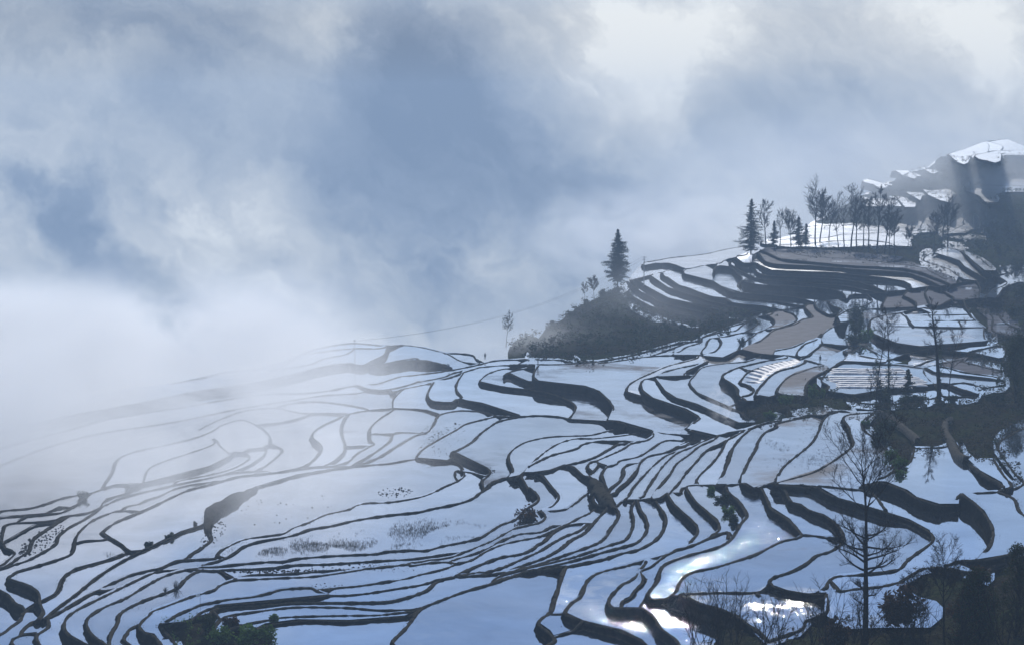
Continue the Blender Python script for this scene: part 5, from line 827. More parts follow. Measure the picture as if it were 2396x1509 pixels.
('water',3210,[1099,6116,1139,6081,1113,5815,1097,5815,1084,5660,1065,5601,1053,5485,1006,5242,917,4948,868,4880,819,4749,838,4903,882,5091,871,5165,885,5320,942,5374,964,5514,972,5630,1000,5660,1026,5752,1029,5815,1054,5912,1090,5945,1075,6012,1084,6081]),
('shallow',2506,[-213,3445,-168,3425,-194,3339,-228,3163,-253,3114,-252,3098,-245,3098,-228,3098,-248,3050,-254,3050,-265,3098,-258,3098,-259,3122,-227,3266,-215,3358]),
('water',3313,[1070,4391,1103,4372,1063,4212,1065,4178,1053,4128,961,4001,925,4032,892,4048,901,4112,888,4112,937,4282]),
('water',2423,[-445,3447,-418,3399,-397,3325,-390,3271,-405,3096,-402,3073,-390,3081,-390,3057,-404,2968,-415,2968,-438,2960,-455,3012,-451,3027,-461,3057,-467,3112,-439,3245,-437,3280,-453,3362]),
('shallow',2850,[648,7676,677,7575,670,7240,654,7062,670,7062,635,6730,621,6770,585,6538,567,6501,541,6501,539,6652,488,6501,485,6691,390,6464,511,7380]),
('rough',3349,[993,4850,985,4760,1007,4782,986,4674,981,4591,950,4452,920,4357,867,4376,832,4376,845,4490,877,4653,921,4760]),
('water',2449,[-657,2690,-648,2690,-647,2672,-675,2649,-687,2547,-690,2537,-694,2553,-711,2631,-714,2666]),
('water',2433,[-462,3384,-445,3384,-437,3356,-439,3328,-430,3292,-426,3239,-436,3147,-455,3075,-434,3083,-445,3037,-413,3052,-442,2948,-483,2892,-510,2864,-516,2885,-503,2919,-519,2912,-531,2955,-529,2970,-534,2999,-480,3067,-454,3139,-448,3214,-456,3257,-469,3265,-477,3301,-476,3346]),
('far',3722,[1650,7304,1690,7140,1553,6377,1511,6014,1449,5725,1426,5725,1367,5558,1410,5939,1457,6210,1461,6597,1515,6785,1567,6883,1619,7194]),
('water',2776,[210,3184,208,3131,179,3024,131,2930,130,2857,125,2828,107,2864,102,2900,87,2961,129,3016,179,3157]),
('far',6469,[5505,22294,4408,17717,3120,12559,2763,10962,2296,9206,2125,8739,2465,10307,2027,8523,1914,8121,2028,8739,2576,11322]),
('far',3862,[2436,9954,2272,9166,2261,8988,2144,8416,1921,7526,1793,7120,1873,7465,1867,7526,1963,7912,1890,7845,1801,7587,1719,7526,1874,8050,1937,8192,2064,8734]),
('water',2542,[-103,3272,-93,3245,-82,3272,-56,3210,-41,3167,-26,3085,-24,2977,-37,2897,-44,2897,-46,2933,-76,2962,-78,3046,-83,3093,-97,3126,-111,3126,-110,3219]),
('mud',3424,[1360,6275,1331,5711,1273,5555,1246,5323,1187,5057,1161,4983,1178,5108,1098,4910,1096,4983,1155,5323,1204,5525,1184,5525,1210,5648,1260,5809,1261,5876,1299,6015,1317,6124]),
('mud',2966,[773,5509,797,5350,787,5176,766,5036,777,5059,766,4991,706,4736,673,4637,625,4561,614,4599,631,4696,633,4777,674,4903,696,5036,694,5176,744,5299,751,5350,733,5376]),
('water',3206,[832,3717,854,3717,877,3579,865,3484,846,3405,821,3340,796,3309,761,3309,763,3383,766,3405,782,3427,783,3472,797,3543,800,3579,787,3579,798,3628]),
('water',3528,[1616,6622,1623,6578,1556,6170,1542,5914,1505,5710,1455,5520,1356,5229,1303,5121,1272,5043,1238,5043,1322,5370,1381,5645,1361,5613,1447,5914,1457,6021,1516,6209,1552,6409]),
('water',3372,[1088,4966,1199,4966,1146,4781,1155,4781,1122,4568,1091,4488,1026,4468,943,4468,983,4737,1056,4781,1055,4919]),
('water',2690,[-210,2309,-198,2309,-191,2282,-183,2282,-181,2246,-189,2198,-186,2190,-188,2177,-215,2161,-199,2145,-302,2109,-309,2109,-313,2121,-318,2137,-287,2153,-314,2153,-333,2202,-335,2220,-329,2224,-332,2246,-330,2268,-319,2282]),
('water',2480,[-298,3355,-291,3309,-245,3327,-241,3282,-260,3186,-266,3120,-262,3104,-267,3080,-283,3026,-297,3026,-312,3080,-315,3137,-311,3186,-297,3255]),
('mud',3380,[1373,6414,1363,6183,1327,5933,1311,5899,1299,5799,1271,5671,1274,5766,1245,5609,1237,5609,1183,5374,1148,5157,1104,4958,1081,4887,1052,4934,1081,5081,1091,5290,1131,5459,1122,5489,1186,5702,1189,5766,1224,5899,1275,5967,1264,6109,1299,6183,1308,6296]),
('water',2846,[184,2929,198,2921,181,2818,148,2690,138,2671,141,2709,163,2804,173,2898]),
('water',2759,[75,2523,77,2479,66,2426,62,2431,32,2370,28,2380,-2,2355,-31,2312,-38,2341,-8,2426,13,2457,32,2457,53,2501,72,2506]),
('water',3253,[1209,6277,1230,6240,1202,6026,1180,6026,1150,5701,1126,5580,1116,5580,1071,5353,996,5045,989,5045,953,4904,879,4836,853,4836,858,4904,868,4974,885,5021,949,5119,998,5273,1021,5408,1012,5464,1028,5550,1088,5795,1086,5827,1116,5958,1177,6026,1191,6096,1148,6131]),
('water',3391,[1069,4611,1081,4611,1047,4431,954,4450,940,4450,961,4590]),
('far',6352,[6963,27555,7135,27555,4836,18140,4083,14580,3535,12601,3093,11094,2994,11094,2974,11436,2671,10468,2903,11436,2653,10468,3050,12187,3181,12601,3687,14580,3796,15176,4974,20103,5937,23997]),
('water',2515,[-417,4890,-319,4831,-311,4718,-335,4628,-422,4628,-494,4558,-514,4664,-491,4774]),
('water',2798,[141,3003,151,2987,158,2941,156,2903,148,2873,146,2721,125,2627,120,2627,115,2664,127,2789,117,2845,123,2866,121,2910,128,2964]),
('far',6471,[3758,13527,3333,11307,3035,10293,2827,10948,2808,10948,2419,9446,2216,8727,2217,8954,2507,10293,2847,11691,3104,12542]),
('rough',3298,[1072,4314,1065,4260,1101,4314,1064,4158,1068,4109,1017,3922,1002,3907,977,3998,955,4013,966,4060,995,4142,1051,4226,1015,4226]),
('water',3273,[855,3827,888,3691,933,3640,920,3590,910,3615,826,3705,825,3785]),
('water',2785,[128,2696,135,2689,142,2639,138,2585,105,2450,79,2461,71,2456,67,2488,123,2609,124,2621,120,2627,117,2670]),
('water',2470,[-543,2180,-523,2145,-509,2092,-508,2038,-511,2024,-522,2052,-525,2066,-541,2059,-544,2070,-545,2103,-537,2118]),
('mud',3296,[1238,4792,1254,4643,1223,4483,1256,4522,1219,4388,1207,4426,1131,4228,1149,4333,1125,4315,1120,4388,1086,4245,1082,4245,1108,4426,1182,4706,1162,4602,1206,4622]),
('water',2776,[413,4695,443,4695,430,4601,440,4620,396,4408,372,4425,312,4261,223,4183,197,4153,193,4309,284,4425]),
('water',3130,[638,4222,647,4222,644,4125,628,4002,590,3858,518,3763,513,3763,531,3817,527,3830,479,3750,473,3724,461,3750,467,3803,462,3803,465,3900,577,4047,586,4062,593,4109,615,4093]),
('far',3830,[3302,13509,3326,13509,2839,11237,2731,10846,2697,10846,2447,9820,2355,9519,2290,9237,2183,8885,2201,9057,2088,8719,1957,8183,1767,7584,1715,7523,1812,8042,2056,8885,2120,8970,2196,9329,2371,9924,2351,10031,2646,11104,2826,11514,3084,12948]),
('water',2708,[69,4300,73,4300,68,4118,74,4075,73,3991,37,3991,14,4061,-8,4147]),
('water',2894,[715,5350,739,5350,732,5178,685,4887,699,4908,693,4866,610,4552,580,4479,560,4479,581,4552,560,4552,563,4589,578,4646,572,4646,578,4783,626,4908,651,5040,657,5155,692,5226]),
('mud',3285,[1427,5819,1469,5819,1440,5662,1457,5662,1350,5317,1239,4717,1202,4572,1203,4592,1169,4493,1155,4493,1139,4493,1126,4436,1122,4436,1139,4552,1185,4738,1230,5084,1290,5317,1263,5290,1399,5724,1406,5724]),
('water',2986,[897,5832,887,5569,852,5381,844,5253,806,5016,761,4841,736,4820,684,4658,676,4658,681,4799,696,4862,741,4971,766,5108,751,5278,759,5355,804,5514,853,5597,865,5654,843,5712]),
('water',3170,[708,4413,715,4395,695,4271,630,4060,615,4044,610,4060,628,4171,668,4323]),
('water',3120,[940,5475,950,5475,935,5288,892,5018,847,4838,833,4817,843,4926,867,5041,858,5041,836,5018,831,5089,835,5211,854,5367]),
('water',3024,[400,4059,407,4044,359,3914,353,3845,307,3832,296,3832,298,3859,318,3928]),
('far',4823,[2614,11635,2666,11635,2458,10598,2149,9227,2124,9227,1874,8168,1895,8460,1962,8994,2146,10003,2372,10923]),
('rough',3281,[711,4012,772,3907,762,3863,748,3849,677,3878]),
('water',2531,[-414,1945,-392,1897,-367,1817,-360,1778,-364,1778,-370,1800,-367,1778,-391,1778,-401,1832,-409,1879,-423,1919,-420,1935,-399,1891,-379,1829]),
('water',2974,[681,4831,686,4831,668,4709,566,4323,548,4290,531,4340,523,4340,535,4427,605,4709,644,4810]),
('water',3274,[765,4163,777,3942,770,3898,759,3869,734,3855,697,3913,700,3972,726,4065]),
('water',2893,[522,4705,526,4647,493,4410,458,4260,444,4293,432,4293,437,4359,476,4609]),
('water',3240,[734,4143,737,4095,706,3941,644,3757,612,3704,618,3826,636,3854,667,3986]),
('water',-1092,[-1607,5717,-1602,5717,-1516,5406,-1484,5113,-1492,4922,-1679,5541,-1607,5572]),
('water',2426,[-170,4758,-105,4721,-71,4546,-57,4563,-56,4480,-47,4448,-63,4322,-48,4368,-57,4292,-69,4204,-65,4292,-74,4262,-112,4307,-118,4338,-113,4368,-121,4448,-112,4464,-157,4615]),
('far',3872,[1531,6455,1508,6112,1467,5840,1429,5626,1409,5558,1379,5558,1492,6279]),
('water',2693,[148,4478,159,4394,158,4345,163,4345,160,4250,138,4115,49,4086,50,4189,18,4189,20,4219,51,4265,51,4297,18,4297,36,4361,39,4410,104,4410,139,4361]),
('water',3122,[688,4402,694,4402,678,4297,640,4164,628,4085,613,4054,612,4023,596,3964,564,3979,590,4023,565,4023,558,4039,594,4100,568,4116,585,4212,620,4246]),
('water',2795,[488,4835,493,4795,478,4603,466,4548,469,4603,441,4460,406,4392,352,4375,328,4375,331,4409,413,4603,428,4678,453,4697]),
('water',3255,[836,3566,857,3566,868,3506,862,3471,852,3448,875,3483,824,3338,817,3317,816,3338,831,3370,846,3426,836,3403,818,3518,823,3554]),
('water',2490,[-105,4365,-97,4365,-95,4258,-109,4127,-169,3965,-176,3965,-176,4044,-182,4044,-241,3939,-237,4018,-251,3991,-260,4044,-162,4213]),
('water',3675,[1040,7558,1061,7558,1037,7273,1000,7009,914,6909,833,6579,823,6670,859,6860,881,7112]),
('far',4409,[2149,10998,2203,10998,2042,10039,1901,9340,1805,8926,1686,8828,1635,8828,1787,9677,1836,10039,1982,10706]),
('far',6713,[2499,10186,2511,9841,1920,7537,1806,7164,1981,8175,2224,9215]),
('rough',3389,[1126,4634,1099,4432,1054,4432,1038,4432,1073,4613]),
('water',2751,[-29,2379,-22,2374,-22,2339,-31,2297,-53,2242,-64,2229,-72,2238,-79,2260,-77,2269,-81,2292,-75,2292,-71,2311,-43,2344]),
('far',3993,[3095,12617,3112,12617,2664,10544,2612,10544,2513,10071,2355,9436,2262,8964,2054,8150,2054,8224,2000,8004,1940,7863,1999,8150,2110,8620,2206,9147,2454,9960,2397,9960,2660,10798,2819,11637]),
('water',3039,[182,2211,184,2211,181,2179,168,2136,155,2102,145,2086,141,2090,140,2106,155,2179]),
('water',3308,[337,1977,341,1935,337,1909,330,1891,319,1888,317,1888,320,1906,313,1906,314,1917]),
('far',6467,[5512,22323,4318,16874,3329,13050,3352,13050,3001,11721,2820,10976,2408,9471,2210,8750,2235,8978,2688,10976,2993,12133,3974,16089,5150,20969]),
('far',4834,[2217,11986,2149,11054,2300,11595,2096,10561,2108,10721,2008,10257,1943,10111,2053,10885,2062,11229,2159,11787]),
('far',6444,[3892,13766,4100,13766,3319,11141,3203,10798,3053,10798,3460,12315]),
('far',4480,[2214,11083,2269,11083,2125,10223,2181,10357,2069,9719,2051,9719,1972,9263,1907,9050,1868,8847,1803,8559,1758,8559,1899,9373,1936,9840]),
('water',2897,[317,3313,337,3274,340,3209,336,3163,317,3163,283,3172,295,3236,299,3236]),
('water',2826,[643,5247,643,5176,624,5017,586,4868,594,4847,587,4806,535,4631,508,4650,499,4707,507,4747,509,4847,619,5107]),
('water',2436,[-683,2836,-666,2836,-652,2803,-645,2771,-644,2733,-654,2702,-667,2696,-681,2727,-690,2764,-691,2809]),
('water',2809,[137,2989,142,2973,141,2942,136,2950,124,2875,119,2904,121,2957]),
('water',2492,[-529,4595,-525,4595,-515,4509,-512,4348,-519,4241,-546,4256,-561,4317,-574,4411]),
('far',3729,[1982,9188,1972,9100,1797,8309,1666,7831,1612,7705,1658,7962,1669,7962,1808,8608]),
('far',3736,[2686,11354,2706,11354,2532,10482,2352,9734,2418,9937,2322,9539,2297,9539,1978,8368,1943,8295,1972,8517,2086,9085,2333,10148]),
('far',3765,[1985,8459,2004,8459,1924,8029,1897,7961,1740,7287,1676,7069,1747,7401,1711,7287,1701,7518,1771,7830,1885,8238]),
('water',2516,[-87,3116,-81,3116,-70,3037,-65,3037,-65,2962,-80,2883,-83,2876,-94,2925,-90,2947,-96,3052,-90,3092,-83,3092]),
('water',2864,[-324,2025,-322,2021,-323,1995,-333,1981,-336,1992,-334,2010]),
('far',3762,[2285,9387,2327,9387,2273,9117,2165,8698,2089,8317,1921,7645,1796,7236,1761,7292,1738,7292,1790,7584,1921,8173,2072,8698,2174,8861]),
('far',3574,[1673,6343,1716,6343,1669,6107,1600,5853,1516,5619,1439,5555,1454,5684,1470,5784,1446,5750,1489,5923,1485,5995,1541,6222,1575,6302,1543,6107,1603,6302]),
('far',4694,[2356,11195,2396,11195,2225,10266,2029,9359,2034,9478,1878,8803,2031,9856]),
('water',2697,[-317,1810,-310,1785,-299,1765,-292,1735,-290,1724,-300,1724,-310,1724,-315,1746,-320,1779]),
('water',3692,[1543,6254,1482,5835,1441,5765,1429,5663,1396,5564,1356,5500,1379,5597,1385,5663,1449,5871,1481,6057]),
('far',5262,[2681,12723,2557,11980,2331,10917,2306,10917,2181,10366,2238,10917,2377,11751,2532,12465,2493,11980]),
('water',2379,[-865,2851,-813,2767,-798,2712,-803,2718,-801,2700,-797,2670,-813,2670]),
('far',5507,[3219,14600,2719,12084,2363,10499,2430,10908,2302,10499,2579,12084,2679,12350]),
('water',2860,[324,3159,328,3159,325,3133,332,3141,326,3090,315,3048,331,3090,330,3073,293,2936,282,2921,295,2967,295,2983,263,2921,263,2951,268,2967,265,3023,289,3107]),
('far',5331,[2431,12151,2512,12151,2425,11678,2363,11455,2211,10835]),
('water',3251,[414,2623,418,2558,412,2496,405,2515,393,2473,375,2478,366,2478,367,2533,361,2533,366,2565]),
('far',4438,[2160,10763,2151,10620,1914,9265,1810,8756,1775,8756,1759,8853,1927,9599,1973,9958]),
('water',2840,[300,3163,317,3163,315,3145,323,3163,319,3127,326,3136,321,3093,293,2986,263,2940,258,2932,260,2947,271,2986,262,2979,260,3019,282,3093,272,3085,273,3102]),
('water',3385,[1146,5258,1163,5258,1142,5100,1084,4858,1094,4952,1075,4928,1046,4905,1053,4952,1105,5025]),
('far',3660,[1560,6300,1534,6140,1572,6180,1546,6025,1496,5879,1460,5705,1449,5705,1391,5573,1419,5739,1463,5915,1485,6063]),
('far',3713,[2917,13130,2958,13130,2593,11281,2604,11552,2458,10775,2353,10312,2369,10424,2133,9496,2087,9403,2038,9312,2115,9786,2252,10424,2438,11150,2588,11552,2682,12291]),
('water',3382,[310,1855,312,1855,307,1827,302,1807]),
('water',2262,[-781,2562,-766,2552,-722,2465,-711,2427,-708,2432,-699,2403,-710,2408,-705,2385,-702,2335,-712,2331]),
('water',2295,[-756,2511,-746,2511,-710,2442,-703,2418,-700,2422,-690,2385,-701,2394,-696,2375,-695,2335,-710,2326,-733,2403,-724,2408,-739,2422,-762,2501]),
('water',2301,[-749,2499,-711,2429,-706,2410,-703,2415,-695,2387,-707,2396,-700,2373,-698,2324,-704,2319,-708,2319,-730,2391,-713,2396,-715,2406,-738,2420,-759,2488]),
]
LAND = [
[(0,85,[582,2113,340,597,2113,340,611,2113,340,625,2113,340,641,2116,339,643,2116,339]),
(1,83,[536,2047,340,550,2047,340,564,2045,346,576,2040,347,588,2033,349,600,2024,351,611,2017,352,613,2015,353]),
(2,76,[440,2050,325,454,2050,325,468,2050,325,482,2050,325,486,2011,334]),
(2,82,[514,2011,334,526,2006,341,533,1981,347,543,1967,350,553,1955,353,562,1941,356,571,1926,359,578,1906,364,579,1902,365]),
(3,75,[413,1989,325,427,1989,331,439,1984,332,449,1968,336,460,1955,339,472,1952,340,486,1952,334,498,1948,341,506,1929,345,514,1910,350,523,1893,354,531,1876,358,538,1858,362,545,1838,367,551,1816,372,552,1813,373]),
(4,56,[156,2007,307,170,2007,307,181,1977,314,195,1977,314]),
(4,75,[401,1931,325,414,1929,332,426,1923,333,437,1912,336,447,1900,339,458,1890,341,469,1883,343,479,1873,345,488,1857,349,496,1839,354,503,1821,358,510,1801,363,516,1781,368,522,1759,373,527,1737,378,528,1734,379]),
(5,56,[153,1959,311,166,1951,313,177,1928,318,189,1914,316,202,1914,316,215,1914,316,228,1914,316]),
(5,75,[391,1877,325,403,1876,332,415,1872,333,425,1860,336,434,1843,340,443,1828,343,453,1816,347,462,1803,350,470,1789,353,478,1772,358,485,1752,362,491,1731,368,496,1709,373,501,1687,379,506,1665,384,507,1662,385]),
(6,56,[150,1918,302,163,1918,302,176,1918,302,188,1908,310,199,1891,315,210,1871,320,222,1862,316,235,1862,316]),
(6,67,[286,1862,316,298,1862,316,305,1826,325,318,1826,325,330,1826,325,343,1826,325,355,1826,325,368,1826,325,380,1826,325,393,1826,325,405,1826,325,415,1814,334,420,1784,342,428,1766,347,437,1752,350,445,1738,354,453,1723,358,461,1707,362,467,1688,367,472,1666,372,477,1643,378,482,1620,384,486,1599,390,487,1596,390]),
(7,59,[184,1867,302,197,1867,302,207,1839,315,217,1821,320,229,1814,322,241,1813,316,253,1813,316,266,1813,316,278,1813,316,289,1800,326,298,1782,330,309,1773,333,321,1772,333,332,1770,333,344,1768,334,356,1767,334,368,1766,334,380,1764,335,391,1760,336,399,1742,341,406,1721,346,413,1704,351,421,1689,355,429,1675,358,437,1660,362,444,1644,366,450,1625,372,455,1603,377,459,1581,383,464,1559,389,468,1538,394,469,1535,395]),
(8,59,[180,1819,302,192,1819,302,202,1795,314,212,1777,319,223,1767,322,235,1763,323,247,1766,316,258,1758,324,268,1747,327,278,1733,331,288,1720,334,298,1712,337,309,1706,338,320,1702,339,331,1699,340,342,1696,341,353,1693,342,364,1689,343,374,1682,345,383,1670,348,391,1656,352,399,1642,356,406,1628,359,414,1614,363,421,1600,367,428,1583,371,434,1565,376,439,1545,382,443,1524,388,447,1503,393,452,1483,399,452,1480,399]),
(9,59,[175,1773,302,187,1767,309,197,1747,315,207,1730,320,217,1717,323,227,1708,326,238,1701,327,249,1693,330,259,1682,333,268,1671,336,278,1660,339,288,1652,341,298,1645,343,308,1640,345,319,1636,346,329,1632,347,340,1627,348,350,1622,350,359,1615,352,368,1605,354,376,1594,357,384,1582,361,392,1569,364,399,1556,368,406,1542,372,413,1526,376,418,1509,381,423,1490,386,428,1471,392,432,1452,397,437,1433,402,437,1431,403]),
(10,59,[171,1729,302,182,1719,311,191,1699,316,201,1682,321,211,1667,325,221,1655,329,230,1645,332,240,1634,335,250,1624,338,259,1613,341,269,1603,343,278,1595,346,288,1588,348,298,1582,350,308,1577,351,317,1572,352,327,1567,354,337,1562,355,346,1555,357,355,1547,360,363,1537,362,371,1526,366,379,1514,369,386,1502,372,393,1488,376,399,1473,381,404,1457,385,410,1440,390,414,1423,395,419,1406,400,424,1389,404,424,1387,405]),
(11,59,[167,1688,302,177,1673,312,186,1652,318,195,1634,323,205,1619,328,214,1605,332,223,1593,335,233,1581,339,242,1570,342,251,1560,345,260,1550,348,269,1541,350,278,1534,352,288,1528,354,297,1522,356,307,1518,357,316,1513,359,325,1507,360,334,1500,362,343,1493,364,351,1484,367,359,1474,370,366,1463,373,373,1451,377,380,1438,380,386,1425,384,392,1410,389,397,1395,393,402,1379,398,407,1363,402,412,1349,406,412,1347,407]),
(12,59,[163,1648,302,173,1629,313,181,1607,320,190,1588,325,199,1572,330,208,1557,335,217,1544,339,226,1532,342,234,1521,346,243,1510,349,252,1501,352,261,1492,354,270,1484,356,279,1478,358,288,1473,360,297,1468,361,306,1463,363,315,1457,365,323,1451,366,332,1444,369,340,1435,371,347,1426,374,354,1416,377,361,1405,380,368,1393,384,374,1380,388,380,1367,392,385,1353,396,390,1339,400,395,1325,404,401,1312,408,401,1310,409]),
(13,59,[162,1630,302,168,1586,315,176,1562,322,185,1543,328,193,1526,333,202,1511,338,210,1498,342,219,1486,345,227,1475,349,236,1465,352,244,1455,355,253,1446,358,261,1438,360,270,1432,362,279,1427,363,288,1422,365,297,1418,366,305,1412,368,314,1406,370,322,1399,372,329,1391,375,337,1382,377,344,1373,380,351,1362,383,357,1351,387,363,1339,390,369,1327,394,374,1314,398,380,1302,402,385,1289,406,390,1277,409,391,1276,410]),
(14,59,[162,1630,293,167,1577,315,175,1553,323,184,1534,329,192,1517,334,201,1503,338,209,1490,342,218,1478,346,226,1466,349,235,1456,353,243,1446,356,251,1438,358,260,1430,361,269,1424,363,277,1419,364,286,1414,366,295,1409,367,303,1404,369,312,1398,371,320,1391,373,327,1383,375,335,1374,378,342,1364,381,349,1354,384,355,1343,387,361,1331,391,367,1319,395,372,1307,398,378,1294,402,383,1282,406,388,1271,410,389,1269,410])],
[(0,35,[1555,5769,356,1581,5769,356,1607,5769,356,1633,5769,356,1659,5769,356,1684,5769,356,1710,5769,356,1728,5769,356]),
(1,32,[1426,5566,347,1420,5446,356,1444,5446,356,1473,5461,361,1499,5469,361,1526,5477,360,1553,5484,359,1579,5491,359,1605,5494,359,1627,5486,359,1637,5463,361]),
(2,29,[1293,5325,342,1304,5271,347,1299,5157,356,1322,5157,356,1360,5216,357,1389,5238,356,1415,5245,355,1440,5249,355,1464,5253,354,1489,5257,354,1513,5259,354,1536,5255,354,1554,5237,356,1562,5209,358]),
(3,28,[1208,5066,347,1238,5095,345,1268,5124,342,1275,5061,348,1293,5043,349,1318,5052,349,1340,5049,349,1360,5040,350,1381,5033,350,1402,5028,351,1424,5027,351,1446,5024,351,1466,5016,352,1482,4994,354,1489,4965,356]),
(4,28,[1170,4904,334,1203,4949,335,1244,5023,323,1266,5023,323,1273,4962,334,1280,4904,340,1293,4871,343,1307,4841,346,1322,4817,348,1340,4802,349,1359,4794,350,1379,4788,351,1397,4778,352,1412,4755,354,1418,4725,357]),
(5,28,[1123,4704,331,1146,4712,336,1177,4752,332,1208,4789,329,1230,4793,323,1239,4744,333,1248,4697,338,1254,4643,343,1262,4596,348,1276,4571,350,1293,4559,351,1311,4551,352,1329,4542,353,1345,4528,355,1353,4505,357]),
(6,29,[1090,4481,333,1115,4499,337,1151,4564,330,1174,4572,324,1194,4572,324,1207,4543,333,1203,4451,342,1197,4357,352,1210,4333,354,1227,4323,355,1245,4321,349,1265,4321,349,1284,4321,349,1298,4321,349]),
(7,30,[1068,4307,331,1100,4358,332,1125,4379,324,1145,4379,324,1164,4379,324,1159,4287,339,1145,4167,352,1156,4139,349,1175,4139,349,1194,4139,349,1212,4139,349,1231,4139,349,1244,4139,349]),
(8,30,[1038,4187,325,1057,4187,325,1080,4203,330,1102,4215,328,1120,4209,329,1127,4165,334,1129,4106,340,1135,4061,345,1144,4029,349,1155,4005,352,1168,3986,354,1181,3971,355,1189,3953,357]),
(9,28,[962,4024,325,983,4037,324,1002,4037,324,1020,4037,324,1038,4037,324,1063,4065,327,1086,4080,325,1098,4057,327,1104,4011,333,1108,3963,338,1114,3921,343,1121,3884,348,1129,3850,352,1135,3813,356,1137,3779,360]),
(10,28,[937,3917,326,958,3931,324,977,3936,324,995,3938,317,1013,3938,317,1031,3940,323,1053,3956,321,1067,3939,323,1072,3895,329,1076,3845,335,1080,3799,340,1085,3757,345,1090,3716,350,1094,3672,356,1095,3637,360]),
(11,10,[594,3757,322,611,3757,322,631,3774,320]),
(11,28,[903,3774,320,920,3774,320,937,3774,320,955,3777,326,974,3784,325,996,3803,323,1016,3812,321,1028,3796,323,1034,3756,328,1039,3711,334,1043,3668,340,1048,3626,345,1052,3586,350,1056,3543,355,1057,3510,359]),
(12,9,[558,3626,322,574,3626,322,592,3636,327,609,3642,320]),
(12,31,[919,3633,321,938,3642,320,957,3653,325,973,3650,325,985,3633,327,993,3603,331,999,3568,336,1005,3532,340,1011,3497,345,1016,3461,350,1020,3423,355,1022,3394,358]),
(13,9,[539,3503,322,556,3510,327,573,3516,327,589,3519,320,605,3519,320,621,3519,320]),
(13,29,[860,3524,319,877,3529,319,893,3529,319,908,3525,325,919,3504,328,930,3488,330,941,3472,333,951,3450,335,960,3425,339,968,3399,342,975,3373,346,982,3344,350,988,3313,354,991,3288,357]),
(14,1,[422,3582,295,427,3494,308,441,3479,310,450,3429,317,466,3429,317,481,3423,323,491,3389,322,506,3389,322,522,3389,322,539,3401,327,555,3404,326,570,3404,326,585,3403,326,601,3408,326,616,3404,320]),
(14,21,[717,3446,314,732,3446,314,748,3446,314,764,3446,314,779,3445,321,794,3444,315,810,3444,315,825,3444,315,841,3444,315,845,3397,327,856,3379,330,867,3364,332,878,3349,334,889,3334,336,901,3320,338,912,3306,340,922,3290,342,932,3274,344,942,3257,347,951,3237,349,959,3213,353,963,3193,355]),
(15,0,[393,3468,295,409,3467,302,417,3409,310,429,3384,314,442,3365,316,455,3347,319,468,3332,321,481,3316,323,494,3307,325,509,3305,325,524,3307,325,539,3305,325,552,3298,326,567,3294,326,583,3304,325,602,3322,322,619,3336,314,634,3336,314,649,3336,314,664,3336,314,679,3336,314,693,3329,322,707,3324,322,722,3324,322,737,3323,322,751,3320,323,765,3316,323,779,3312,324,792,3304,325,803,3286,328,811,3260,331,820,3238,335,830,3220,337,841,3205,339,852,3192,341,864,3183,342,876,3175,344,888,3168,345,901,3161,346,912,3152,347,923,3141,348,933,3126,351,938,3111,353]),
(16,0,[383,3377,293,398,3377,293,411,3359,302,422,3326,307,433,3295,311,445,3273,315,457,3255,317,469,3234,320,482,3224,322,496,3223,322,511,3223,322,525,3221,322,536,3199,326,549,3189,321,563,3189,321,574,3169,330,587,3164,331,602,3163,331,617,3168,330,632,3175,329,648,3179,329,663,3182,328,678,3185,328,693,3188,327,708,3190,327,722,3189,327,735,3184,328,747,3176,329,759,3164,331,769,3147,333,779,3128,336,788,3109,339,798,3092,341,808,3078,344,819,3068,345,832,3063,346,845,3062,346,859,3061,346,872,3060,346,886,3059,346,899,3056,347,911,3052,347,919,3045,348]),
(17,2,[401,3276,293,415,3267,300,423,3213,309,434,3192,312,448,3189,312,455,3136,315,469,3136,315,483,3136,315,497,3136,315,512,3136,315,519,3094,321]),
(17,14,[541,3059,326,554,3059,326,568,3059,326,580,3046,334,593,3043,335,607,3046,334,622,3051,334,637,3055,333,651,3060,332,666,3063,332,680,3065,331,694,3064,332,707,3059,332,718,3051,334,729,3039,335,740,3025,338,749,3009,340,759,2994,342,769,2980,344,780,2970,346,792,2963,347,805,2964,347,819,2968,346,834,2971,346,848,2973,345,862,2975,339,875,2975,339,889,2975,339,898,2975,339]),
(18,3,[394,3101,306,408,3101,306,422,3101,306,428,3045,315]),
(18,16,[552,2971,326,563,2958,334,575,2950,336,587,2946,336,601,2946,336,614,2946,336,628,2948,336,642,2950,336,655,2951,335,668,2949,336,680,2945,336,692,2938,337,703,2928,339,713,2916,341,723,2904,343,734,2893,344,745,2885,346,757,2881,346,770,2882,346,785,2889,339,798,2889,339,811,2889,339,824,2889,339]),
(19,16,[537,2887,326,550,2887,326,561,2876,334,571,2865,336,583,2856,337,594,2851,338,607,2847,339,619,2847,339,632,2846,339,645,2844,339,657,2840,340,668,2836,341,679,2828,342,690,2818,343,700,2809,345,712,2804,346,724,2804,346,738,2807,339,750,2807,339]),
(20,17,[535,2807,326,548,2807,326,558,2794,334,567,2778,337,577,2764,339,587,2754,341,599,2752,342,611,2751,342,623,2750,342,635,2747,336,648,2747,336,659,2740,343,668,2729,345,679,2722,347,691,2721,347,705,2730,339,718,2730,339]),
(21,18,[533,2732,326,546,2732,326,553,2706,337,560,2685,340,570,2673,336,582,2673,336,594,2673,336,606,2673,336]),
(21,27,[631,2673,336,641,2665,344,647,2643,348,658,2637,349,670,2639,348,686,2652,346,699,2657,339]),
(22,19,[532,2661,326,538,2632,337,544,2606,342,555,2604,336]),
(22,28,[626,2604,336,627,2560,344,639,2560,344,650,2560,344,664,2568,349,681,2588,339,693,2588,339]),
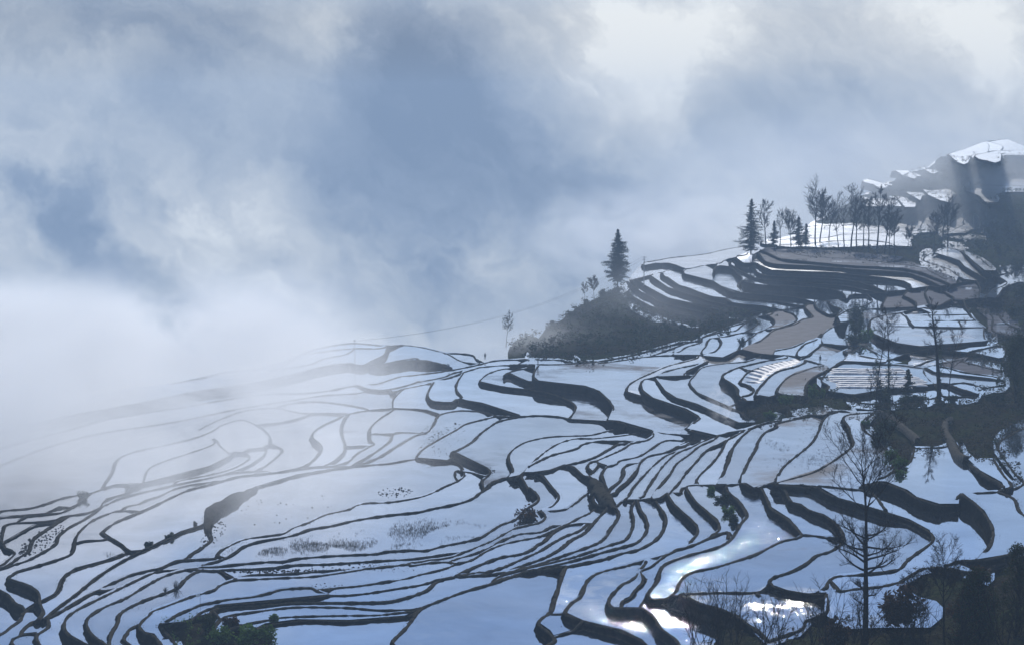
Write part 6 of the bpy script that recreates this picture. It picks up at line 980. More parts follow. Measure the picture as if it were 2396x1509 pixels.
(23,19,[518,2593,326,519,2537,336,530,2537,336]),
(23,31,[634,2495,344,646,2495,344,660,2508,348,675,2522,339,687,2522,339]),
(24,32,[630,2433,344,641,2433,344,657,2453,346,670,2459,339]),
(25,33,[629,2388,347,643,2400,339,654,2400,339])],
[(0,18,[2309,9025,509,2333,9025,509,2357,9025,509,2381,9025,509,2405,9025,509,2430,9025,509,2454,9025,509,2478,9025,509,2502,9025,509,2526,9025,509,2551,9025,509,2575,9025,509,2599,9025,509,2623,9025,509,2678,9130,516,2712,9163,515,2716,9106,513]),
(1,17,[2104,8310,509,2137,8351,518,2176,8417,516,2205,8441,515,2232,8457,514,2267,8503,513,2295,8523,512,2326,8554,511,2358,8586,510,2385,8602,510,2413,8619,509,2447,8656,508,2477,8682,507,2505,8698,506,2536,8723,505,2576,8779,504,2610,8817,502,2629,8815,502]),
(2,15,[1909,7700,509,1930,7700,509,1950,7700,509,2037,7958,510,2100,8118,504,2139,8184,502,2169,8218,501,2199,8247,499,2229,8275,498,2259,8304,497,2289,8332,496,2318,8357,495,2348,8382,495,2378,8411,494,2408,8437,493,2438,8460,492,2467,8484,491,2497,8508,490,2523,8521,489,2540,8513,490]),
(3,14,[2245,9154,432,1997,8054,485,1905,7601,503,1933,7632,501,2001,7814,494,2052,7933,490,2087,7984,488,2114,8008,487,2141,8025,486,2169,8050,485,2198,8076,484,2226,8102,483,2255,8128,482,2284,8154,481,2313,8180,480,2342,8204,479,2370,8225,478,2398,8243,478,2423,8255,477,2446,8256,477,2461,8244,478]),
(4,14,[2352,9587,389,2201,8875,429,2044,8154,459,2002,7901,470,2008,7841,472,2028,7837,472,2049,7837,472,2069,7835,473,2091,7838,472,2116,7851,472,2142,7870,471,2169,7892,470,2197,7915,469,2224,7938,468,2252,7961,467,2280,7982,466,2306,7999,466,2331,8012,465,2354,8017,465,2374,8012,465,2388,7999,466]),
(5,14,[2211,9009,389,2197,8856,406,2094,8348,429,2033,8019,443,2011,7850,451,2010,7764,455,2018,7715,457,2031,7687,458,2048,7673,459,2069,7673,459,2092,7683,458,2116,7698,458,2142,7716,457,2168,7735,456,2194,7754,455,2220,7771,454,2245,7785,454,2268,7793,453,2289,7794,453,2308,7786,454,2321,7772,454]),
(6,15,[2109,8497,389,2080,8290,409,2030,8005,423,1999,7801,432,1986,7672,438,1986,7592,442,1994,7544,444,2007,7517,446,2024,7507,446,2044,7507,446,2067,7516,446,2091,7529,445,2115,7544,444,2140,7559,444,2164,7572,443,2187,7582,442,2209,7587,442,2228,7585,442,2246,7575,443,2258,7559,444]),
(7,15,[1996,8040,389,2058,8202,391,2007,7915,406,1971,7689,417,1954,7546,424,1950,7454,428,1955,7396,431,1966,7362,433,1981,7345,434,1999,7339,434,2020,7342,434,2042,7351,434,2065,7362,433,2088,7373,433,2110,7383,432,2132,7390,432,2152,7392,432,2171,7387,432,2187,7375,432,2199,7359,433]),
(8,0,[1695,8145,362,1714,8132,363,1734,8124,363,1756,8124,363,1777,8124,363,1799,8124,363,1821,8124,363,1801,7939,373,1822,7939,373]),
(8,10,[1851,7878,376,1872,7878,376,1893,7878,376,1960,8069,366,1982,8069,366,1956,7878,376,1977,7878,376,1957,7715,395,1926,7512,405,1912,7382,412,1910,7296,417,1914,7239,420,1924,7204,422,1938,7184,423,1955,7175,423,1974,7175,423,1995,7179,423,2016,7187,423,2038,7195,422,2059,7203,422,2080,7207,421,2099,7207,421,2117,7200,422,2132,7187,423,2143,7169,423]),
(9,0,[1608,7729,363,1631,7738,373,1653,7745,372,1675,7750,372,1697,7752,372,1715,7743,373,1727,7703,375,1729,7619,379,1721,7495,376,1782,7671,366,1802,7671,366,1814,7632,379,1841,7661,377,1862,7663,377,1880,7653,377,1876,7554,383,1882,7495,376,1879,7403,391,1868,7283,398,1863,7189,403,1864,7120,407,1871,7072,410,1881,7041,411,1895,7022,412,1911,7013,413,1930,7011,413,1949,7013,413,1969,7019,413,1990,7025,412,2010,7030,412,2030,7032,412,2048,7030,412,2065,7022,412,2079,7008,413,2089,6989,414]),
(10,0,[1534,7370,363,1561,7403,371,1586,7427,370,1608,7438,369,1627,7434,370,1643,7413,371,1655,7379,373,1667,7345,375,1684,7334,375,1702,7324,376,1720,7317,376,1735,7300,377,1751,7286,378,1768,7273,379,1782,7252,380,1791,7210,383,1798,7160,385,1803,7104,389,1806,7040,392,1809,6981,396,1816,6934,399,1825,6900,401,1837,6875,402,1852,6860,403,1868,6852,403,1886,6849,403,1905,6851,403,1924,6855,403,1944,6859,403,1963,6863,403,1982,6864,403,1999,6861,403,2015,6852,403,2029,6837,404,2039,6818,405]),
(11,0,[1466,7043,363,1497,7097,370,1524,7137,368,1548,7155,366,1566,7150,367,1577,7115,369,1587,7075,371,1601,7052,373,1617,7041,373,1634,7031,374,1648,7008,375,1657,6968,378,1668,6935,380,1682,6917,381,1697,6902,382,1710,6882,383,1723,6858,385,1734,6831,386,1745,6802,388,1756,6773,390,1767,6747,391,1780,6726,393,1794,6710,393,1809,6699,394,1825,6693,395,1842,6690,395,1861,6692,395,1880,6695,394,1899,6698,394,1917,6701,394,1936,6702,394,1953,6698,394,1968,6689,395,1981,6673,396,1990,6653,397]),
(12,0,[1417,6802,360,1442,6835,357,1469,6875,365,1494,6908,363,1514,6915,362,1517,6842,367,1518,6765,372,1535,6761,362,1553,6761,362,1572,6761,362,1586,6747,373,1579,6637,380,1585,6592,383,1601,6584,383,1618,6580,384,1635,6578,384,1653,6577,384,1670,6577,384,1688,6576,384,1704,6571,384,1720,6564,385,1735,6555,385,1750,6546,386,1766,6539,386,1783,6535,387,1800,6533,387,1818,6534,387,1836,6537,386,1854,6541,386,1873,6543,386,1891,6544,386,1907,6541,386,1922,6532,387,1935,6516,388,1944,6496,389]),
(13,1,[1390,6586,356,1417,6629,353,1448,6693,348,1474,6726,346,1492,6726,346,1510,6726,346]),
(13,10,[1525,6485,362,1543,6485,362,1506,6258,377,1526,6273,386,1545,6282,386,1565,6294,385,1587,6314,383,1611,6340,382,1634,6366,380,1656,6383,379,1675,6391,378,1692,6392,378,1709,6388,379,1724,6383,379,1741,6379,379,1757,6378,379,1775,6379,379,1793,6382,379,1811,6385,379,1829,6388,379,1846,6390,378,1863,6388,379,1878,6381,379,1891,6366,380,1899,6345,381]),
(14,12,[1499,6231,362,1463,6012,377,1479,6012,377,1499,6026,386,1524,6062,384,1555,6120,380,1586,6178,376,1613,6215,373,1634,6233,372,1652,6239,372,1669,6238,372,1684,6232,372,1699,6226,373,1715,6224,373,1732,6225,373,1750,6228,372,1768,6232,372,1786,6235,372,1803,6238,372,1820,6238,372,1835,6234,372,1849,6222,373,1857,6202,374]),
(15,14,[1424,5785,377,1439,5785,377,1458,5798,386,1504,5917,378,1548,6026,370,1576,6072,367,1597,6091,365,1616,6100,365,1632,6099,365,1645,6087,366,1658,6072,367,1673,6070,367,1690,6072,367,1707,6075,367,1725,6080,366,1743,6083,366,1760,6086,366,1777,6091,365,1794,6090,365,1808,6085,366,1818,6070,367]),
(16,16,[1402,5575,377,1477,5809,370,1528,5947,360,1547,5958,359,1564,5962,358,1584,5977,347,1600,5977,347,1616,5977,347,1614,5910,352,1630,5910,352,1645,5910,352,1661,5910,352,1677,5910,352,1693,5910,352,1709,5910,352,1725,5910,352,1741,5910,352,1757,5910,352,1770,5910,352]),
(17,17,[1450,5702,352,1465,5702,352,1481,5702,352,1496,5702,352])],
[(0,12,[314,6296,266,351,6467,266,392,6669,258]),
(1,10,[247,6043,257,278,6139,263,314,6296,266,342,6300,265,375,6380,259,406,6411,250]),
(2,8,[188,5884,245,218,5993,251,247,6043,257,273,6012,263,298,5977,266,325,5981,266,356,6052,259,391,6182,242,413,6088,250]),
(3,7,[158,5745,240,188,5884,245,212,5835,252,236,5768,259,260,5720,263,284,5695,265,310,5701,265,338,5750,260,369,5829,253,399,5885,242,426,5885,242,452,5885,242,471,5796,250]),
(3,23,[564,5676,261,589,5676,261,601,5551,273,626,5551,273,651,5551,273,663,5444,283,687,5444,283,712,5444,283,736,5444,283,746,5339,293]),
(4,5,[102,5525,232,129,5637,235,156,5682,241,179,5606,248,202,5542,255,225,5491,260,248,5455,263,271,5438,265,296,5444,264,322,5473,262,350,5517,257,377,5557,253,404,5585,251,430,5601,249,456,5608,248,482,5615,242,507,5615,242,533,5615,242,558,5615,242,570,5486,260,582,5375,271,599,5305,278,620,5282,280,641,5264,282,659,5221,286,679,5190,283,702,5190,283,715,5117,291]),
(5,2,[27,5376,218,51,5426,222,72,5152,237,102,5525,232,125,5447,239,148,5380,246,170,5321,252,192,5273,257,214,5235,261,237,5210,264,260,5199,265,283,5203,265,308,5220,263,333,5245,260,358,5268,258,383,5284,256,407,5292,255,431,5294,255,455,5296,255,479,5301,255,504,5307,254,528,5309,254,539,5191,266,551,5088,277,569,5044,281,590,5028,277,610,5006,279,633,5006,279,649,4962,283]),
(6,1,[2,5249,217,27,5376,218,51,5358,224,72,5152,237,96,5210,240,118,5151,247,140,5100,252,162,5057,257,183,5021,261,204,4994,264,226,4977,265,248,4970,266,271,4973,266,294,4982,265,317,4994,264,340,5004,263,363,5007,262,385,5003,263,407,4994,263,428,4984,265,450,4972,266,470,4951,268,487,4895,274,500,4812,283,520,4795,279,541,4795,279,563,4795,279]),
(7,0,[-7,5069,223,2,5180,220,25,5108,228,48,5033,237,69,4968,244,91,4917,250,112,4876,254,133,4842,258,154,4810,261,174,4783,265,195,4763,267,216,4752,268,237,4748,269,259,4749,268,280,4752,268,302,4754,268,323,4751,268,344,4742,269,364,4727,271,384,4708,273,403,4685,275,422,4666,272,442,4649,273,458,4601,279,474,4562,283]),
(8,0,[-11,4909,230,2,4853,235,24,4804,240,45,4731,249,65,4673,256,86,4642,259,106,4622,262,126,4604,264,146,4582,266,166,4556,269,186,4539,271,206,4532,272,226,4530,272,247,4528,273,267,4524,273,287,4517,274,306,4503,276,325,4485,272,345,4485,272,364,4469,274,384,4469,274]),
(9,0,[-10,4658,243,2,4570,247,23,4562,242,41,4385,263,61,4385,263,81,4385,263,101,4385,263,121,4390,269,140,4382,270,158,4329,276,177,4317,278,196,4315,278,216,4319,277,235,4317,272,255,4317,272,273,4304,273,293,4304,273]),
(10,7,[114,4148,273,133,4148,273,151,4148,273,170,4148,273,189,4148,273,208,4148,273])],
[(0,5,[-340,2020,280,-331,2020,280,-324,2031,277,-314,2031,277]),
(1,1,[-377,2018,271,-362,1984,280,-353,1984,280,-343,1984,280,-334,1984,286,-326,1985,286,-317,1991,284,-309,1994,278]),
(1,10,[-290,1991,278,-281,1991,278]),
(2,1,[-369,1974,280,-357,1958,284,-348,1956,284,-339,1955,285,-330,1955,285,-321,1955,284,-312,1956,284,-303,1956,278,-294,1956,278,-285,1956,284,-276,1952,285,-267,1952,279,-259,1958,278,-250,1958,278]),
(3,1,[-364,1948,271,-354,1942,279,-344,1934,281,-334,1929,282,-325,1927,283,-316,1926,283,-307,1924,284,-298,1923,284,-289,1923,284,-280,1923,284,-271,1922,284,-263,1922,284,-254,1923,284,-245,1924,278]),
(4,2,[-349,1914,271,-340,1909,279,-330,1903,280,-321,1900,281,-312,1897,282,-303,1895,283,-294,1894,283,-285,1893,283,-276,1892,284,-267,1891,284,-259,1891,284,-250,1891,284,-241,1891,278]),
(5,2,[-344,1882,271,-335,1881,278,-325,1876,279,-316,1872,280,-307,1869,281,-298,1867,282,-289,1865,282,-281,1863,283,-272,1862,283,-263,1861,283,-254,1860,284,-246,1859,284,-237,1859,278]),
(6,3,[-330,1851,271,-321,1848,278,-312,1844,279,-303,1842,280,-294,1839,281,-285,1837,281,-276,1834,282,-268,1832,283,-259,1831,283,-250,1829,283,-242,1828,284,-233,1828,278]),
(7,3,[-324,1821,271,-316,1819,278,-307,1817,278,-298,1814,279,-290,1811,280,-281,1809,281,-272,1806,282,-264,1804,282,-255,1802,283,-246,1800,283,-238,1798,278]),
(8,3,[-319,1792,271,-311,1791,277,-303,1790,278,-294,1788,278,-285,1784,279,-277,1781,280,-268,1778,281,-259,1775,282,-251,1773,283,-243,1771,283,-234,1769,278]),
(9,3,[-314,1763,271,-306,1763,271,-299,1765,277,-290,1762,278,-281,1758,279,-273,1754,280,-264,1750,281,-255,1747,282,-247,1744,283,-239,1742,284,-231,1741,278]),
(10,4,[-302,1736,271,-295,1745,274,-286,1738,277,-277,1731,279,-268,1726,280,-260,1722,281,-251,1719,282,-243,1716,283,-235,1714,284,-227,1714,278]),
(11,4,[-302,1734,264,-292,1725,273,-282,1712,276,-273,1703,279,-264,1697,281,-256,1693,282,-247,1690,283,-239,1688,284,-232,1688,278]),
(12,4,[-300,1726,264,-291,1716,273,-281,1703,277,-271,1695,279,-263,1688,281,-254,1684,283,-246,1681,284,-238,1679,284,-231,1680,278])],
[(0,25,[2670,12102,596,2753,12329,625,2653,11742,633,2454,10733,643]),
(0,32,[2951,12334,637,2984,12334,637]),
(0,37,[3112,12318,637,3145,12318,637,3178,12318,637,3211,12318,637,3244,12318,637,3277,12318,637,3310,12318,637,3343,12318,637,3376,12318,637,3409,12318,637,3442,12318,637,3474,12318,637,3507,12318,637,3603,12536,634,3636,12536,634,3670,12536,634,3703,12536,634,3731,12536,634]),
(1,25,[2670,12102,596,2697,12077,618,2594,11477,627,2434,10645,640,2349,10155,637,2376,10155,637,2403,10155,637,2435,10174,647,2179,9004,664,2089,8536,661,2112,8536,661,2134,8536,661,2157,8536,661,2443,9565,656,2793,10823,637,2935,11256,630,2988,11343,629,3002,11282,630,3035,11294,630,3069,11305,630,3098,11300,630,3112,11242,631,3076,11008,634,3095,10969,635,3124,10969,635,3156,10979,634,3191,10996,634,3230,11029,634,3331,11272,630,3360,11285,630]),
(2,23,[2551,11842,558,2601,11926,567,2635,11939,588,2569,11500,596,2473,10939,606,2348,10266,618,2196,9492,632,2061,8807,644,2043,8629,637,2217,9262,636,2187,9032,640,2099,8575,648,2042,8253,654,2001,7999,658,1968,7785,662,2350,9199,637,2711,10502,614,2910,11157,602,3017,11449,597,3080,11572,595,3129,11637,594,3171,11679,593,3205,11689,593,3227,11655,593,3243,11599,594,3267,11576,595,3300,11585,594,3344,11628,594,3395,11699,592,3448,11770,591,3501,11845,590,3533,11863,590]),
(3,20,[2475,11880,531,2473,11771,539,2500,11750,550,2551,11842,558,2575,11808,559,2571,11647,562,2485,11124,573,2400,10614,583,2313,10109,594,2226,9615,604,2159,9222,612,2160,9121,614,2222,9277,611,2248,9285,611,2248,9182,613,2256,9113,614,2289,9148,613,2380,9412,608,2581,10101,594,2806,10869,578,2973,11397,567,3082,11696,561,3162,11876,558,3219,11969,556,3276,12061,554,3322,12112,553,3358,12126,553,3410,12197,551,3456,12244,550,3494,12262,550,3546,12326,548,3630,12505,545,3682,12566,544,3723,12590,543,3750,12588,543]),
(4,17,[2218,11118,504,2337,11566,523,2368,11566,523,2461,11865,516,2437,11597,532,2416,11352,538,2412,11196,542,2356,10803,541,2385,10803,541,2396,10722,553,2346,10372,561,2294,10024,569,2248,9711,576,2226,9506,581,2245,9477,581,2295,9581,579,2348,9693,576,2399,9797,574,2468,9971,570,2568,10261,563,2705,10696,553,2860,11188,542,2985,11557,533,3107,11905,525,3159,11984,523,3262,12250,507,3295,12250,507,3328,12250,507,3361,12250,507,3393,12250,507,3426,12250,507,3459,12250,507,3492,12250,507,3525,12250,507,3557,12250,507,3590,12250,507,3623,12250,507,3650,12250,507]),
(5,16,[2168,11017,492,2218,11118,504,2246,11110,514,2245,10960,518,2234,10768,523,2235,10634,516,2293,10775,523,2302,10679,525,2299,10536,529,2306,10442,531,2316,10360,533,2303,10181,538,2278,9954,544,2256,9740,549,2255,9627,552,2299,9704,550,2382,9941,544,2464,10168,538,2547,10399,532,2670,10784,522,2748,10980,507,2778,10980,507,2807,10980,507,2837,10980,507,2866,10980,507,2895,10980,507]),
(6,15,[2163,11141,473,2151,10928,489,2155,10802,493,2159,10681,496,2163,10556,500,2166,10438,503,2180,10370,505,2201,10340,506,2216,10277,508,2229,10211,510,2248,10173,511,2268,10143,512,2278,10067,514,2267,9903,519,2245,9693,525,2243,9572,528,2301,9709,524,2384,9948,507,2411,9948,507,2438,9948,507,2464,9948,507]),
(7,12,[1895,10177,456,1932,10229,464,1963,10247,472,2002,10307,480,2048,10404,477,2071,10378,477,2084,10303,480,2091,10203,483,2098,10106,486,2114,10051,487,2131,10009,489,2140,9924,491,2157,9880,493,2192,9918,492,2234,9990,489,2278,10063,487,2285,9976,490,2216,9566,503,2193,9355,509,2140,9025,509,2164,9025,509]),
(8,9,[1789,10041,434,1837,10157,443,1872,10199,451,1895,10177,456,1908,10099,459,1924,10042,461,1948,10030,461,1978,10046,461,2002,10030,461,2020,9987,463,2029,9897,466,2027,9760,470,2050,9747,471,2086,9791,459,2064,9569,477,2055,9409,472,2080,9409,472,2105,9409,472,2130,9409,472,2156,9409,472,2158,9313,486,2158,9205,489,2124,8959,497,2058,8584,510,2015,8310,509,2037,8310,509]),
(9,7,[1669,9649,414,1717,9781,422,1789,10041,434,1797,9932,438,1801,9812,442,1813,9733,445,1838,9725,446,1863,9723,446,1890,9729,445,1925,9773,444,1929,9660,438,1955,9660,438,1980,9660,438,1956,9419,457,1932,9182,465,1933,9072,459,2011,9322,460,2026,9276,462,1999,9043,470,1951,8718,472,1974,8718,472,1998,8718,472,2108,9094,469,2165,9233,464,2175,9170,466,2151,8968,473,2093,8629,486,1967,8022,508,1909,7700,509]),
(10,6,[1598,9382,404,1669,9649,414,1706,9716,420,1718,9636,423,1724,9527,427,1720,9365,434,1710,9180,431,1735,9180,431,1760,9180,431,1784,9180,431,1809,9180,431,1833,9180,431,1843,9106,434,1845,8999,438,1870,8999,438,1892,8992,448,1969,9238,439,2034,9423,431,2081,9524,427,2113,9554,426,2118,9461,430,2083,9196,440,2042,8910,451,2147,9259,438,2222,9471,430,2266,9551,426,2279,9499,428,2282,9405,432,2245,9154,442,1997,8054,475]),
(11,4,[1489,9023,391,1538,9175,396,1598,9382,404,1627,9404,407,1643,9356,409,1657,9290,412,1665,9199,416,1666,9067,421,1664,8928,427,1679,8881,429,1700,8868,429,1724,8866,429,1748,8871,429,1771,8866,429,1797,8876,429,1818,8860,430,1852,8912,428,1932,9180,416,2045,9591,399,2085,9659,396,2151,9841,389,2269,10257,361,2297,10257,361,2313,10209,363,2294,10004,382,2234,9632,397,2312,9852,388,2421,10202,364,2395,9977,373,2421,9977,373,2352,9587,389,2201,8875,419]),
(12,2,[1400,8770,383,1449,8926,387,1489,9023,391,1528,9118,394,1549,9096,395,1569,9072,397,1588,9041,398,1605,8998,400,1618,8937,403,1628,8859,406,1637,8784,409,1652,8736,411,1671,8714,412,1694,8713,412,1722,8733,412,1755,8780,409,1794,8860,406,1844,8985,400,1917,9222,390,2025,9619,362,2051,9619,362,2077,9619,362,2097,9594,363,2123,9594,363]),
(12,28,[2200,9594,363,2218,9560,375,2250,9587,364,2226,9376,373]),
(13,1,[1343,8556,377,1400,8770,383,1431,8818,384,1453,8806,385,1475,8794,385,1496,8783,386,1518,8774,386,1540,8765,387,1561,8749,387,1579,8718,389,1594,8672,391,1608,8624,393,1624,8586,395,1642,8561,396,1665,8557,396,1694,8588,395,1734,8675,391,1786,8817,384,1850,9014,375,1886,9072,362,1911,9072,362]),
(13,28,[2076,9049,363,2065,8899,380,2076,8843,373]),
(14,0,[1315,8449,375,1335,8505,376,1361,8522,375,1384,8522,375,1404,8506,376,1425,8498,376,1448,8495,377,1471,8500,376,1497,8516,376,1524,8539,374,1546,8534,375,1563,8500,376,1581,8476,378,1597,8438,379,1613,8405,381,1631,8385,382,1657,8400,381,1704,8523,375,1739,8584,362,1762,8584,362]),
(14,28,[1920,8367,373,1942,8367,373]),
(15,0,[1257,8145,362,1279,8145,362,1301,8145,362,1323,8145,362,1345,8145,362,1367,8145,362,1388,8145,362,1410,8145,362,1432,8145,362,1454,8145,362,1476,8145,362,1498,8145,362,1520,8145,362,1541,8145,362,1563,8145,362,1585,8145,362,1607,8145,362,1629,8145,362])],
[(0,0,[1012,7043,363,1031,7043,363,1050,7043,363,1070,7051,363,1089,7051,363,1108,7051,363,1127,7051,363,1146,7051,363,1165,7051,363,1184,7051,363,1203,7051,363,1222,7051,363,1241,7051,363,1260,7051,363,1279,7051,363,1298,7051,363,1317,7051,363,1336,7051,363,1355,7051,363,1373,7051,363,1392,7051,363,1410,7043,363,1429,7043,363,1448,7043,363,1466,7043,363,1497,7097,360]),
(1,0,[983,6837,357,997,6806,369,1012,6785,371,1029,6779,371,1047,6777,371,1065,6775,371,1083,6774,371,1101,6774,371,1119,6773,371,1137,6772,371,1156,6771,372,1174,6770,372,1192,6769,372,1210,6770,372,1228,6771,372,1247,6775,371,1266,6776,371,1284,6778,371,1303,6781,371,1321,6782,371,1340,6783,371,1358,6784,371,1377,6785,371,1396,6788,370,1417,6802,370,1442,6835,367,1469,6875,355,1494,6908,353,1514,6915,352]),
(2,0,[943,6558,357,961,6558,357,978,6558,357,995,6551,368,1012,6546,368,1029,6543,368,1046,6539,369,1063,6538,369,1080,6536,369,1098,6534,369,1115,6532,369,1132,6530,369,1149,6528,369,1166,6525,370,1184,6525,370,1202,6527,369,1220,6529,369,1238,6530,369,1255,6531,369,1273,6533,369,1291,6534,369,1309,6536,369,1327,6538,369,1346,6545,368,1366,6559,367,1390,6586,366,1417,6629,363,1448,6693,358,1474,6726,346]),
(3,3,[957,6301,357,974,6301,357,991,6301,357,1008,6301,357,1025,6301,357,1042,6301,357,1059,6301,357,1076,6301,357,1093,6301,357,1110,6301,357,1127,6301,357,1144,6301,357,1160,6297,368,1177,6297,368,1193,6296,368,1210,6295,368,1227,6295,368,1244,6295,368,1261,6296,368,1278,6298,368,1296,6302,367,1315,6312,367,1336,6332,365,1362,6372,363,1399,6462,346,1416,6462,346,1434,6462,346]),
(4,15,[1117,6063,357,1133,6063,357,1150,6063,357,1166,6063,357,1182,6063,357,1198,6063,357,1215,6063,357,1231,6063,357,1247,6063,357,1264,6063,357,1281,6069,367,1301,6086,366,1326,6124,363,1352,6168,360,1376,6202,357,1396,6218,346,1413,6218,346,1430,6218,346]),
(5,24,[1237,5934,351,1234,5842,357,1249,5842,357,1265,5842,357,1284,5854,367,1309,5896,363,1332,5928,361,1354,5955,359,1377,5984,357,1394,5992,346,1410,5992,346]),
(6,28,[1236,5637,357,1251,5637,357,1269,5650,366,1291,5679,364,1315,5715,361,1341,5761,358,1361,5781,346,1377,5781,346]),
(7,30,[1243,5531,351,1239,5445,357,1253,5445,357,1285,5519,362,1326,5631,353,1341,5628,353,1345,5585,346]),
(8,32,[1266,5500,338,1281,5500,338,1296,5500,338,1311,5500,338,1325,5500,338])],
[(0,3,[1117,5170,332,1129,5121,336,1152,5121,336,1175,5121,336,1186,5068,347,1208,5066,341]),
(1,0,[1024,5052,320,1046,5052,320,1069,5052,320,1064,4922,338,1085,4917,338,1103,4901,340,1126,4905,340,1147,4900,340,1170,4904,340,1203,4949,329]),
(2,0,[958,4728,329,980,4728,329,996,4704,331,1017,4704,331,1038,4704,331,1059,4704,331,1080,4704,331,1102,4704,331,1123,4704,331,1146,4712,330])],
[(0,1,[808,4071,320,827,4071,320,845,4071,320,863,4071,320,886,4092,317,905,4092,317]),
(1,0,[757,3900,322,779,3919,320,796,3917,326,814,3920,326,834,3932,324,854,3939,323,871,3939,323]),
(2,0,[733,3774,320,750,3774,320,767,3774,320,784,3774,320,801,3774,320,818,3774,320,833,3765,321])],
]


# ------------------------------------------------------------------ earth banks between the paddies
BANK_PTS = []
for s, flat in BANKS:
    P = np.array(flat, float).reshape(-1, 4) / 10
    BANK_PTS.append(P)
    dmean = np.hypot(P[:, 0], P[:, 1]).mean()
    C = catmull(P, max(0.4, dmean / 480))
    T = np.gradient(C[:, :2], axis=0)
    T /= np.linalg.norm(T, axis=1)[:, None] + 1e-9
    N = np.c_[-T[:, 1], T[:, 0]] * s          # towards the lower paddy
    vs, fs = [], []
    for i in range(len(C)):
        x, y, z, dz = C[i]
        q = Vector((x * 0.35, y * 0.35, z))
        n1 = noise.noise(q); n2 = noise.noise(q * 3.1 + Vector((7, 3, 1))); n3 = noise.noise(q * 0.23)
        n4 = noise.noise(q * 6.7 + Vector((1, 9, 4))) + 0.8 * noise.noise(q * 15.1)
        w = 0.15 + 0.06 * n1 + 0.05 * n2 + max(0, n3) * 0.15
        h = 0.15 + 0.07 * n1 + 0.07 * n2 + 0.07 * n4
        nx, ny = N[i]
        sl = 0.20 + 0.10 * n1
        prof = [(-w - 0.22 + 0.1 * n2, z - 0.3), (-w - 0.06, z + 0.4 * h), (-w * 0.5, z + h), (w * 0.55, z + h * 0.96),
                (w + 0.06 + 0.07 * n2, z + h - 0.18 - 0.05 * dz),
                (w + sl * dz * 0.55 + 0.12 * n1 + 0.08 * n4, z - dz * 0.5), (w + sl * dz + 0.14 + 0.12 * n2, z - dz + 0.10 * n4 + 0.02), (w + sl * dz + 0.40 + 0.22 * n4, z - dz - 0.3)]
        vs += [(x + nx * o, y + ny * o, zz) for o, zz in prof]
        if i:
            a, b = (i - 1) * 8, i * 8
            for k in range(7):
                f = (a + k, a + k + 1, b + k + 1, b + k)
                fs.append(f if s < 0 else f[::-1])
    e = (len(C) - 1) * 8
    fs.append(tuple(range(8))); fs.append(tuple(range(e, e + 8)))
    tag(obj('terrace_bank', vs, fs, 'bank_earth', smooth=True), kind='structure')

# broad earth banks and heaps between paddies: (x, y, half width), level
for z, hh, pl in ((25.3, 0.9, [(-39.0, 287.3, .3), (-40.2, 281.9, .9), (-41.2, 277.9, 1.5), (-42.0, 272.8, 1.9), (-42.7, 269.1, 1.7), (-42.5, 264.3, .9), (-41.8, 258.5, .6), (-41.0, 254.8, .4)]),
                  (24.5, 1.2, [(-33.0, 438.0, .6), (-29.6, 440.6, 2.2), (-26.1, 446.0, 3.4), (-21.6, 447.0, 3.4), (-17.5, 442.0, 2.0), (-14.0, 438.0, .5)]),
                  (28.2, 0.9, [(11.9, 278.0, .6), (12.2, 274.1, 1.3), (12.8, 265.9, 1.5), (13.4, 259.7, 1.2), (13.8, 256.0, .5)])):
    C = catmull(pl, 0.5)
    T = np.gradient(C[:, :2], axis=0); T /= np.linalg.norm(T, axis=1)[:, None]
    vs, fs = [], []
    for i in range(len(C)):
        x, y, w = C[i]
        for k in range(9):
            o = (k - 4) / 4
            q = Vector((x * .5 + o * 2, y * .5, z)); n_ = noise.noise(q) + .5 * noise.noise(q * 2.7)
            ww = w * (1 + .3 * n_)
            vs.append((x - T[i, 1] * o * ww, y + T[i, 0] * o * ww, z - .35 + (1 - o * o) ** .6 * (hh * min(1, .35 + w / 2) + .35 + .25 * n_)))
        if i:
            fs += [(i * 9 - 9 + k, i * 9 - 8 + k, i * 9 + k + 1, i * 9 + k) for k in range(8)]
    tag(obj('earth_heap', vs, [f[::-1] for f in fs], 'bank_earth', smooth=True), kind='structure')

# ------------------------------------------------------------------ the paddies
POOL_MAT = {'water': 'paddy_water_clear', 'mud': 'paddy_mud', 'rough': 'paddy_water_rippled', 'bed': 'paddy_water_muddy', 'shallow': 'paddy_water_muddy', 'glitter': 'paddy_water_glitter', 'far': 'paddy_water_windy'}
for k, z, flat in POOLS:
    pts = [Vector((flat[i] / 10, flat[i + 1] / 10, 0)) for i in range(0, len(flat), 2)]
    fs = tessellate_polygon([pts])
    fs = [f if (pts[f[1]] - pts[f[0]]).cross(pts[f[2]] - pts[f[0]]).z > 0 else (f[0], f[2], f[1]) for f in fs]
    tag(obj('paddy_water' if k != 'mud' else 'paddy_field', [(p.x, p.y, z / 100) for p in pts], fs, POOL_MAT[k]), kind='structure')

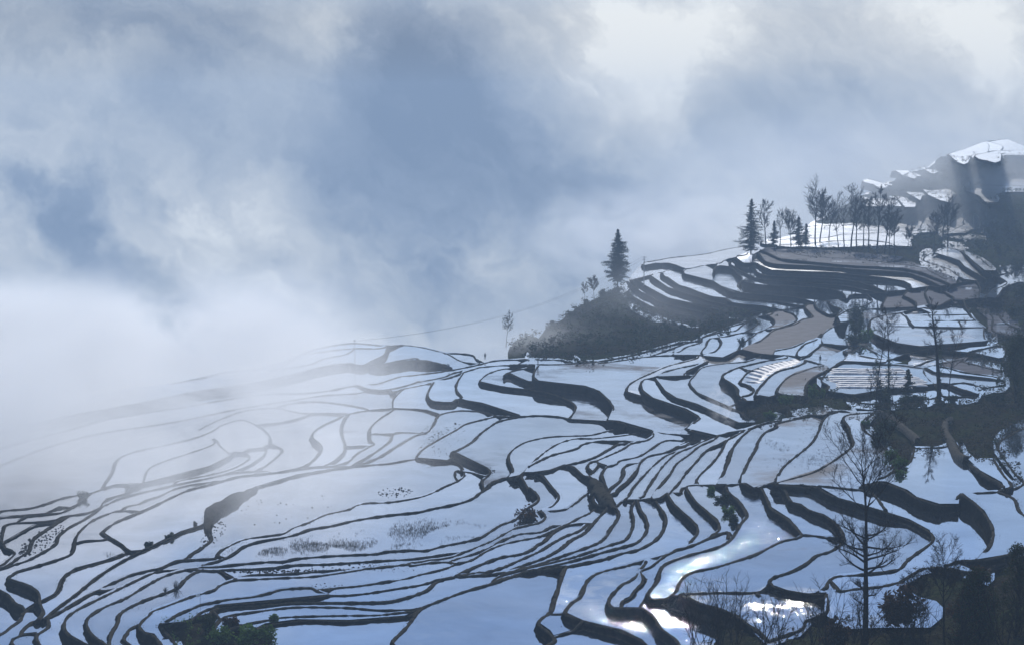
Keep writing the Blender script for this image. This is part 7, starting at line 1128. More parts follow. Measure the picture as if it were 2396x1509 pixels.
# ------------------------------------------------------------------ unterraced hillsides
HILLS = []
for li, rows in enumerate(LAND):
    grid = {}
    vs = []
    for r, c0, flat in rows:
        for k in range(0, len(flat), 3):
            x, y, z = (v / 10 for v in flat[k:k + 3])
            grid[(c0 + k // 3, r)] = len(vs)
            vs.append((x, y, z))
    fs = []
    for (a, b), i in grid.items():
        q = [grid.get(t) for t in ((a, b), (a, b + 1), (a + 1, b + 1), (a + 1, b))]
        if None not in q:
            fs.append(tuple(q))
    o = tag(obj('hillside', vs, fs, 'hill_ground', smooth=True), kind='structure')
    HILLS.append((vs, fs))
    sub = o.modifiers.new('sub', 'SUBSURF'); sub.subdivision_type = 'SIMPLE'; sub.levels = sub.render_levels = 2
    tx = bpy.data.textures.new('rough_ground', 'CLOUDS'); tx.noise_scale = 5.0; tx.noise_depth = 4
    dm = o.modifiers.new('relief', 'DISPLACE'); dm.texture = tx; dm.texture_coords = 'GLOBAL'; dm.direction = 'Z'; dm.strength = 2.0; dm.mid_level = 0.85

# ------------------------------------------------------------------ the mountain under the terraces: falls away steeply into the cloud
ALLP = np.vstack(BANK_PTS)
gx, gy = np.meshgrid(np.linspace(-620, 760, 100), np.linspace(40, 1500, 105))
gf = np.c_[gx.ravel(), gy.ravel()]
zz = np.zeros(len(gf)); dn = np.zeros(len(gf))
for i in range(0, len(gf), 500):
    d2 = ((gf[i:i + 500, None, :] - ALLP[None, :, :2]) ** 2).sum(2)
    w = 1 / (d2 + 30.0) ** 1.6
    zz[i:i + 500] = (w * (ALLP[:, 2] - ALLP[:, 3])).sum(1) / w.sum(1)
    dn[i:i + 500] = np.sqrt(d2.min(1))
zz -= 5.0 + 1.6 * np.maximum(0, dn - 10) + 0.05 * np.maximum(0, gf[:, 1] - 560)
zz = np.maximum(zz, -160)
nx, ny = gx.shape[1], gx.shape[0]
fs = [(j * nx + i, j * nx + i + 1, (j + 1) * nx + i + 1, (j + 1) * nx + i) for j in range(ny - 1) for i in range(nx - 1) if dn[j * nx + i] < 14]
tag(obj('ground', [(float(a), float(b), float(c)) for (a, b), c in zip(gf, zz)], fs, 'hill_ground', smooth=True), kind='structure')

# ------------------------------------------------------------------ air
def box(name, lo, hi):
    x0, y0, z0 = lo; x1, y1, z1 = hi
    v = [(x, y, z) for z in (z0, z1) for y in (y0, y1) for x in (x0, x1)]
    return obj(name, v, [(0, 2, 3, 1), (4, 5, 7, 6), (0, 1, 5, 4), (2, 6, 7, 3), (1, 3, 7, 5), (0, 4, 6, 2)])


hz = tag(box('haze', (-700, -30, -190), (820, 1390, 112)), kind='stuff')
m = bpy.data.materials.new('haze_air'); m.use_nodes = True
g = G(m.node_tree)
pv = g.n('ShaderNodeVolumePrincipled')
pv.inputs['Color'].default_value = (0.60, 0.79, 1.0, 1)
pv.inputs['Density'].default_value = 0.00037
pv.inputs['Anisotropy'].default_value = 0.0
o_ = g.n('ShaderNodeOutputMaterial')
g.link(pv.outputs[0], o_.inputs['Volume'])
hz.data.materials.append(m)


def fog_bank(name, lo, hi, dens, mask, scale, contrast, label=None):
    """drifting valley fog: a closed volume whose density fades out before it reaches the faces"""
    o = tag(box(name, lo, hi), kind='stuff')
    m = bpy.data.materials.new(name + '_air'); m.use_nodes = True
    g = G(m.node_tree)
    p = pos(g)
    x, y, z = g.sep(p)
    k = mask(g, x, y, z, p)
    n = g.noise(g.v('MULTIPLY', p, (1.0, 0.28, 1.8)), scale, 5.0, 0.62, 1.2)
    k = g.m('MULTIPLY', k, g.m('MAXIMUM', g.m('MULTIPLY_ADD', g.m('SUBTRACT', n, 0.5), contrast, 1.0), 0.0))
    v = g.n('ShaderNodeVolumePrincipled')
    v.inputs['Color'].default_value = (0.99, 0.995, 1.0, 1)
    v.inputs['Anisotropy'].default_value = 0.35
    g.link(g.m('MULTIPLY', k, dens), v.inputs['Density'])
    out = g.n('ShaderNodeOutputMaterial')
    g.link(v.outputs[0], out.inputs['Volume'])
    m.cycles.volume_step_rate = 2.0
    o.data.materials.append(m)
    return o


def left_fog(g, x, y, z, p):
    s = g.m('ADD', g.m('MULTIPLY', x, -0.95), g.m('MULTIPLY', g.m('SUBTRACT', y, 350.0), -0.05))
    wob = g.noise(p, 0.016, 2.0, 0.5)
    s = g.m('ADD', s, g.m('MULTIPLY', g.m('SUBTRACT', wob, 0.5), 60.0))
    zt = g.m('ADD', z, g.m('MULTIPLY', g.m('SUBTRACT', g.noise(p, 0.012, 4.0, 0.6, 0.8), 0.5), 120.0))
    k = g.m('MULTIPLY', g.ss(s, 14.0, 64.0), g.m('MULTIPLY', g.ss(zt, 54.0, 10.0), g.ss(z, 51.0, 30.0)))
    k = g.m('MULTIPLY', k, g.m('MULTIPLY', g.ss(y, 238.0, 290.0), g.ss(y, 600.0, 400.0)))
    return g.m('MULTIPLY', k, g.m('MULTIPLY', g.ss(x, -415.0, -330.0), g.ss(z, -12.0, 18.0)))


fog_bank('fog', (-420, 232, -60), (70, 645, 53), 0.085, left_fog, 0.026, 8.0)


def puff(c, r):
    def f(g, x, y, z, p):
        q = g.v('DIVIDE', g.v('SUBTRACT', p, c), r)
        return g.ss(g.v('LENGTH', q, out=1), 1.0, 0.2)
    return f


for c, r, dn_ in (((4, 500, 20), (34, 46, 15), 0.014), ((36, 560, 26), (60, 70, 22), 0.0018), ((62, 790, 36), (75, 110, 26), 0.008), ((185, 1010, 52), (165, 310, 52), 0.0022)):
    fog_bank('mist', tuple(a - b for a, b in zip(c, r)), tuple(a + b for a, b in zip(c, r)), dn_, puff(c, r), 0.04, 5.0 if r[0] < 100 else 2.0)


# thin smoke rising from a smouldering heap on the bank
for c, r, dn_ in (((36.6, 320.0, 32.2), (1.7, 1.7, 3.6), 0.14), ((34.8, 320.5, 34.0), (2.4, 2.2, 4.6), 0.08)):
    fog_bank('smoke', tuple(a - b for a, b in zip(c, r)), tuple(a + b for a, b in zip(c, r)), dn_, puff(c, r), 0.6, 6.0)

# ------------------------------------------------------------------ plant materials
def leaf_material(name, a, b, trans=0.25):
    m, g = material(name)
    p = pos(g)
    n = g.noise(p, 0.9, 3.0, 0.6)
    c = g.mix(g.ss(n, 0.3, 0.7), (*a, 1), (*b, 1))
    d1 = principled(g, c, 0.9, None, 0.05)
    t1 = g.n('ShaderNodeBsdfTranslucent')
    g.link(c, t1.inputs['Color'])
    mx = g.n('ShaderNodeMixShader')
    mx.inputs[0].default_value = trans
    g.link(d1, mx.inputs[1]); g.link(t1.outputs[0], mx.inputs[2])
    finish(g, mx.outputs[0])


leaf_material('leaf_dark', (0.016, 0.024, 0.011), (0.05, 0.062, 0.026))
leaf_material('leaf_green', (0.045, 0.085, 0.02), (0.10, 0.17, 0.04), 0.35)
leaf_material('leaf_dry', (0.035, 0.021, 0.014), (0.10, 0.055, 0.028))
leaf_material('needles', (0.012, 0.018, 0.011), (0.03, 0.038, 0.02), 0.15)
leaf_material('scrub', (0.025, 0.023, 0.014), (0.085, 0.072, 0.042))
leaf_material('straw', (0.02, 0.018, 0.013), (0.07, 0.06, 0.04))
for nm, ca, cb in (('bark', (0.012, 0.010, 0.009), (0.035, 0.03, 0.026)), ('twigs', (0.012, 0.009, 0.008), (0.03, 0.023, 0.019)), ('pole_concrete', (0.20, 0.20, 0.19), (0.30, 0.29, 0.28)), ('steel', (0.10, 0.10, 0.11), (0.14, 0.14, 0.15)), ('clod', (0.03, 0.026, 0.022), (0.06, 0.05, 0.042))):
    m, g = material(nm)
    n = g.noise(pos(g), 6.0, 4.0, 0.65)
    finish(g, principled(g, g.mix(g.ss(n, 0.3, 0.7), (*ca, 1), (*cb, 1)), 0.9, bump(g, n, 0.03), 0.05))


# ------------------------------------------------------------------ tree growth
class Tubes:
    def __init__(s):
        s.v, s.f = [], []

    def tube(s, pts, rad, k):
        base = len(s.v)
        n = len(pts)
        for i, p in enumerate(pts):
            t = (pts[min(i + 1, n - 1)] - pts[max(i - 1, 0)]).normalized()
            a = t.orthogonal().normalized()
            b = t.cross(a)
            if i == n - 1:
                s.v.append(tuple(p)); break
            for j in range(k):
                w = 2 * math.pi * j / k
                s.v.append(tuple(p + (a * math.cos(w) + b * math.sin(w)) * rad[i]))
        for i in range(n - 2):
            for j in range(k):
                s.f.append((base + i * k + j, base + i * k + (j + 1) % k, base + (i + 1) * k + (j + 1) % k, base + (i + 1) * k + j))
        tip = base + (n - 1) * k
        for j in range(k):
            s.f.append((base + (n - 2) * k + j, base + (n - 2) * k + (j + 1) % k, tip))


def walk(rng, p, d, L, n, wander, up):
    pts = [p.copy()]
    d = d.normalized()
    for i in range(n):
        d = (d + Vector((rng.gauss(0, wander), rng.gauss(0, wander), rng.gauss(0, wander) + up))).normalized()
        p = p + d * (L / n)
        pts.append(p.copy())
    return pts


def bare_tree_meshes(seed, H, W, spec):
    """H height, W crown width; spec: clear stem share, limbs, twig counts, upward angle, radii"""
    rng = random.Random(seed)
    wood, tw = Tubes(), Tubes()
    r0 = spec['r']
    lean = Vector((rng.uniform(-.05, .05) + spec.get('lean', 0), rng.uniform(-.05, .05), 1))
    tr = walk(rng, Vector((0, 0, -0.8)), lean, H * spec.get('top', 0.93) + 0.8, 12, 0.035, 0.03)
    rr = [r0 * (1 - 0.86 * (i / 12) ** 1.1) * (1.25 if i == 0 else 1) for i in range(13)]
    wood.tube(tr, rr, 8)

    def on(P, f):
        x = f * (len(P) - 1); i = min(int(x), len(P) - 2)
        return P[i].lerp(P[i + 1], x - i), (P[i + 1] - P[i]).normalized(), i

    for (f0, f1, nb, ln, upw) in spec['tiers']:
        for b in range(nb):
            f = f0 + (f1 - f0) * (b + rng.random()) / nb
            p, t, i = on(tr, f)
            az = rng.uniform(0, 2 * math.pi) if nb < 3 else 2.4 * b + rng.uniform(-.5, .5)
            u = upw + rng.uniform(-.15, .15)
            dd = Vector((math.cos(az), math.sin(az), u))
            L = W * 0.5 * ln * rng.uniform(0.7, 1.15) * math.sqrt(1 + u * u) * 0.85
            br = walk(rng, p, dd, L, 6, 0.10, 0.07)
            rb = min(rr[i] * 0.62, 0.035 * L + 0.015)
            wood.tube(br, [rb * (1 - 0.85 * q / 6) for q in range(7)], 5)
            for c in range(spec['sub']):
                fc = 0.25 + 0.75 * (c + rng.random()) / spec['sub']
                p2, t2, i2 = on(br, min(fc, 0.999))
                side = Vector((rng.gauss(0, 1), rng.gauss(0, 1), rng.gauss(0, .7) + 0.35))
                d2 = (t2 * 0.9 + side.normalized() * 0.8)
                L2 = L * rng.uniform(0.28, 0.55) * (1.1 - 0.5 * fc)
                b2 = walk(rng, p2, d2, L2, 4, 0.16, 0.06)
                r2 = max(rb * 0.42 * (1 - 0.5 * fc), spec['tr'] * 1.3)
                tw.tube(b2, [r2 * (1 - 0.7 * q / 4) for q in range(5)], 4)
                for e in range(spec['twig']):
                    fe = 0.2 + 0.8 * (e + rng.random()) / spec['twig']
                    p3, t3, i3 = on(b2, min(fe, 0.999))
                    d3 = t3 * 0.8 + Vector((rng.gauss(0, .6), rng.gauss(0, .6), rng.gauss(0, .5) + 0.3))
                    L3 = max(0.35, L2 * rng.uniform(0.3, 0.65))
                    b3 = walk(rng, p3, d3, L3, 3, 0.2, 0.05)
                    tw.tube(b3, [spec['tr'] * (1 - 0.5 * q / 3) for q in range(4)], 3)
                    for h in range(spec.get('fine', 0)):
                        p4, t4, i4 = on(b3, rng.uniform(0.2, 0.98))
                        b4 = walk(rng, p4, t4 * 0.7 + Vector((rng.gauss(0, .6), rng.gauss(0, .6), rng.gauss(0, .5) + 0.2)), L3 * rng.uniform(.3, .7), 2, 0.2, 0.05)
                        tw.tube(b4, [spec['tr'] * 0.7] * 3, 3)
    return wood, tw


def bare_tree(name, loc, rz, seed, H, W, spec, label, group=None, cat='tree', twmat='twigs'):
    wood, tw = bare_tree_meshes(seed, H, W, spec)
    e = empty(name, loc, rz)
    obj('trunk', wood.v, wood.f, 'bark', e, True)
    obj('crown', tw.v, tw.f, twmat, e, True)
    return tag(e, label, cat, group)


def leaves(rng, centers, size, flat=0.0):
    """little bent leaf blades round the given (point, radius, count) clumps"""
    v, f = [], []
    for c, r, n in centers:
        for _ in range(n):
            d = Vector((rng.gauss(0, 1), rng.gauss(0, 1), rng.gauss(0, 1) * (1 - flat))).normalized() * r * rng.random() ** 0.45
            p = c + d
            a = Vector((rng.gauss(0, 1), rng.gauss(0, 1), rng.gauss(0, .6))).normalized()
            b = a.cross(Vector((rng.gauss(0, 1), rng.gauss(0, 1), rng.gauss(0, 1)))).normalized()
            s = size * rng.uniform(0.6, 1.4)
            i = len(v)
            v += [tuple(p - a * s), tuple(p + b * s * .45), tuple(p + a * s), tuple(p - b * s * .45)]
            f.append((i, i + 1, i + 2, i + 3))
    return v, f


def conifer(name, loc, H, W, seed, label, ragged=0.3, bare=0.12, group=None, dense=1.0):
    rng = random.Random(seed)
    e = empty(name, loc)
    wood = Tubes()
    tr = walk(rng, Vector((0, 0, -0.8)), Vector((0, 0, 1)), H + 0.6, 10, 0.012, 0.02)
    wood.tube(tr, [max(0.012, H * 0.014 * (1 - .96 * i / 10)) for i in range(11)], 7)
    v, f = [], []
    nb = int(H * 9 * dense)
    for b in range(nb):
        t = bare + (1 - bare) * (b + rng.random()) / nb
        prof = (1 - t) ** 0.8 * min(1.0, 0.42 + (t - bare) * 3.0) * 1.1
        L = W * 0.5 * prof * rng.uniform(1 - ragged * 1.6, 1.0 + ragged * .5) + 0.15
        if L < 0.1: continue
        az = rng.uniform(0, 2 * math.pi)
        L *= 1 + 0.45 * noise.noise(Vector((math.cos(az) * 1.3 + seed, math.sin(az) * 1.3, t * 6.0)))
        p = Vector((0, 0, t * H))
        dd = Vector((math.cos(az), math.sin(az), rng.uniform(-0.05, 0.35) - 0.25 * (1 - t)))
        br = walk(rng, p, dd, L, 4, 0.08, -0.02)
        wood.tube(br, [0.03 + 0.008 * L - 0.006 * q * L / 4 for q in range(4)] + [0.01], 3)
        cl = []
        m = max(2, int(L * 2.6))
        for q in range(m):
            x = (q + .5) / m
            i = min(int(x * 4), 3)
            pp = br[i].lerp(br[i + 1], x * 4 - i)
            cl.append((pp, 0.22 + 0.18 * L * (0.5 + 0.5 * x) * 0.5, int(11 * dense) + 3))
        vv, ff = leaves(rng, cl, 0.15, 0.45)
        o = len(v)
        v += vv; f += [tuple(i + o for i in q) for q in ff]
    obj('trunk', wood.v, wood.f, 'bark', e, True)
    obj('crown', v, f, 'needles', e)
    return tag(e, label, 'tree', group)


def bush(name, loc, w, h, kind, seed, label, group=None, cat='bush', big=False):
    rng = random.Random(seed)
    e = empty(name, (loc[0], loc[1], loc[2] - 0.1))
    st, tw = Tubes(), Tubes()
    n = 7 if not big else 12
    cl = []
    for i in range(n):
        a = rng.uniform(0, 6.28); rr = rng.random() ** .5
        tip = Vector((math.cos(a) * rr * w * .42, math.sin(a) * rr * w * .42, h * rng.uniform(.45, .92) * (1 - .35 * rr)))
        base = Vector((tip.x * .25, tip.y * .25, 0))
        P = walk(rng, base, tip - base, (tip - base).length, 4, 0.12, 0.02)
        st.tube(P, [0.05 + 0.012 * h - 0.012 * q for q in range(4)] + [0.012], 4)
        for q in P[1:]:
            cl.append((q, min(w * .22, 0.9) * rng.uniform(.6, 1.15), 26 if kind != 'twig' else 0))
        if kind in ('twig', 'dry'):
            for q in range(10):
                p = P[rng.randint(1, 4)]
                d = Vector((rng.gauss(0, .7), rng.gauss(0, .7), rng.uniform(.2, 1.2)))
                tw.tube(walk(rng, p, d, h * rng.uniform(.2, .5), 3, .2, .05), [0.018, .014, .01, .008], 3)
    obj('stems', st.v + [], st.f, 'bark', e, True)
    if tw.v:
        obj('twigs', tw.v, tw.f, 'twigs', e, True)
    if kind != 'twig':
        sz = 0.10 + 0.035 * min(w, 5)
        v, f = leaves(rng, cl, sz)
        obj('foliage', v, f, {'dark': 'leaf_dark', 'green': 'leaf_green', 'dry': 'leaf_dry'}[kind], e)
    return tag(e, label, cat, group)


RIDGE_TREES = [
    ((93.7, 703.4, 36.6), 16.5, 5.7, 'slender bare tree just behind the tall ridge conifer'),
    ((97.5, 694.9, 37.4), 12.9, 3.9, 'thin straight bare tree, second bare tree right of the ridge conifer'),
    ((101.6, 694.9, 37.4), 13.5, 7.0, 'short bare tree with a rounded fan of twigs, beside the small dark firs'),
    ((112.1, 705.1, 37.1), 20.0, 9.8, 'tallest bare tree left of the ridge gap, wide one-sided crown'),
    ((116.1, 720.3, 37.3), 17.1, 6.8, 'bare tree leaning left, close beside the tall wide-crowned one'),
    ((121.3, 731.3, 37.3), 16.7, 9.8, 'forked bare tree with V-shaped crown in the middle of the ridge row'),
    ((117.3, 685.5, 37.2), 12.3, 4.0, 'thin bare sapling between the forked tree and the tall central one'),
    ((121.0, 694.8, 37.1), 14.8, 4.7, 'narrow bare tree, second sapling left of the tall central tree'),
    ((121.0, 681.3, 37.2), 21.2, 8.5, 'tall central bare tree with broad upswept crown on the ridge'),
    ((122.2, 677.1, 37.3), 16.8, 4.9, 'bare tree pressed against the right side of the tall central tree'),
    ((124.7, 677.5, 37.3), 15.9, 4.6, 'narrow bare tree before the hazy dense-crowned one'),
    ((125.8, 673.4, 37.1), 18.1, 6.9, 'bare tree with dense hazy crown, ivy on its trunk'),
    ((127.4, 665.4, 37.0), 21.5, 6.0, 'tall slim bare tree with small crown, right half of the ridge row'),
    ((130.0, 665.6, 37.0), 18.2, 6.3, 'bare tree with reddish crown, right of the tall slim one'),
    ((131.8, 665.8, 37.0), 12.2, 4.2, 'low bare tree between the reddish crown and the open paddies'),
    ((133.5, 665.9, 37.0), 13.6, 6.3, 'bare tree with open spreading twigs at the end of the main row'),
    ((143.5, 691.3, 37.2), 5.9, 4.0, 'small bare tree standing alone by the far white paddies'),
    ((155.5, 703.1, 36.6), 10.5, 6.6, 'low round-crowned bare tree left of the twin tall trunks'),
    ((156.9, 696.4, 37.0), 14.2, 3.4, 'thin leaning trunk beside the far right tall bare tree'),
    ((157.5, 690.4, 37.2), 21.2, 8.0, 'tall bare tree with fan crown, last of the ridge row'),
    ((26.3, 610.5, 25.9), 5.8, 3.7, 'small misty bare tree on the crest of the dark hill'),
    ((23.2, 609.0, 25.3), 4.6, 2.7, 'tiny faint bare sapling lowest on the dark hill crest'),
]
CONIFERS = [
    ((35.7, 644.3, 26.5), 19.4, 8.7, 'tall dense dark conifer alone on the brow of the hill'),
    ((83.2, 664.7, 36.8), 18.5, 8.6, 'tall ragged conifer at the left end of the ridge row'),
    ((95.2, 693.5, 36.9), 9.5, 4.0, 'small dark fir behind the thin utility pole'),
    ((104.2, 694.8, 37.1), 10.7, 5.9, 'bushy young fir below the short bare tree'),
    ((107.0, 694.9, 37.4), 7.9, 3.4, 'smallest pointed fir beside the bushy young fir'),
    ((71.5, 342.3, 32.0), 4.6, 2.3, 'young fir in front of the striped seedbeds'),
]
BUSHES = [
    ((2.3, 257.1, 26.7), 4.1, 2.0, 'dry', 'dark twiggy bush on a bank corner beside the big reed paddy'),
    ((-64.6, 284.2, 24.4), 1.8, 1.7, 'dark', 'round dark bush standing in water at the fog edge'),
    ((-59.3, 291.1, 24.4), 0.9, 0.9, 'dark', 'small dark bush on the bank right of the round bush in the fog'),
    ((-38.9, 217.2, 26.9), 1.1, 1.5, 'twig', 'little bare shrub on the thin bank in the left paddies'),
    ((-40.0, 216.0, 26.9), 0.5, 0.7, 'twig', 'tiny bare shrub left of another on the thin left bank'),
    ((-44.1, 261.5, 25.3), 0.5, 0.6, 'dark', 'tiny shrub at the end of the bank below the large clear paddy'),
    ((-47.9, 248.2, 25.2), 1.4, 0.7, 'dark', 'low dark bush on the diagonal bank, lower of the two'),
    ((-45.9, 253.0, 25.2), 1.5, 0.7, 'dark', 'low dark bush on the diagonal bank, upper of the two'),
    ((-29.5, 190.0, 28.4), 2.6, 1.5, 'green', 'green bush at the left of the overgrown mound'),
    ((-27.0, 189.7, 28.3), 3.5, 1.9, 'green', 'largest bright green bush on the overgrown mound'),
    ((-25.0, 190.7, 28.4), 2.2, 1.5, 'green', 'green bush at the right end of the overgrown mound'),
    ((-25.1, 197.3, 28.5), 1.4, 0.6, 'green', 'small grassy clump above the overgrown mound'),
    ((-31.4, 194.0, 28.4), 2.2, 2.0, 'dark', 'dark shrub on the earth heap left of the green mound'),
    ((-29.2, 195.6, 28.4), 2.2, 1.1, 'dry', 'brown shrub behind the green mound'),
    ((27.2, 256.7, 30.6), 1.7, 1.2, 'green', 'green shrub at the top of the overgrown bank pocket'),
    ((28.0, 250.7, 30.6), 2.0, 1.5, 'dark', 'dark green shrub in the middle of the bank pocket'),
    ((27.9, 242.2, 30.6), 1.7, 1.4, 'green', 'green shrub lower down the bank pocket'),
    ((27.9, 236.8, 30.6), 1.4, 1.3, 'dark', 'lowest dark shrub of the bank pocket'),
    ((86.5, 477.6, 32.5), 5.4, 4.3, 'dark', 'dark shrub at the top of the thicket between paddies'),
    ((80.8, 441.4, 32.6), 6.6, 5.0, 'dark', 'largest dark shrub in the thicket left of the pale fields'),
    ((75.2, 416.8, 32.6), 5.3, 3.4, 'dark', 'low dark shrub at the foot of the thicket'),
    ((79.4, 425.3, 32.6), 4.2, 3.4, 'green', 'greenish shrub at the right of the thicket'),
    ((54.1, 447.8, 29.3), 2.2, 2.0, 'dark', 'single dark shrub on the bank corner beside the big mud field'),
    ((53.3, 336.2, 32.6), 3.0, 2.6, 'green', 'pale green bamboo clump below the white seedbeds'),
    ((54.8, 335.3, 32.6), 2.0, 2.1, 'green', 'smaller bamboo clump right of another below the seedbeds'),
    ((47.9, 330.8, 32.3), 3.3, 1.6, 'green', 'bright green shrub patch on the bank under the brown paddy'),
    ((43.9, 322.5, 31.3), 2.2, 1.0, 'green', 'low green patch on the slope above the fan of paddies'),
    ((54.2, 269.6, 33.2), 2.4, 1.6, 'green', 'bright green shrub on the slope left of the reflecting paddy, upper one'),
    ((52.9, 257.0, 34.2), 2.6, 1.6, 'green', 'green shrub on the slope beside the reflecting paddy, middle one'),
    ((51.3, 249.9, 34.2), 1.7, 1.4, 'green', 'bright green tuft at the corner of the reflecting paddy'),
    ((56.1, 300.0, 33.3), 1.5, 0.9, 'green', 'small green shrub at the top of the path'),
    ((55.0, 284.7, 33.2), 3.9, 2.6, 'dark', 'dark leafy bush on the slope above the brown paddy'),
    ((57.6, 290.5, 33.6), 3.9, 2.2, 'dark', 'dark bush just left of the hillside path'),
    ((65.9, 330.7, 32.2), 3.7, 1.8, 'dark', 'dark bush at the feet of the ivy-covered trunks'),
    ((68.7, 329.8, 32.2), 3.4, 2.2, 'dark', 'bush at the foot of the young fir'),
    ((65.3, 334.7, 32.0), 2.7, 5.3, 'dark', 'tall ivy-clad thicket around the twin bare trunks'),
    ((71.8, 333.9, 32.2), 3.0, 1.2, 'dark', 'low bush between the young fir and the thick trunk'),
    ((77.4, 332.9, 32.3), 2.6, 1.4, 'dark', 'low bush right of the thick trunk'),
    ((82.5, 322.9, 33.6), 4.4, 1.9, 'dark', 'low thicket under the big evergreen'),
    ((18.0, 563.6, 24.8), 3.8, 2.0, 'dark', 'shrub on the hazy left shoulder of the dark hill'),
    ((22.9, 585.3, 25.7), 4.7, 2.4, 'dark', 'shrub halfway up the hazy hill crest'),
    ((29.1, 611.5, 26.3), 4.7, 2.5, 'dark', 'shrub below the lone conifer'),
    ((42.1, 655.8, 26.7), 3.8, 2.1, 'dark', 'shrub right beside the lone conifer at the paddy corner'),
    ((11.3, 548.5, 23.6), 3.0, 1.5, 'dark', 'lowest shrub on the foggy foot of the dark hill'),
    ((209.6, 875.6, 49.8), 11.7, 9.8, 'twig', 'grey leafless thicket left of the large far field'),
    ((180.2, 711.4, 38.8), 8.0, 8.0, 'dark', 'dark evergreen clump at the right, upper left of its wood'),
    ((186.3, 715.1, 40.5), 7.4, 7.4, 'dark', 'dark evergreen clump at the right, topmost of its wood'),
    ((179.9, 674.0, 39.5), 7.5, 9.1, 'dark', 'dark evergreen clump at the right edge of the far wood'),
    ((162.4, 657.9, 38.2), 8.8, 5.9, 'dark', 'dark clump at the lower left of the far wood'),
    ((161.9, 630.0, 37.9), 8.5, 6.2, 'dark', 'dark clump in the middle of the far wood'),
    ((158.9, 599.6, 35.9), 8.1, 5.9, 'dark', 'dark clump at the lower edge of the far wood'),
    ((134.0, 504.9, 34.9), 7.9, 4.5, 'dark', 'dark thicket above the pale strip field at the right'),
    ((124.5, 470.7, 33.7), 6.3, 4.2, 'dark', 'dark thicket beside the pale strip field'),
]
CLODS = [
    ((-13.8, 325.3, 25.4), 2.5, 18.4, 110),
    ((-11.1, 331.6, 25.5), 3.0, 21.9, 100),
    ((-11.0, 316.6, 25.4), 1.8, 4.9, 60),
    ((-17.7, 285.1, 25.2), 2.7, 4.1, 70),
    ((-30.6, 270.8, 25.2), 9.2, 13.5, 40),
    ((-63.8, 255.1, 24.5), 2.0, 9.9, 150),
    ((-28.2, 225.8, 27.0), 6.2, 0.9, 150),
    ((-17.3, 224.4, 27.7), 7.2, 2.5, 90),
    ((-16.1, 359.0, 24.7), 2.9, 7.4, 120),
    ((-14.6, 344.1, 25.0), 2.0, 8.7, 70),
    ((-41.7, 208.1, 26.8), 1.2, 1.3, 40),
    ((-67.6, 261.3, 24.4), 1.8, 5.6, 30),
    ((-40.5, 255.1, 25.2), 1.2, 9.3, 60),
    ((-21.5, 215.4, 27.7), 2.0, 1.6, 40),
    ((28.8, 373.1, 29.3), 2.5, 10.7, 30),
    ((97.0, 563.3, 30.9), 1.5, 11.7, 20),
    ((-3.3, 299.0, 26.1), 0.7, 3.8, 20),
    ((-25.6, 329.5, 24.7), 3.0, 5.5, 20),
]
STUBBLE = [
    ((49.4, 296.1, 32.7), 2.3, 17.0, 260),
    ((43.7, 269.1, 32.7), 3.0, 12.0, 220),
    ((40.1, 280.1, 32.1), 2.5, 18.3, 220),
    ((-24.9, 244.6, 26.0), 10.6, 3.6, 1500),
    ((-11.4, 254.2, 26.0), 7.5, 5.5, 1300),
    ((-31.7, 241.1, 26.0), 3.3, 2.5, 300),
    ((-52.3, 242.2, 25.2), 1.0, 2.4, 40),
]
SEEDBEDS = [
    (62.8, 374.7, 77.5, 374.0, 32.6, 0),
    (62.3, 371.6, 77.6, 370.9, 32.6, 0),
    (61.8, 368.6, 77.7, 367.9, 32.6, 0),
    (60.2, 362.7, 77.9, 362.0, 32.6, 0),
    (59.7, 359.8, 78.0, 359.2, 32.6, 0),
    (59.9, 357.0, 78.1, 356.3, 32.6, 0),
    (60.5, 354.2, 77.5, 353.6, 32.6, 0),
    (60.1, 351.4, 76.9, 350.8, 32.6, 0),
    (59.6, 348.7, 73.6, 348.1, 32.6, 0),
    (45.1, 364.6, 47.6, 362.7, 31.6, 1),
    (46.2, 371.6, 48.6, 367.0, 31.6, 1),
    (47.5, 377.4, 49.7, 371.3, 31.6, 1),
    (48.9, 381.9, 50.8, 375.1, 31.6, 1),
    (50.3, 385.5, 51.9, 378.2, 31.6, 1),
    (51.6, 388.0, 53.0, 381.1, 31.6, 1),
    (52.9, 390.2, 54.0, 383.5, 31.6, 1),
    (54.1, 391.9, 55.1, 385.6, 31.6, 1),
    (55.3, 393.5, 56.1, 387.6, 31.6, 1),
    (56.6, 395.2, 57.1, 389.5, 31.6, 1),
    (57.9, 397.0, 58.2, 391.8, 31.6, 1),
    (59.2, 398.9, 59.4, 394.8, 31.6, 1),
    (106.3, 498.5, 117.0, 498.5, 32.7, 2),
    (103.9, 494.3, 117.3, 494.3, 32.7, 2),
    (102.0, 489.7, 116.9, 489.7, 32.7, 2),
    (100.4, 481.0, 106.7, 481.0, 32.7, 2),
    (99.5, 476.6, 105.9, 476.6, 32.7, 2),
    (99.3, 469.2, 104.9, 469.2, 32.7, 2),
    (98.2, 464.0, 103.7, 464.0, 32.7, 2),
    (115.3, 510.1, 112.5, 491.5, 32.7, 3),
    (117.4, 513.1, 114.3, 491.5, 32.7, 3),
    (119.3, 515.8, 115.9, 493.8, 32.7, 3),
    (121.1, 518.9, 121.1, 511.3, 32.7, 3),
]


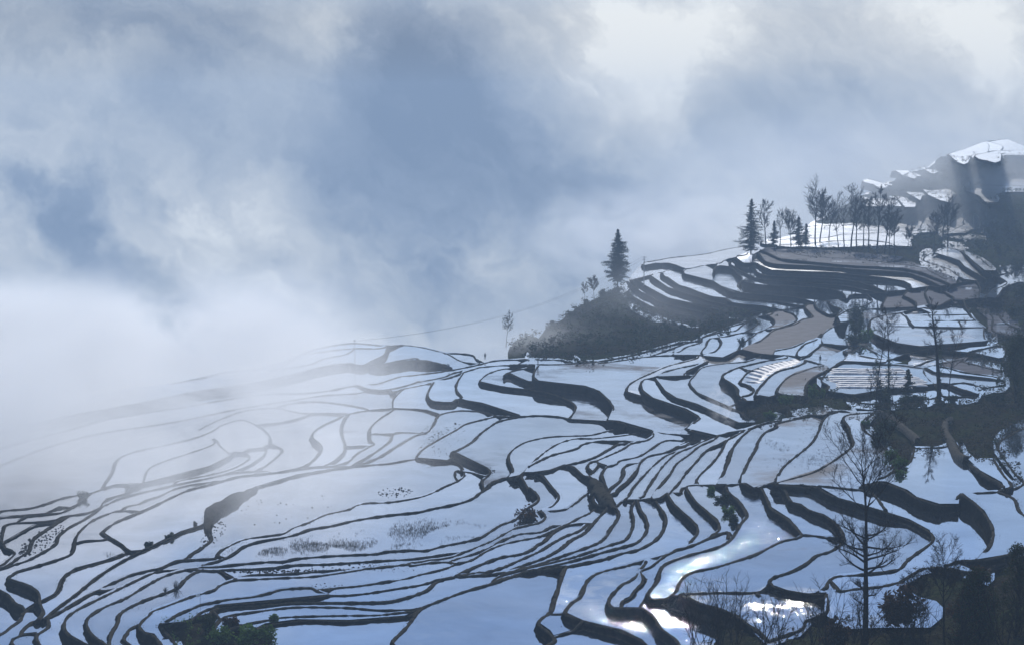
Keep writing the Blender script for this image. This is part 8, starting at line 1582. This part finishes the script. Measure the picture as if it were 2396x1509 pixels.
FAR = dict(r=0.26, tr=0.05, sub=11, twig=7, tiers=[(.42, .98, 17, 1.0, 0.95)])
for i, (p, H, W, lab) in enumerate(RIDGE_TREES):
    sp = dict(FAR, r=0.016 * H, lean=0.06 * ((i * 7) % 5 - 2) * .5)
    if 'V-shaped' in lab or 'fan' in lab:
        sp.update(top=0.55, tiers=[(.5, .98, 12, 1.05, 1.7)])
    elif 'sapling' in lab or 'thin' in lab or 'narrow' in lab:
        sp.update(sub=7, twig=5, tiers=[(.45, .98, 10, 1.0, 1.2)])
    elif 'dense' in lab or 'reddish' in lab:
        sp.update(sub=11, twig=8)
    bare_tree('bare_tree', p, 1.3 * i, 100 + i, H, W * 1.05, sp, lab, 'bare trees along the ridge' if i < 20 else None, twmat='twigs')

for i, (p, H, W, lab) in enumerate(CONIFERS):
    conifer('conifer_tree', p, H, W * (1.3 if i == 0 else 1.3), 40 + i, lab, 0.34 if i == 0 else 0.5, 0.10 if i == 0 else 0.05, None, 2.0 if i == 0 else 1.5)

for i, (p, w, h, kd, lab) in enumerate(BUSHES):
    bush('bush', p, w, h, kd, 300 + i, lab, None)

# tall trunks beside the seedbeds
MID = dict(r=0.22, tr=0.022, sub=9, twig=6, tiers=[(.55, .97, 16, 1.0, 0.5)])


def ivy(e, seed, H0, H1, r, n):
    rng = random.Random(seed)
    cl = [(Vector((rng.gauss(0, .1), rng.gauss(0, .1), H0 + (H1 - H0) * (k + rng.random()) / n)), r * rng.uniform(.5, 1.2), 34) for k in range(n)]
    v, f = leaves(rng, cl, 0.12)
    return obj('ivy', v, f, 'leaf_dark', e)


e = bare_tree('bare_tree', (75.1, 333.1, 32.0), 0.4, 201, 18.8, 6.2, dict(MID, r=0.42, top=.97, tiers=[(.62, .98, 12, .55, .6), (.55, .78, 9, 1.0, .25)]), 'thick dark trunk with ivy and sparse bare top before the pale fields')
ivy(e, 5, 0.5, 11.5, .55, 44)
bare_tree('bare_tree', (78.0, 338.0, 32.0), 1.4, 202, 14.0, 5.0, dict(MID, r=0.12, tiers=[(.35, .97, 14, 1.0, .7)]), 'thin bare tree with reddish twigs right of the thick ivy trunk', twmat='leaf_dry')
e = bare_tree('bare_tree', (64.2, 333.8, 31.8), 2.0, 203, 16.3, 4.6, dict(MID, r=0.15, top=1.0, tiers=[(.5, .97, 14, .8, .6)]), 'slim bare tree, left of the twin trunks in the ivy thicket')
ivy(e, 6, 0.8, 8.0, .7, 26)
e = bare_tree('bare_tree', (66.1, 332.7, 31.8), 3.1, 204, 16.8, 6.4, dict(MID, r=0.18, top=1.0, tiers=[(.5, .97, 18, 1.0, .45)]), 'bare tree with drooping side twigs, right of the twin trunks')
ivy(e, 7, 0.8, 8.2, .75, 30)
for i, (x, y, h) in enumerate(((62.6, 332.0, 6.2), (63.4, 334.6, 7.0), (65.2, 335.0, 7.4), (67.0, 334.0, 6.0))):
    bare_tree('sapling', (x, y, 31.8), i, 220 + i, h, 1.8, dict(MID, r=0.07, sub=5, twig=4, tiers=[(.3, .97, 8, 1.0, .8)]), 'thin sapling in the ivy thicket of the twin trunks, %s from the left' % ('first', 'second', 'third', 'fourth')[i], 'saplings round the twin trunks')

# the small leafy tree at the cloud edge
e = bare_tree('small_tree', (-1.6, 509.7, 22.3), 0.3, 231, 8.0, 3.2, dict(MID, r=0.10, tr=0.03, tiers=[(.45, .97, 12, 1.0, 1.0)]), 'slender small-leaved tree standing alone in the mist')
rng = random.Random(5)
v, f = leaves(rng, [(Vector((rng.gauss(0, .7), rng.gauss(0, .7), rng.uniform(4.2, 7.6))), .5, 14) for k in range(26)], 0.13)
obj('foliage', v, f, 'leaf_dark', e)

# big evergreen at the edge of the fields
def evergreen(name, loc, H, W, seed, label, mat='leaf_dark', clumps=70, size=.16, dens=60, group=None, tips=0):
    rng = random.Random(seed)
    e = empty(name, loc)
    wood = Tubes()
    tr = walk(rng, Vector((0, 0, -0.8)), Vector((0, 0, 1)), H * .9 + .8, 8, .04, .03)
    wood.tube(tr, [H * .018 * (1 - .8 * i / 8) for i in range(9)], 7)
    cl = []
    for k in range(clumps):
        t = rng.random() ** .8
        a = rng.uniform(0, 6.28)
        rr = W * .5 * (1 - 0.75 * t ** 1.6) * rng.uniform(.35, 1.0)
        c = Vector((math.cos(a) * rr, math.sin(a) * rr, H * (0.10 + 0.86 * t)))
        i = min(int(t * 7), 7)
        wood.tube(walk(rng, tr[i], c - tr[i], (c - tr[i]).length, 3, .08, .02), [.06, .045, .03, .012], 4)
        cl.append((c, W * .13 * rng.uniform(.7, 1.3), dens))
    v, f = leaves(rng, cl, size)
    obj('trunk', wood.v, wood.f, 'bark', e, True)
    obj('crown', v, f, mat, e)
    if tips:
        v, f = leaves(rng, [(c + Vector((0, 0, r * .5)), r * .9, tips) for c, r, n in cl], size)
        obj('foliage', v, f, 'leaf_dry', e)
    return tag(e, label, 'tree', group)


evergreen('evergreen_tree', (86.5, 325.1, 33.6), 11.6, 7.4, 61, 'big dark evergreen tree at the right edge beside the pale fields', clumps=90)

# ------------------------------------------------------------------ foreground trees and thicket, lower right
NEAR = dict(r=0.29, tr=0.013, sub=9, twig=6, fine=3, top=.80, tiers=[(.70, .98, 13, 1.0, 1.05), (.42, .62, 16, 1.0, .22), (.25, .36, 5, .55, .25)])
bare_tree('bare_tree', (31.6, 166.5, 33.6), 0.8, 501, 21.8, 9.0, NEAR, 'tall dark bare tree in the foreground with two tiers of branches')
bare_tree('bare_tree', (38.2, 165.0, 34.8), 0.2, 502, 10.6, 3.6, dict(NEAR, r=0.13, top=.7, tiers=[(.5, .97, 14, 1.0, 1.3)]), 'small upright bare tree before the curved high bank')
bare_tree('bare_tree', (34.6, 161.5, 34.4), 2.2, 503, 8.4, 3.6, dict(NEAR, r=0.11, top=.8, tiers=[(.35, .97, 15, 1.0, 1.0)]), 'slim bare tree between the tall tree and the dark evergreen')
evergreen('evergreen_tree', (39.8, 160.0, 34.6), 8.2, 4.6, 511, 'dense dark evergreen tree with reddish leaf tips, foreground', clumps=120, size=.11, dens=80, tips=14)
evergreen('evergreen_tree', (44.0, 163.5, 35.6), 8.8, 3.4, 512, 'dark evergreen at the lower right corner with a thin top', clumps=70, size=.10, dens=55, tips=6)
evergreen('evergreen_tree', (46.4, 157.0, 35.0), 4.6, 3.4, 513, 'low broad evergreen in the lower right corner', clumps=80, size=.11, dens=70)
bush('bush', (36.0, 174.0, 34.4), 4.6, 4.4, 'dry', 521, 'large round reddish-brown bush beside the small upright bare tree', big=True)
bush('bush', (29.2, 168.0, 33.6), 2.6, 3.4, 'dry', 522, 'dark leafy bush at the left foot of the tall foreground tree', big=True)
bush('bush', (41.8, 170.0, 35.4), 3.8, 3.6, 'dry', 523, 'brown bush between the evergreens on the right', big=True)

rng = random.Random(77)


def shrub(loc, h, seed, label):
    r2 = random.Random(seed)
    e = empty('bare_shrub', loc)
    st, tw = Tubes(), Tubes()
    for s_ in range(7):
        d = Vector((r2.gauss(0, .38), r2.gauss(0, .38), 1))
        P = walk(r2, Vector((r2.gauss(0, .2), r2.gauss(0, .2), -.3)), d, h * r2.uniform(.6, 1.1), 6, .10, .04)
        st.tube(P, [.05 * (1 - .75 * q / 6) for q in range(7)], 4)
        for b in range(11):
            x = r2.uniform(.25, .98) * 6; i = min(int(x), 5)
            p = P[i].lerp(P[i + 1], x - i)
            d2 = (P[i + 1] - P[i]).normalized() + Vector((r2.gauss(0, .6), r2.gauss(0, .6), r2.gauss(0, .3) + .15))
            Q = walk(r2, p, d2, h * r2.uniform(.12, .36), 4, .18, .06)
            tw.tube(Q, [.02, .017, .014, .011, .008], 3)
            for c in range(4):
                i2 = r2.randint(0, 3)
                tw.tube(walk(r2, Q[i2], (Q[i2 + 1] - Q[i2]).normalized() + Vector((r2.gauss(0, .6), r2.gauss(0, .6), r2.gauss(0, .4) + .1)), h * r2.uniform(.05, .14), 2, .2, .04), [.010, .009, .007], 3)
    obj('stems', st.v, st.f, 'bark', e, True)
    obj('twigs', tw.v, tw.f, 'twigs', e, True)
    return tag(e, label, 'shrub', 'bare shrubs along the lower right edge')


ORD = ['first', 'second', 'third', 'fourth', 'fifth', 'sixth', 'seventh', 'eighth', 'ninth', 'tenth', 'eleventh', 'twelfth', 'thirteenth', 'fourteenth', 'fifteenth', 'sixteenth', 'seventeenth', 'eighteenth']
for i in range(18):
    x = 15.5 + i * 1.72 + rng.uniform(-.5, .5)
    y = 163 + rng.uniform(-5, 5) - 0.10 * i
    z = 80 - y * rng.uniform(0.2727, 0.2838)      # foot of the slope below the viewpoint
    shrub((x, y, z), rng.uniform(4.2, 6.6) * (1.1 if i in (1, 2, 5) else .95), 600 + i, 'dark bare shrub along the bottom edge, %s from the left' % ORD[i])

# ------------------------------------------------------------------ rough growth on the open hillsides (beyond counting)
def hill_growth(name, hill, n, size, mat, seed, label, rel=1.0):
    rng = random.Random(seed)
    vs, fs = hill
    ar = []
    for q in fs:
        a, b, c = (Vector(vs[i]) for i in (q[0], q[1], q[2]))
        ar.append(min((b - a).cross(c - a).length, 300))
    tot = sum(ar)
    v, f = [], []
    for q, w in zip(fs, ar):
        P = [Vector(vs[i]) for i in q]
        k = w / tot * n
        k = int(k) + (rng.random() < k - int(k))
        for _ in range(k):
            s, t = rng.random(), rng.random()
            p = (P[0] * (1 - s) + P[3] * s) * (1 - t) + (P[1] * (1 - s) + P[2] * s) * t
            if noise.noise(p * 0.11) < -0.15: continue
            hh = size * rng.uniform(.5, 1.6)
            cl = [(p + Vector((0, 0, hh * .45 + rel)), hh * .55, 14)]
            vv, ff = leaves(rng, cl, size * .22, .2)
            o = len(v); v += vv; f += [tuple(i + o for i in x) for x in ff]
    if v:
        tag(obj(name, v, f, mat), label, 'undergrowth', kind='stuff')


hill_growth('undergrowth', HILLS[1], 2600, 0.9, 'scrub', 1, 'low brown scrub and dry grass on the near hillside', 0.1)
hill_growth('undergrowth', HILLS[1], 700, 0.8, 'leaf_dark', 11, 'dark leafy scrub on the near hillside', 0.1)
hill_growth('undergrowth', HILLS[3], 800, 1.3, 'scrub', 12, 'brown scrub on the steep hill below the lone conifer', 0.1)
hill_growth('undergrowth', HILLS[3], 700, 1.5, 'leaf_dark', 2, 'dark scrub on the steep hill below the lone conifer', 0.1)
hill_growth('undergrowth', HILLS[2], 900, 1.6, 'leaf_dark', 3, 'dark scrub on the slope at the right edge', 0.2)
hill_growth('undergrowth', HILLS[5], 700, 1.6, 'scrub', 4, 'hazy scrub on the far upper slope', 0.2)
hill_growth('undergrowth', HILLS[6], 500, 1.0, 'scrub', 6, 'brown scrub under the trees on the ridge', 0.1)
hill_growth('undergrowth', HILLS[0], 700, 0.5, 'scrub', 7, 'dry scrub on the slope under the foreground trees', 0.2)
hill_growth('undergrowth', HILLS[4], 160, 0.5, 'leaf_green', 8, 'low green growth on the mound at the lower left', 0.1)

# trodden paths over the near hillside
m, g = material('trodden_earth')
n = g.noise(pos(g), 2.5, 5.0, 0.65)
finish(g, principled(g, g.mix(g.ss(n, 0.3, 0.7), (0.07, 0.062, 0.05, 1), (0.14, 0.125, 0.10, 1)), 1.0, bump(g, n, 0.06), 0.0))
for pl in ([(70.6, 304.3, 33.6), (68.2, 297.4, 33.9), (66.3, 289.3, 34.1), (64.0, 275.3, 34.8), (62.2, 262.3, 34.8), (62.5, 259.5, 34.9)],
           [(60.1, 311.5, 33.6), (61.1, 309.6, 33.5), (60.8, 299.4, 33.8), (60.4, 288.9, 34.1), (59.8, 279.6, 34.5), (59.6, 277.5, 34.5)]):
    C = catmull(pl, 1.0)
    T = np.gradient(C[:, :2], axis=0); T /= np.linalg.norm(T, axis=1)[:, None]
    vs, fs = [], []
    for i in range(len(C)):
        x, y, z = C[i]; nx_, ny_ = -T[i, 1], T[i, 0]
        w = 0.45 + 0.12 * noise.noise(Vector((x, y, 2)))
        vs += [(x + nx_ * o * w, y + ny_ * o * w, z + h) for o, h in ((-1.2, -.6), (-.75, .3), (.75, .3), (1.2, -.6))]
        if i:
            a, b = i * 4 - 4, i * 4
            fs += [(a + k, b + k, b + k + 1, a + k + 1) for k in range(3)]
    tag(obj('path', vs, fs, 'trodden_earth', smooth=True), kind='structure')

# grass fringe of the banks
rng = random.Random(9)
v, f = [], []
for P in BANK_PTS:
    dm = np.hypot(P[:, 0], P[:, 1]).mean()
    if dm > 430: continue
    C = catmull(P, 0.9 if dm < 300 else 1.8)
    for i in range(len(C)):
        x, y, z, dz = C[i]
        if noise.noise(Vector((x * .12, y * .12, 3))) < -0.12: continue
        for _ in range(6):
            px, py = x + rng.gauss(0, .3), y + rng.gauss(0, .3)
            h = rng.uniform(.02, .13) * (1 + 0.8 * max(0, noise.noise(Vector((x * .3, y * .3, 8)))))
            a = rng.uniform(0, 6.28); w = .035
            zz = z + .10
            k = len(v)
            lx, ly = rng.gauss(0, .12), rng.gauss(0, .12)
            v += [(px - math.cos(a) * w, py - math.sin(a) * w, zz), (px + math.cos(a) * w, py + math.sin(a) * w, zz), (px + lx, py + ly, zz + h)]
            f.append((k, k + 1, k + 2))
tag(obj('grass', v, f, 'straw'), 'short dry grass fringing the earth banks', 'grass', kind='stuff')

# ------------------------------------------------------------------ clods and rice stubble standing in the shallow paddies (beyond counting)
rng = random.Random(21)
v, f = [], []
for p, rx, ry, n in CLODS:
    for _ in range(n):
        a = rng.uniform(0, 6.28); q = rng.random() ** .5
        x, y = p[0] + math.cos(a) * q * rx, p[1] + math.sin(a) * q * ry
        s = rng.uniform(.05, .15) * (1.5 if rng.random() < .12 else 1)
        k = len(v)
        for j in range(5):
            w = 6.283 * j / 5 + rng.uniform(-.3, .3)
            r = s * rng.uniform(.7, 1.3)
            v.append((x + math.cos(w) * r * 1.3, y + math.sin(w) * r, p[2] - .03))
        v.append((x, y, p[2] + s * rng.uniform(.5, .9)))
        for j in range(5):
            f.append((k + j, k + (j + 1) % 5, k + 5))
tag(obj('mud_clods', v, f, 'clod'), 'scattered clods of earth in the shallow paddies', 'clods', kind='stuff')
v, f = [], []
for p, rx, ry, n in STUBBLE:
    for _ in range(n):
        a = rng.uniform(0, 6.28); q = rng.random() ** .5
        x, y = p[0] + rng.gauss(0, .55) * rx, p[1] + rng.gauss(0, .55) * ry
        if noise.noise(Vector((x * .25, y * .12, 5))) < -.05: continue
        for _ in range(4):
            k = len(v)
            h = rng.uniform(.06, .2)
            w = rng.uniform(0, 6.28)
            dx_, dy_ = rng.gauss(0, .06), rng.gauss(0, .06)
            bx, by = x + rng.gauss(0, .12), y + rng.gauss(0, .12)
            v += [(bx - math.cos(w) * .02, by - math.sin(w) * .02, p[2] - .02), (bx + math.cos(w) * .02, by + math.sin(w) * .02, p[2] - .02), (bx + dx_, by + dy_, p[2] + h)]
            f.append((k, k + 1, k + 2))
tag(obj('rice_stubble', v, f, 'straw'), 'tufts of old rice stubble standing in water', 'stubble', kind='stuff')

# ------------------------------------------------------------------ seedbeds under white film
m, g = material('white_film')
n = g.noise(pos(g), 3.0, 4.0, 0.6)
finish(g, principled(g, g.mix(g.ss(n, .3, .7), (0.42, 0.41, 0.42, 1), (0.62, 0.61, 0.62, 1)), 0.6, bump(g, n, 0.10), 0.15))
BED_NAME = {0: ('long white film-covered seedbed in the rounded field beyond the bamboo', 'long striped seedbeds'), 1: ('short white seedbed in the curved fan-shaped paddy', 'short seedbeds in the curved paddy'),
            2: ('white film-covered seedbed in the narrow fields by the bare trunks', 'seedbeds in the narrow fields'), 3: ('humped white film tunnel at the corner of the narrow fields', 'film tunnels')}
cnt = {}
for (x0, y0, x1, y1, z, k) in SEEDBEDS:
    a, b = Vector((x0, y0, z)), Vector((x1, y1, z))
    L = (b - a).length
    d_ = (b - a).normalized(); nrm = Vector((-d_.y, d_.x, 0))
    n_ = max(3, int(L / .8))
    hw = {0: .85, 1: .8, 2: .8, 3: 1.1}[k]; hh = {0: .32, 1: .30, 2: .3, 3: .55}[k]
    vs, fs = [], []
    for i in range(n_ + 1):
        t_ = i / n_
        en = min(1.0, min(t_, 1 - t_) * L / .5)
        wob = .12 * noise.noise(Vector((x0 + i * .5, y0, 3.3)))
        hgt = hh * (0.25 + .75 * en) * (1 + .5 * noise.noise(Vector((x0 * 2 + i * .7, y0, 7))))
        for j in range(7):
            w = math.pi * j / 6
            p = a + d_ * (L * t_) + nrm * (math.cos(w) * hw * (1 + .15 * wob) + wob)
            vs.append((p.x, p.y, z - .05 + math.sin(w) ** .7 * hgt))
    for i in range(n_):
        for j in range(6):
            fs.append((i * 7 + j, i * 7 + j + 1, (i + 1) * 7 + j + 1, (i + 1) * 7 + j))
    fs.append(tuple(range(7))); fs.append(tuple(range(n_ * 7, n_ * 7 + 7))[::-1])
    i = cnt[k] = cnt.get(k, 0) + 1
    lab, grp = BED_NAME[k]
    far = {0: 'from the far side', 1: 'from the near end', 2: 'from the far side', 3: 'from the left'}[k]
    tag(obj('seedbed', vs, fs, 'white_film', smooth=True), '%s, %s %s' % (lab, ORD[i - 1], far), 'seedbed', grp)


# ------------------------------------------------------------------ utility poles and wires
def utility_pole(loc, h, r, arms, label):
    e = empty('utility_pole', loc)
    t_ = Tubes()
    t_.tube([Vector((0, 0, -1)), Vector((0, 0, h * .5)), Vector((0, 0, h - .02)), Vector((0, 0, h))], [r, r * .85, r * .65, 0], 8)
    obj('pole', t_.v, t_.f, 'pole_concrete', e, True)
    for hz_, w in arms:
        a = Tubes()
        for s_ in (-1, 1):
            a.tube([Vector((0, 0, h + hz_)), Vector((s_ * w * .5, 0, h + hz_)), Vector((s_ * w, 0, h + hz_))], [.05, .05, .05], 5)
        arm = obj('crossarm', a.v, a.f, 'steel', e)
        for s_ in (-1, 1):
            i_ = Tubes()
            i_.tube([Vector((s_ * w * .9, 0, h + hz_)), Vector((s_ * w * .9, 0, h + hz_ + .16)), Vector((s_ * w * .9, 0, h + hz_ + .24))], [.05, .06, .03], 6)
            obj('insulator', i_.v, i_.f, 'pole_concrete', arm, True)
    return tag(e, label, 'utility pole')


utility_pole((-36.4, 439.5, 25.0), 6.4, .10, [(-.35, .35)], 'lone thin utility pole reflected in the misty left paddies')
utility_pole((43.9, 633.7, 28.6), 9.0, .17, [(-.3, .9), (-1.1, .7)], 'utility pole with two crossarms beside the lone conifer')
utility_pole((202.2, 836.9, 35.0), 7.2, .13, [], 'distant plain pole among the far white paddies')
utility_pole((92.9, 671.9, 34.3), 11.2, .12, [(-.4, .4)], 'slim pole on the stacked brown terraces below the conifers')
utility_pole((93.5, 377.4, 32.8), 1.4, .12, [], 'short dark post in the pale field by the big evergreen')
utility_pole((5.7, 416.9, 28.3), 1.5, .12, [(-.15, .35)], 'short forked post on the long bank above the S-shaped paddies')
for k, s_ in enumerate((-.8, .8)):
    a, b = Vector((43.9 + s_, 633.7, 37.3)), Vector((-36.4 + s_ * .4, 439.5, 31.05))
    pts = [a.lerp(b, i / 24) - Vector((0, 0, 5.0 * 4 * (i / 24) * (1 - i / 24))) for i in range(25)]
    t_ = Tubes(); t_.tube(pts, [.022] * 25, 4)
    tag(obj('power_cable', t_.v, t_.f, 'steel'), ('%s power cable sagging through the mist between the two poles' % ('left', 'right')[k]), 'cable', 'cables between the poles')

# ------------------------------------------------------------------ people
for nm, ca in (('clothes_dark', (0.02, 0.022, 0.03)), ('clothes_blue', (0.03, 0.045, 0.09)), ('clothes_brown', (0.06, 0.04, 0.03)), ('skin', (0.35, 0.20, 0.14)), ('hair', (0.012, 0.01, 0.01)), ('white_cloth', (0.75, 0.75, 0.74))):
    m, g = material(nm)
    n = g.noise(pos(g), 9.0, 3.0, .6)
    finish(g, principled(g, g.mix(n, (*[c * .8 for c in ca], 1), (*[min(c * 1.2, .85) for c in ca], 1)), .8, None, .2))


def person(loc, rz, H, pose, top, legs, label):
    """one continuous skinned body, with hair as a child"""
    s = H / 1.7
    if pose == 'stand':
        J = {'pel': (0, 0, .93), 'ch': (0, .01, 1.22), 'nk': (0, .0, 1.43), 'hd': (0, .02, 1.55), 'ht': (0, .02, 1.68),
             'sl': (-.17, 0, 1.38), 'el': (-.25, .02, 1.10), 'wl': (-.24, .10, .87), 'fl': (-.235, .14, .78), 'sr': (.17, 0, 1.38), 'er': (.25, .02, 1.10), 'wr': (.24, .10, .87), 'fr': (.235, .14, .78),
             'hl': (-.09, 0, .90), 'kl': (-.11, .03, .50), 'al': (-.12, -.02, .09), 'tl': (-.13, .14, .04), 'hr': (.09, 0, .90), 'kr': (.12, .05, .50), 'ar': (.14, .02, .09), 'tr': (.15, .18, .04)}
    else:   # bending to work
        J = {'pel': (0, 0, .80), 'ch': (0, .26, .95), 'nk': (0, .44, 1.0), 'hd': (0, .54, 1.0), 'ht': (0, .65, .98),
             'sl': (-.16, .38, .95), 'el': (-.20, .45, .68), 'wl': (-.15, .52, .45), 'fl': (-.14, .54, .36), 'sr': (.16, .38, .95), 'er': (.20, .45, .68), 'wr': (.15, .52, .45), 'fr': (.14, .54, .36),
             'hl': (-.09, 0, .77), 'kl': (-.12, .10, .44), 'al': (-.12, -.03, .09), 'tl': (-.13, .13, .04), 'hr': (.09, 0, .77), 'kr': (.12, .10, .44), 'ar': (.13, -.02, .09), 'tr': (.14, .14, .04)}
    Rd = dict(pel=.15, ch=.15, nk=.06, hd=.095, ht=.07, sl=.075, el=.05, wl=.035, fl=.03, sr=.075, er=.05, wr=.035, fr=.03, hl=.10, kl=.065, al=.045, tl=.035, hr=.10, kr=.065, ar=.045, tr=.035)
    E = [('pel', 'ch'), ('ch', 'nk'), ('nk', 'hd'), ('hd', 'ht'), ('ch', 'sl'), ('sl', 'el'), ('el', 'wl'), ('wl', 'fl'), ('ch', 'sr'), ('sr', 'er'), ('er', 'wr'), ('wr', 'fr'), ('pel', 'hl'), ('hl', 'kl'), ('kl', 'al'), ('al', 'tl'), ('pel', 'hr'), ('hr', 'kr'), ('kr', 'ar'), ('ar', 'tr')]
    ks = list(J)
    me = bpy.data.meshes.new('body')
    me.from_pydata([tuple(c * s for c in J[k]) for k in ks], [(ks.index(a), ks.index(b)) for a, b in E], [])
    o = bpy.data.objects.new('body', me)
    COL.objects.link(o)
    me.materials.append(MATS[top])
    o.modifiers.new('skin', 'SKIN')
    sk = me.skin_vertices
    if not sk:
        bpy.context.view_layer.objects.active = o
    for i, k in enumerate(ks):
        me.skin_vertices[0].data[i].radius = (Rd[k] * s, Rd[k] * s * (.8 if k in ('pel', 'ch') else 1))
    me.skin_vertices[0].data[0].use_root = True
    sb = o.modifiers.new('sub', 'SUBSURF'); sb.levels = sb.render_levels = 2
    e = empty('person', loc, rz)
    o.parent = e
    h = Vector(J['ht']) * s; hd = Vector(J['hd']) * s
    c = h.lerp(hd, .35)
    vs, fs = [], []
    for i in range(6):
        for j in range(10):
            ph = math.pi * .62 * i / 5; th = 2 * math.pi * j / 10
            vs.append((c.x + .105 * s * math.sin(ph) * math.cos(th), c.y - .02 * s + .11 * s * math.sin(ph) * math.sin(th), c.z + .02 * s + .115 * s * math.cos(ph)))
    for i in range(5):
        for j in range(10):
            fs.append((i * 10 + j, i * 10 + (j + 1) % 10, (i + 1) * 10 + (j + 1) % 10, (i + 1) * 10 + j))
    obj('hair', vs, fs, 'hair', e, True)
    return tag(e, label, 'person')


person((64.1, 394.6, 31.5), 2.6, 1.62, 'stand', 'clothes_dark', 'clothes_dark', 'person in dark clothes standing on the bank before a bright paddy')
person((65.0, 323.6, 32.6), 0.6, 1.6, 'stand', 'clothes_brown', 'clothes_dark', 'person in brown walking on the path below the ivy thicket')
person((74.6, 341.4, 31.9), 1.2, 1.5, 'bend', 'clothes_dark', 'clothes_dark', 'person bending over in the small paddy beside the thick trunk')
person((-6.4, 451.5, 25.3), 3.0, 1.6, 'stand', 'clothes_dark', 'clothes_dark', 'tiny distant figure standing on the far bank left of the small tree')
person((-14.4, 434.9, 25.3), 1.0, 1.5, 'bend', 'clothes_blue', 'clothes_dark', 'tiny bent figure at the edge of the misty mound')

# white rag on a stick in the lower left paddies
e = empty('rag_flag', (-33.8, 203.0, 28.9))
t_ = Tubes(); t_.tube([Vector((0, 0, -.3)), Vector((.02, 0, .5)), Vector((.03, 0, 1.1))], [.02, .018, .012], 5)
obj('stick', t_.v, t_.f, 'bark', e)
vs = [(.02 - .09 * i - .03 * (j % 2), .04 * math.sin(i * 1.7), 1.05 - .12 * j - .03 * i) for j in range(4) for i in range(6)]
fs = [(j * 6 + i, j * 6 + i + 1, (j + 1) * 6 + i + 1, (j + 1) * 6 + i) for j in range(3) for i in range(5)]
obj('cloth', vs, fs, 'white_cloth', e, True)
tag(e, 'white rag tied to a stick on the lower left bank', 'flag')
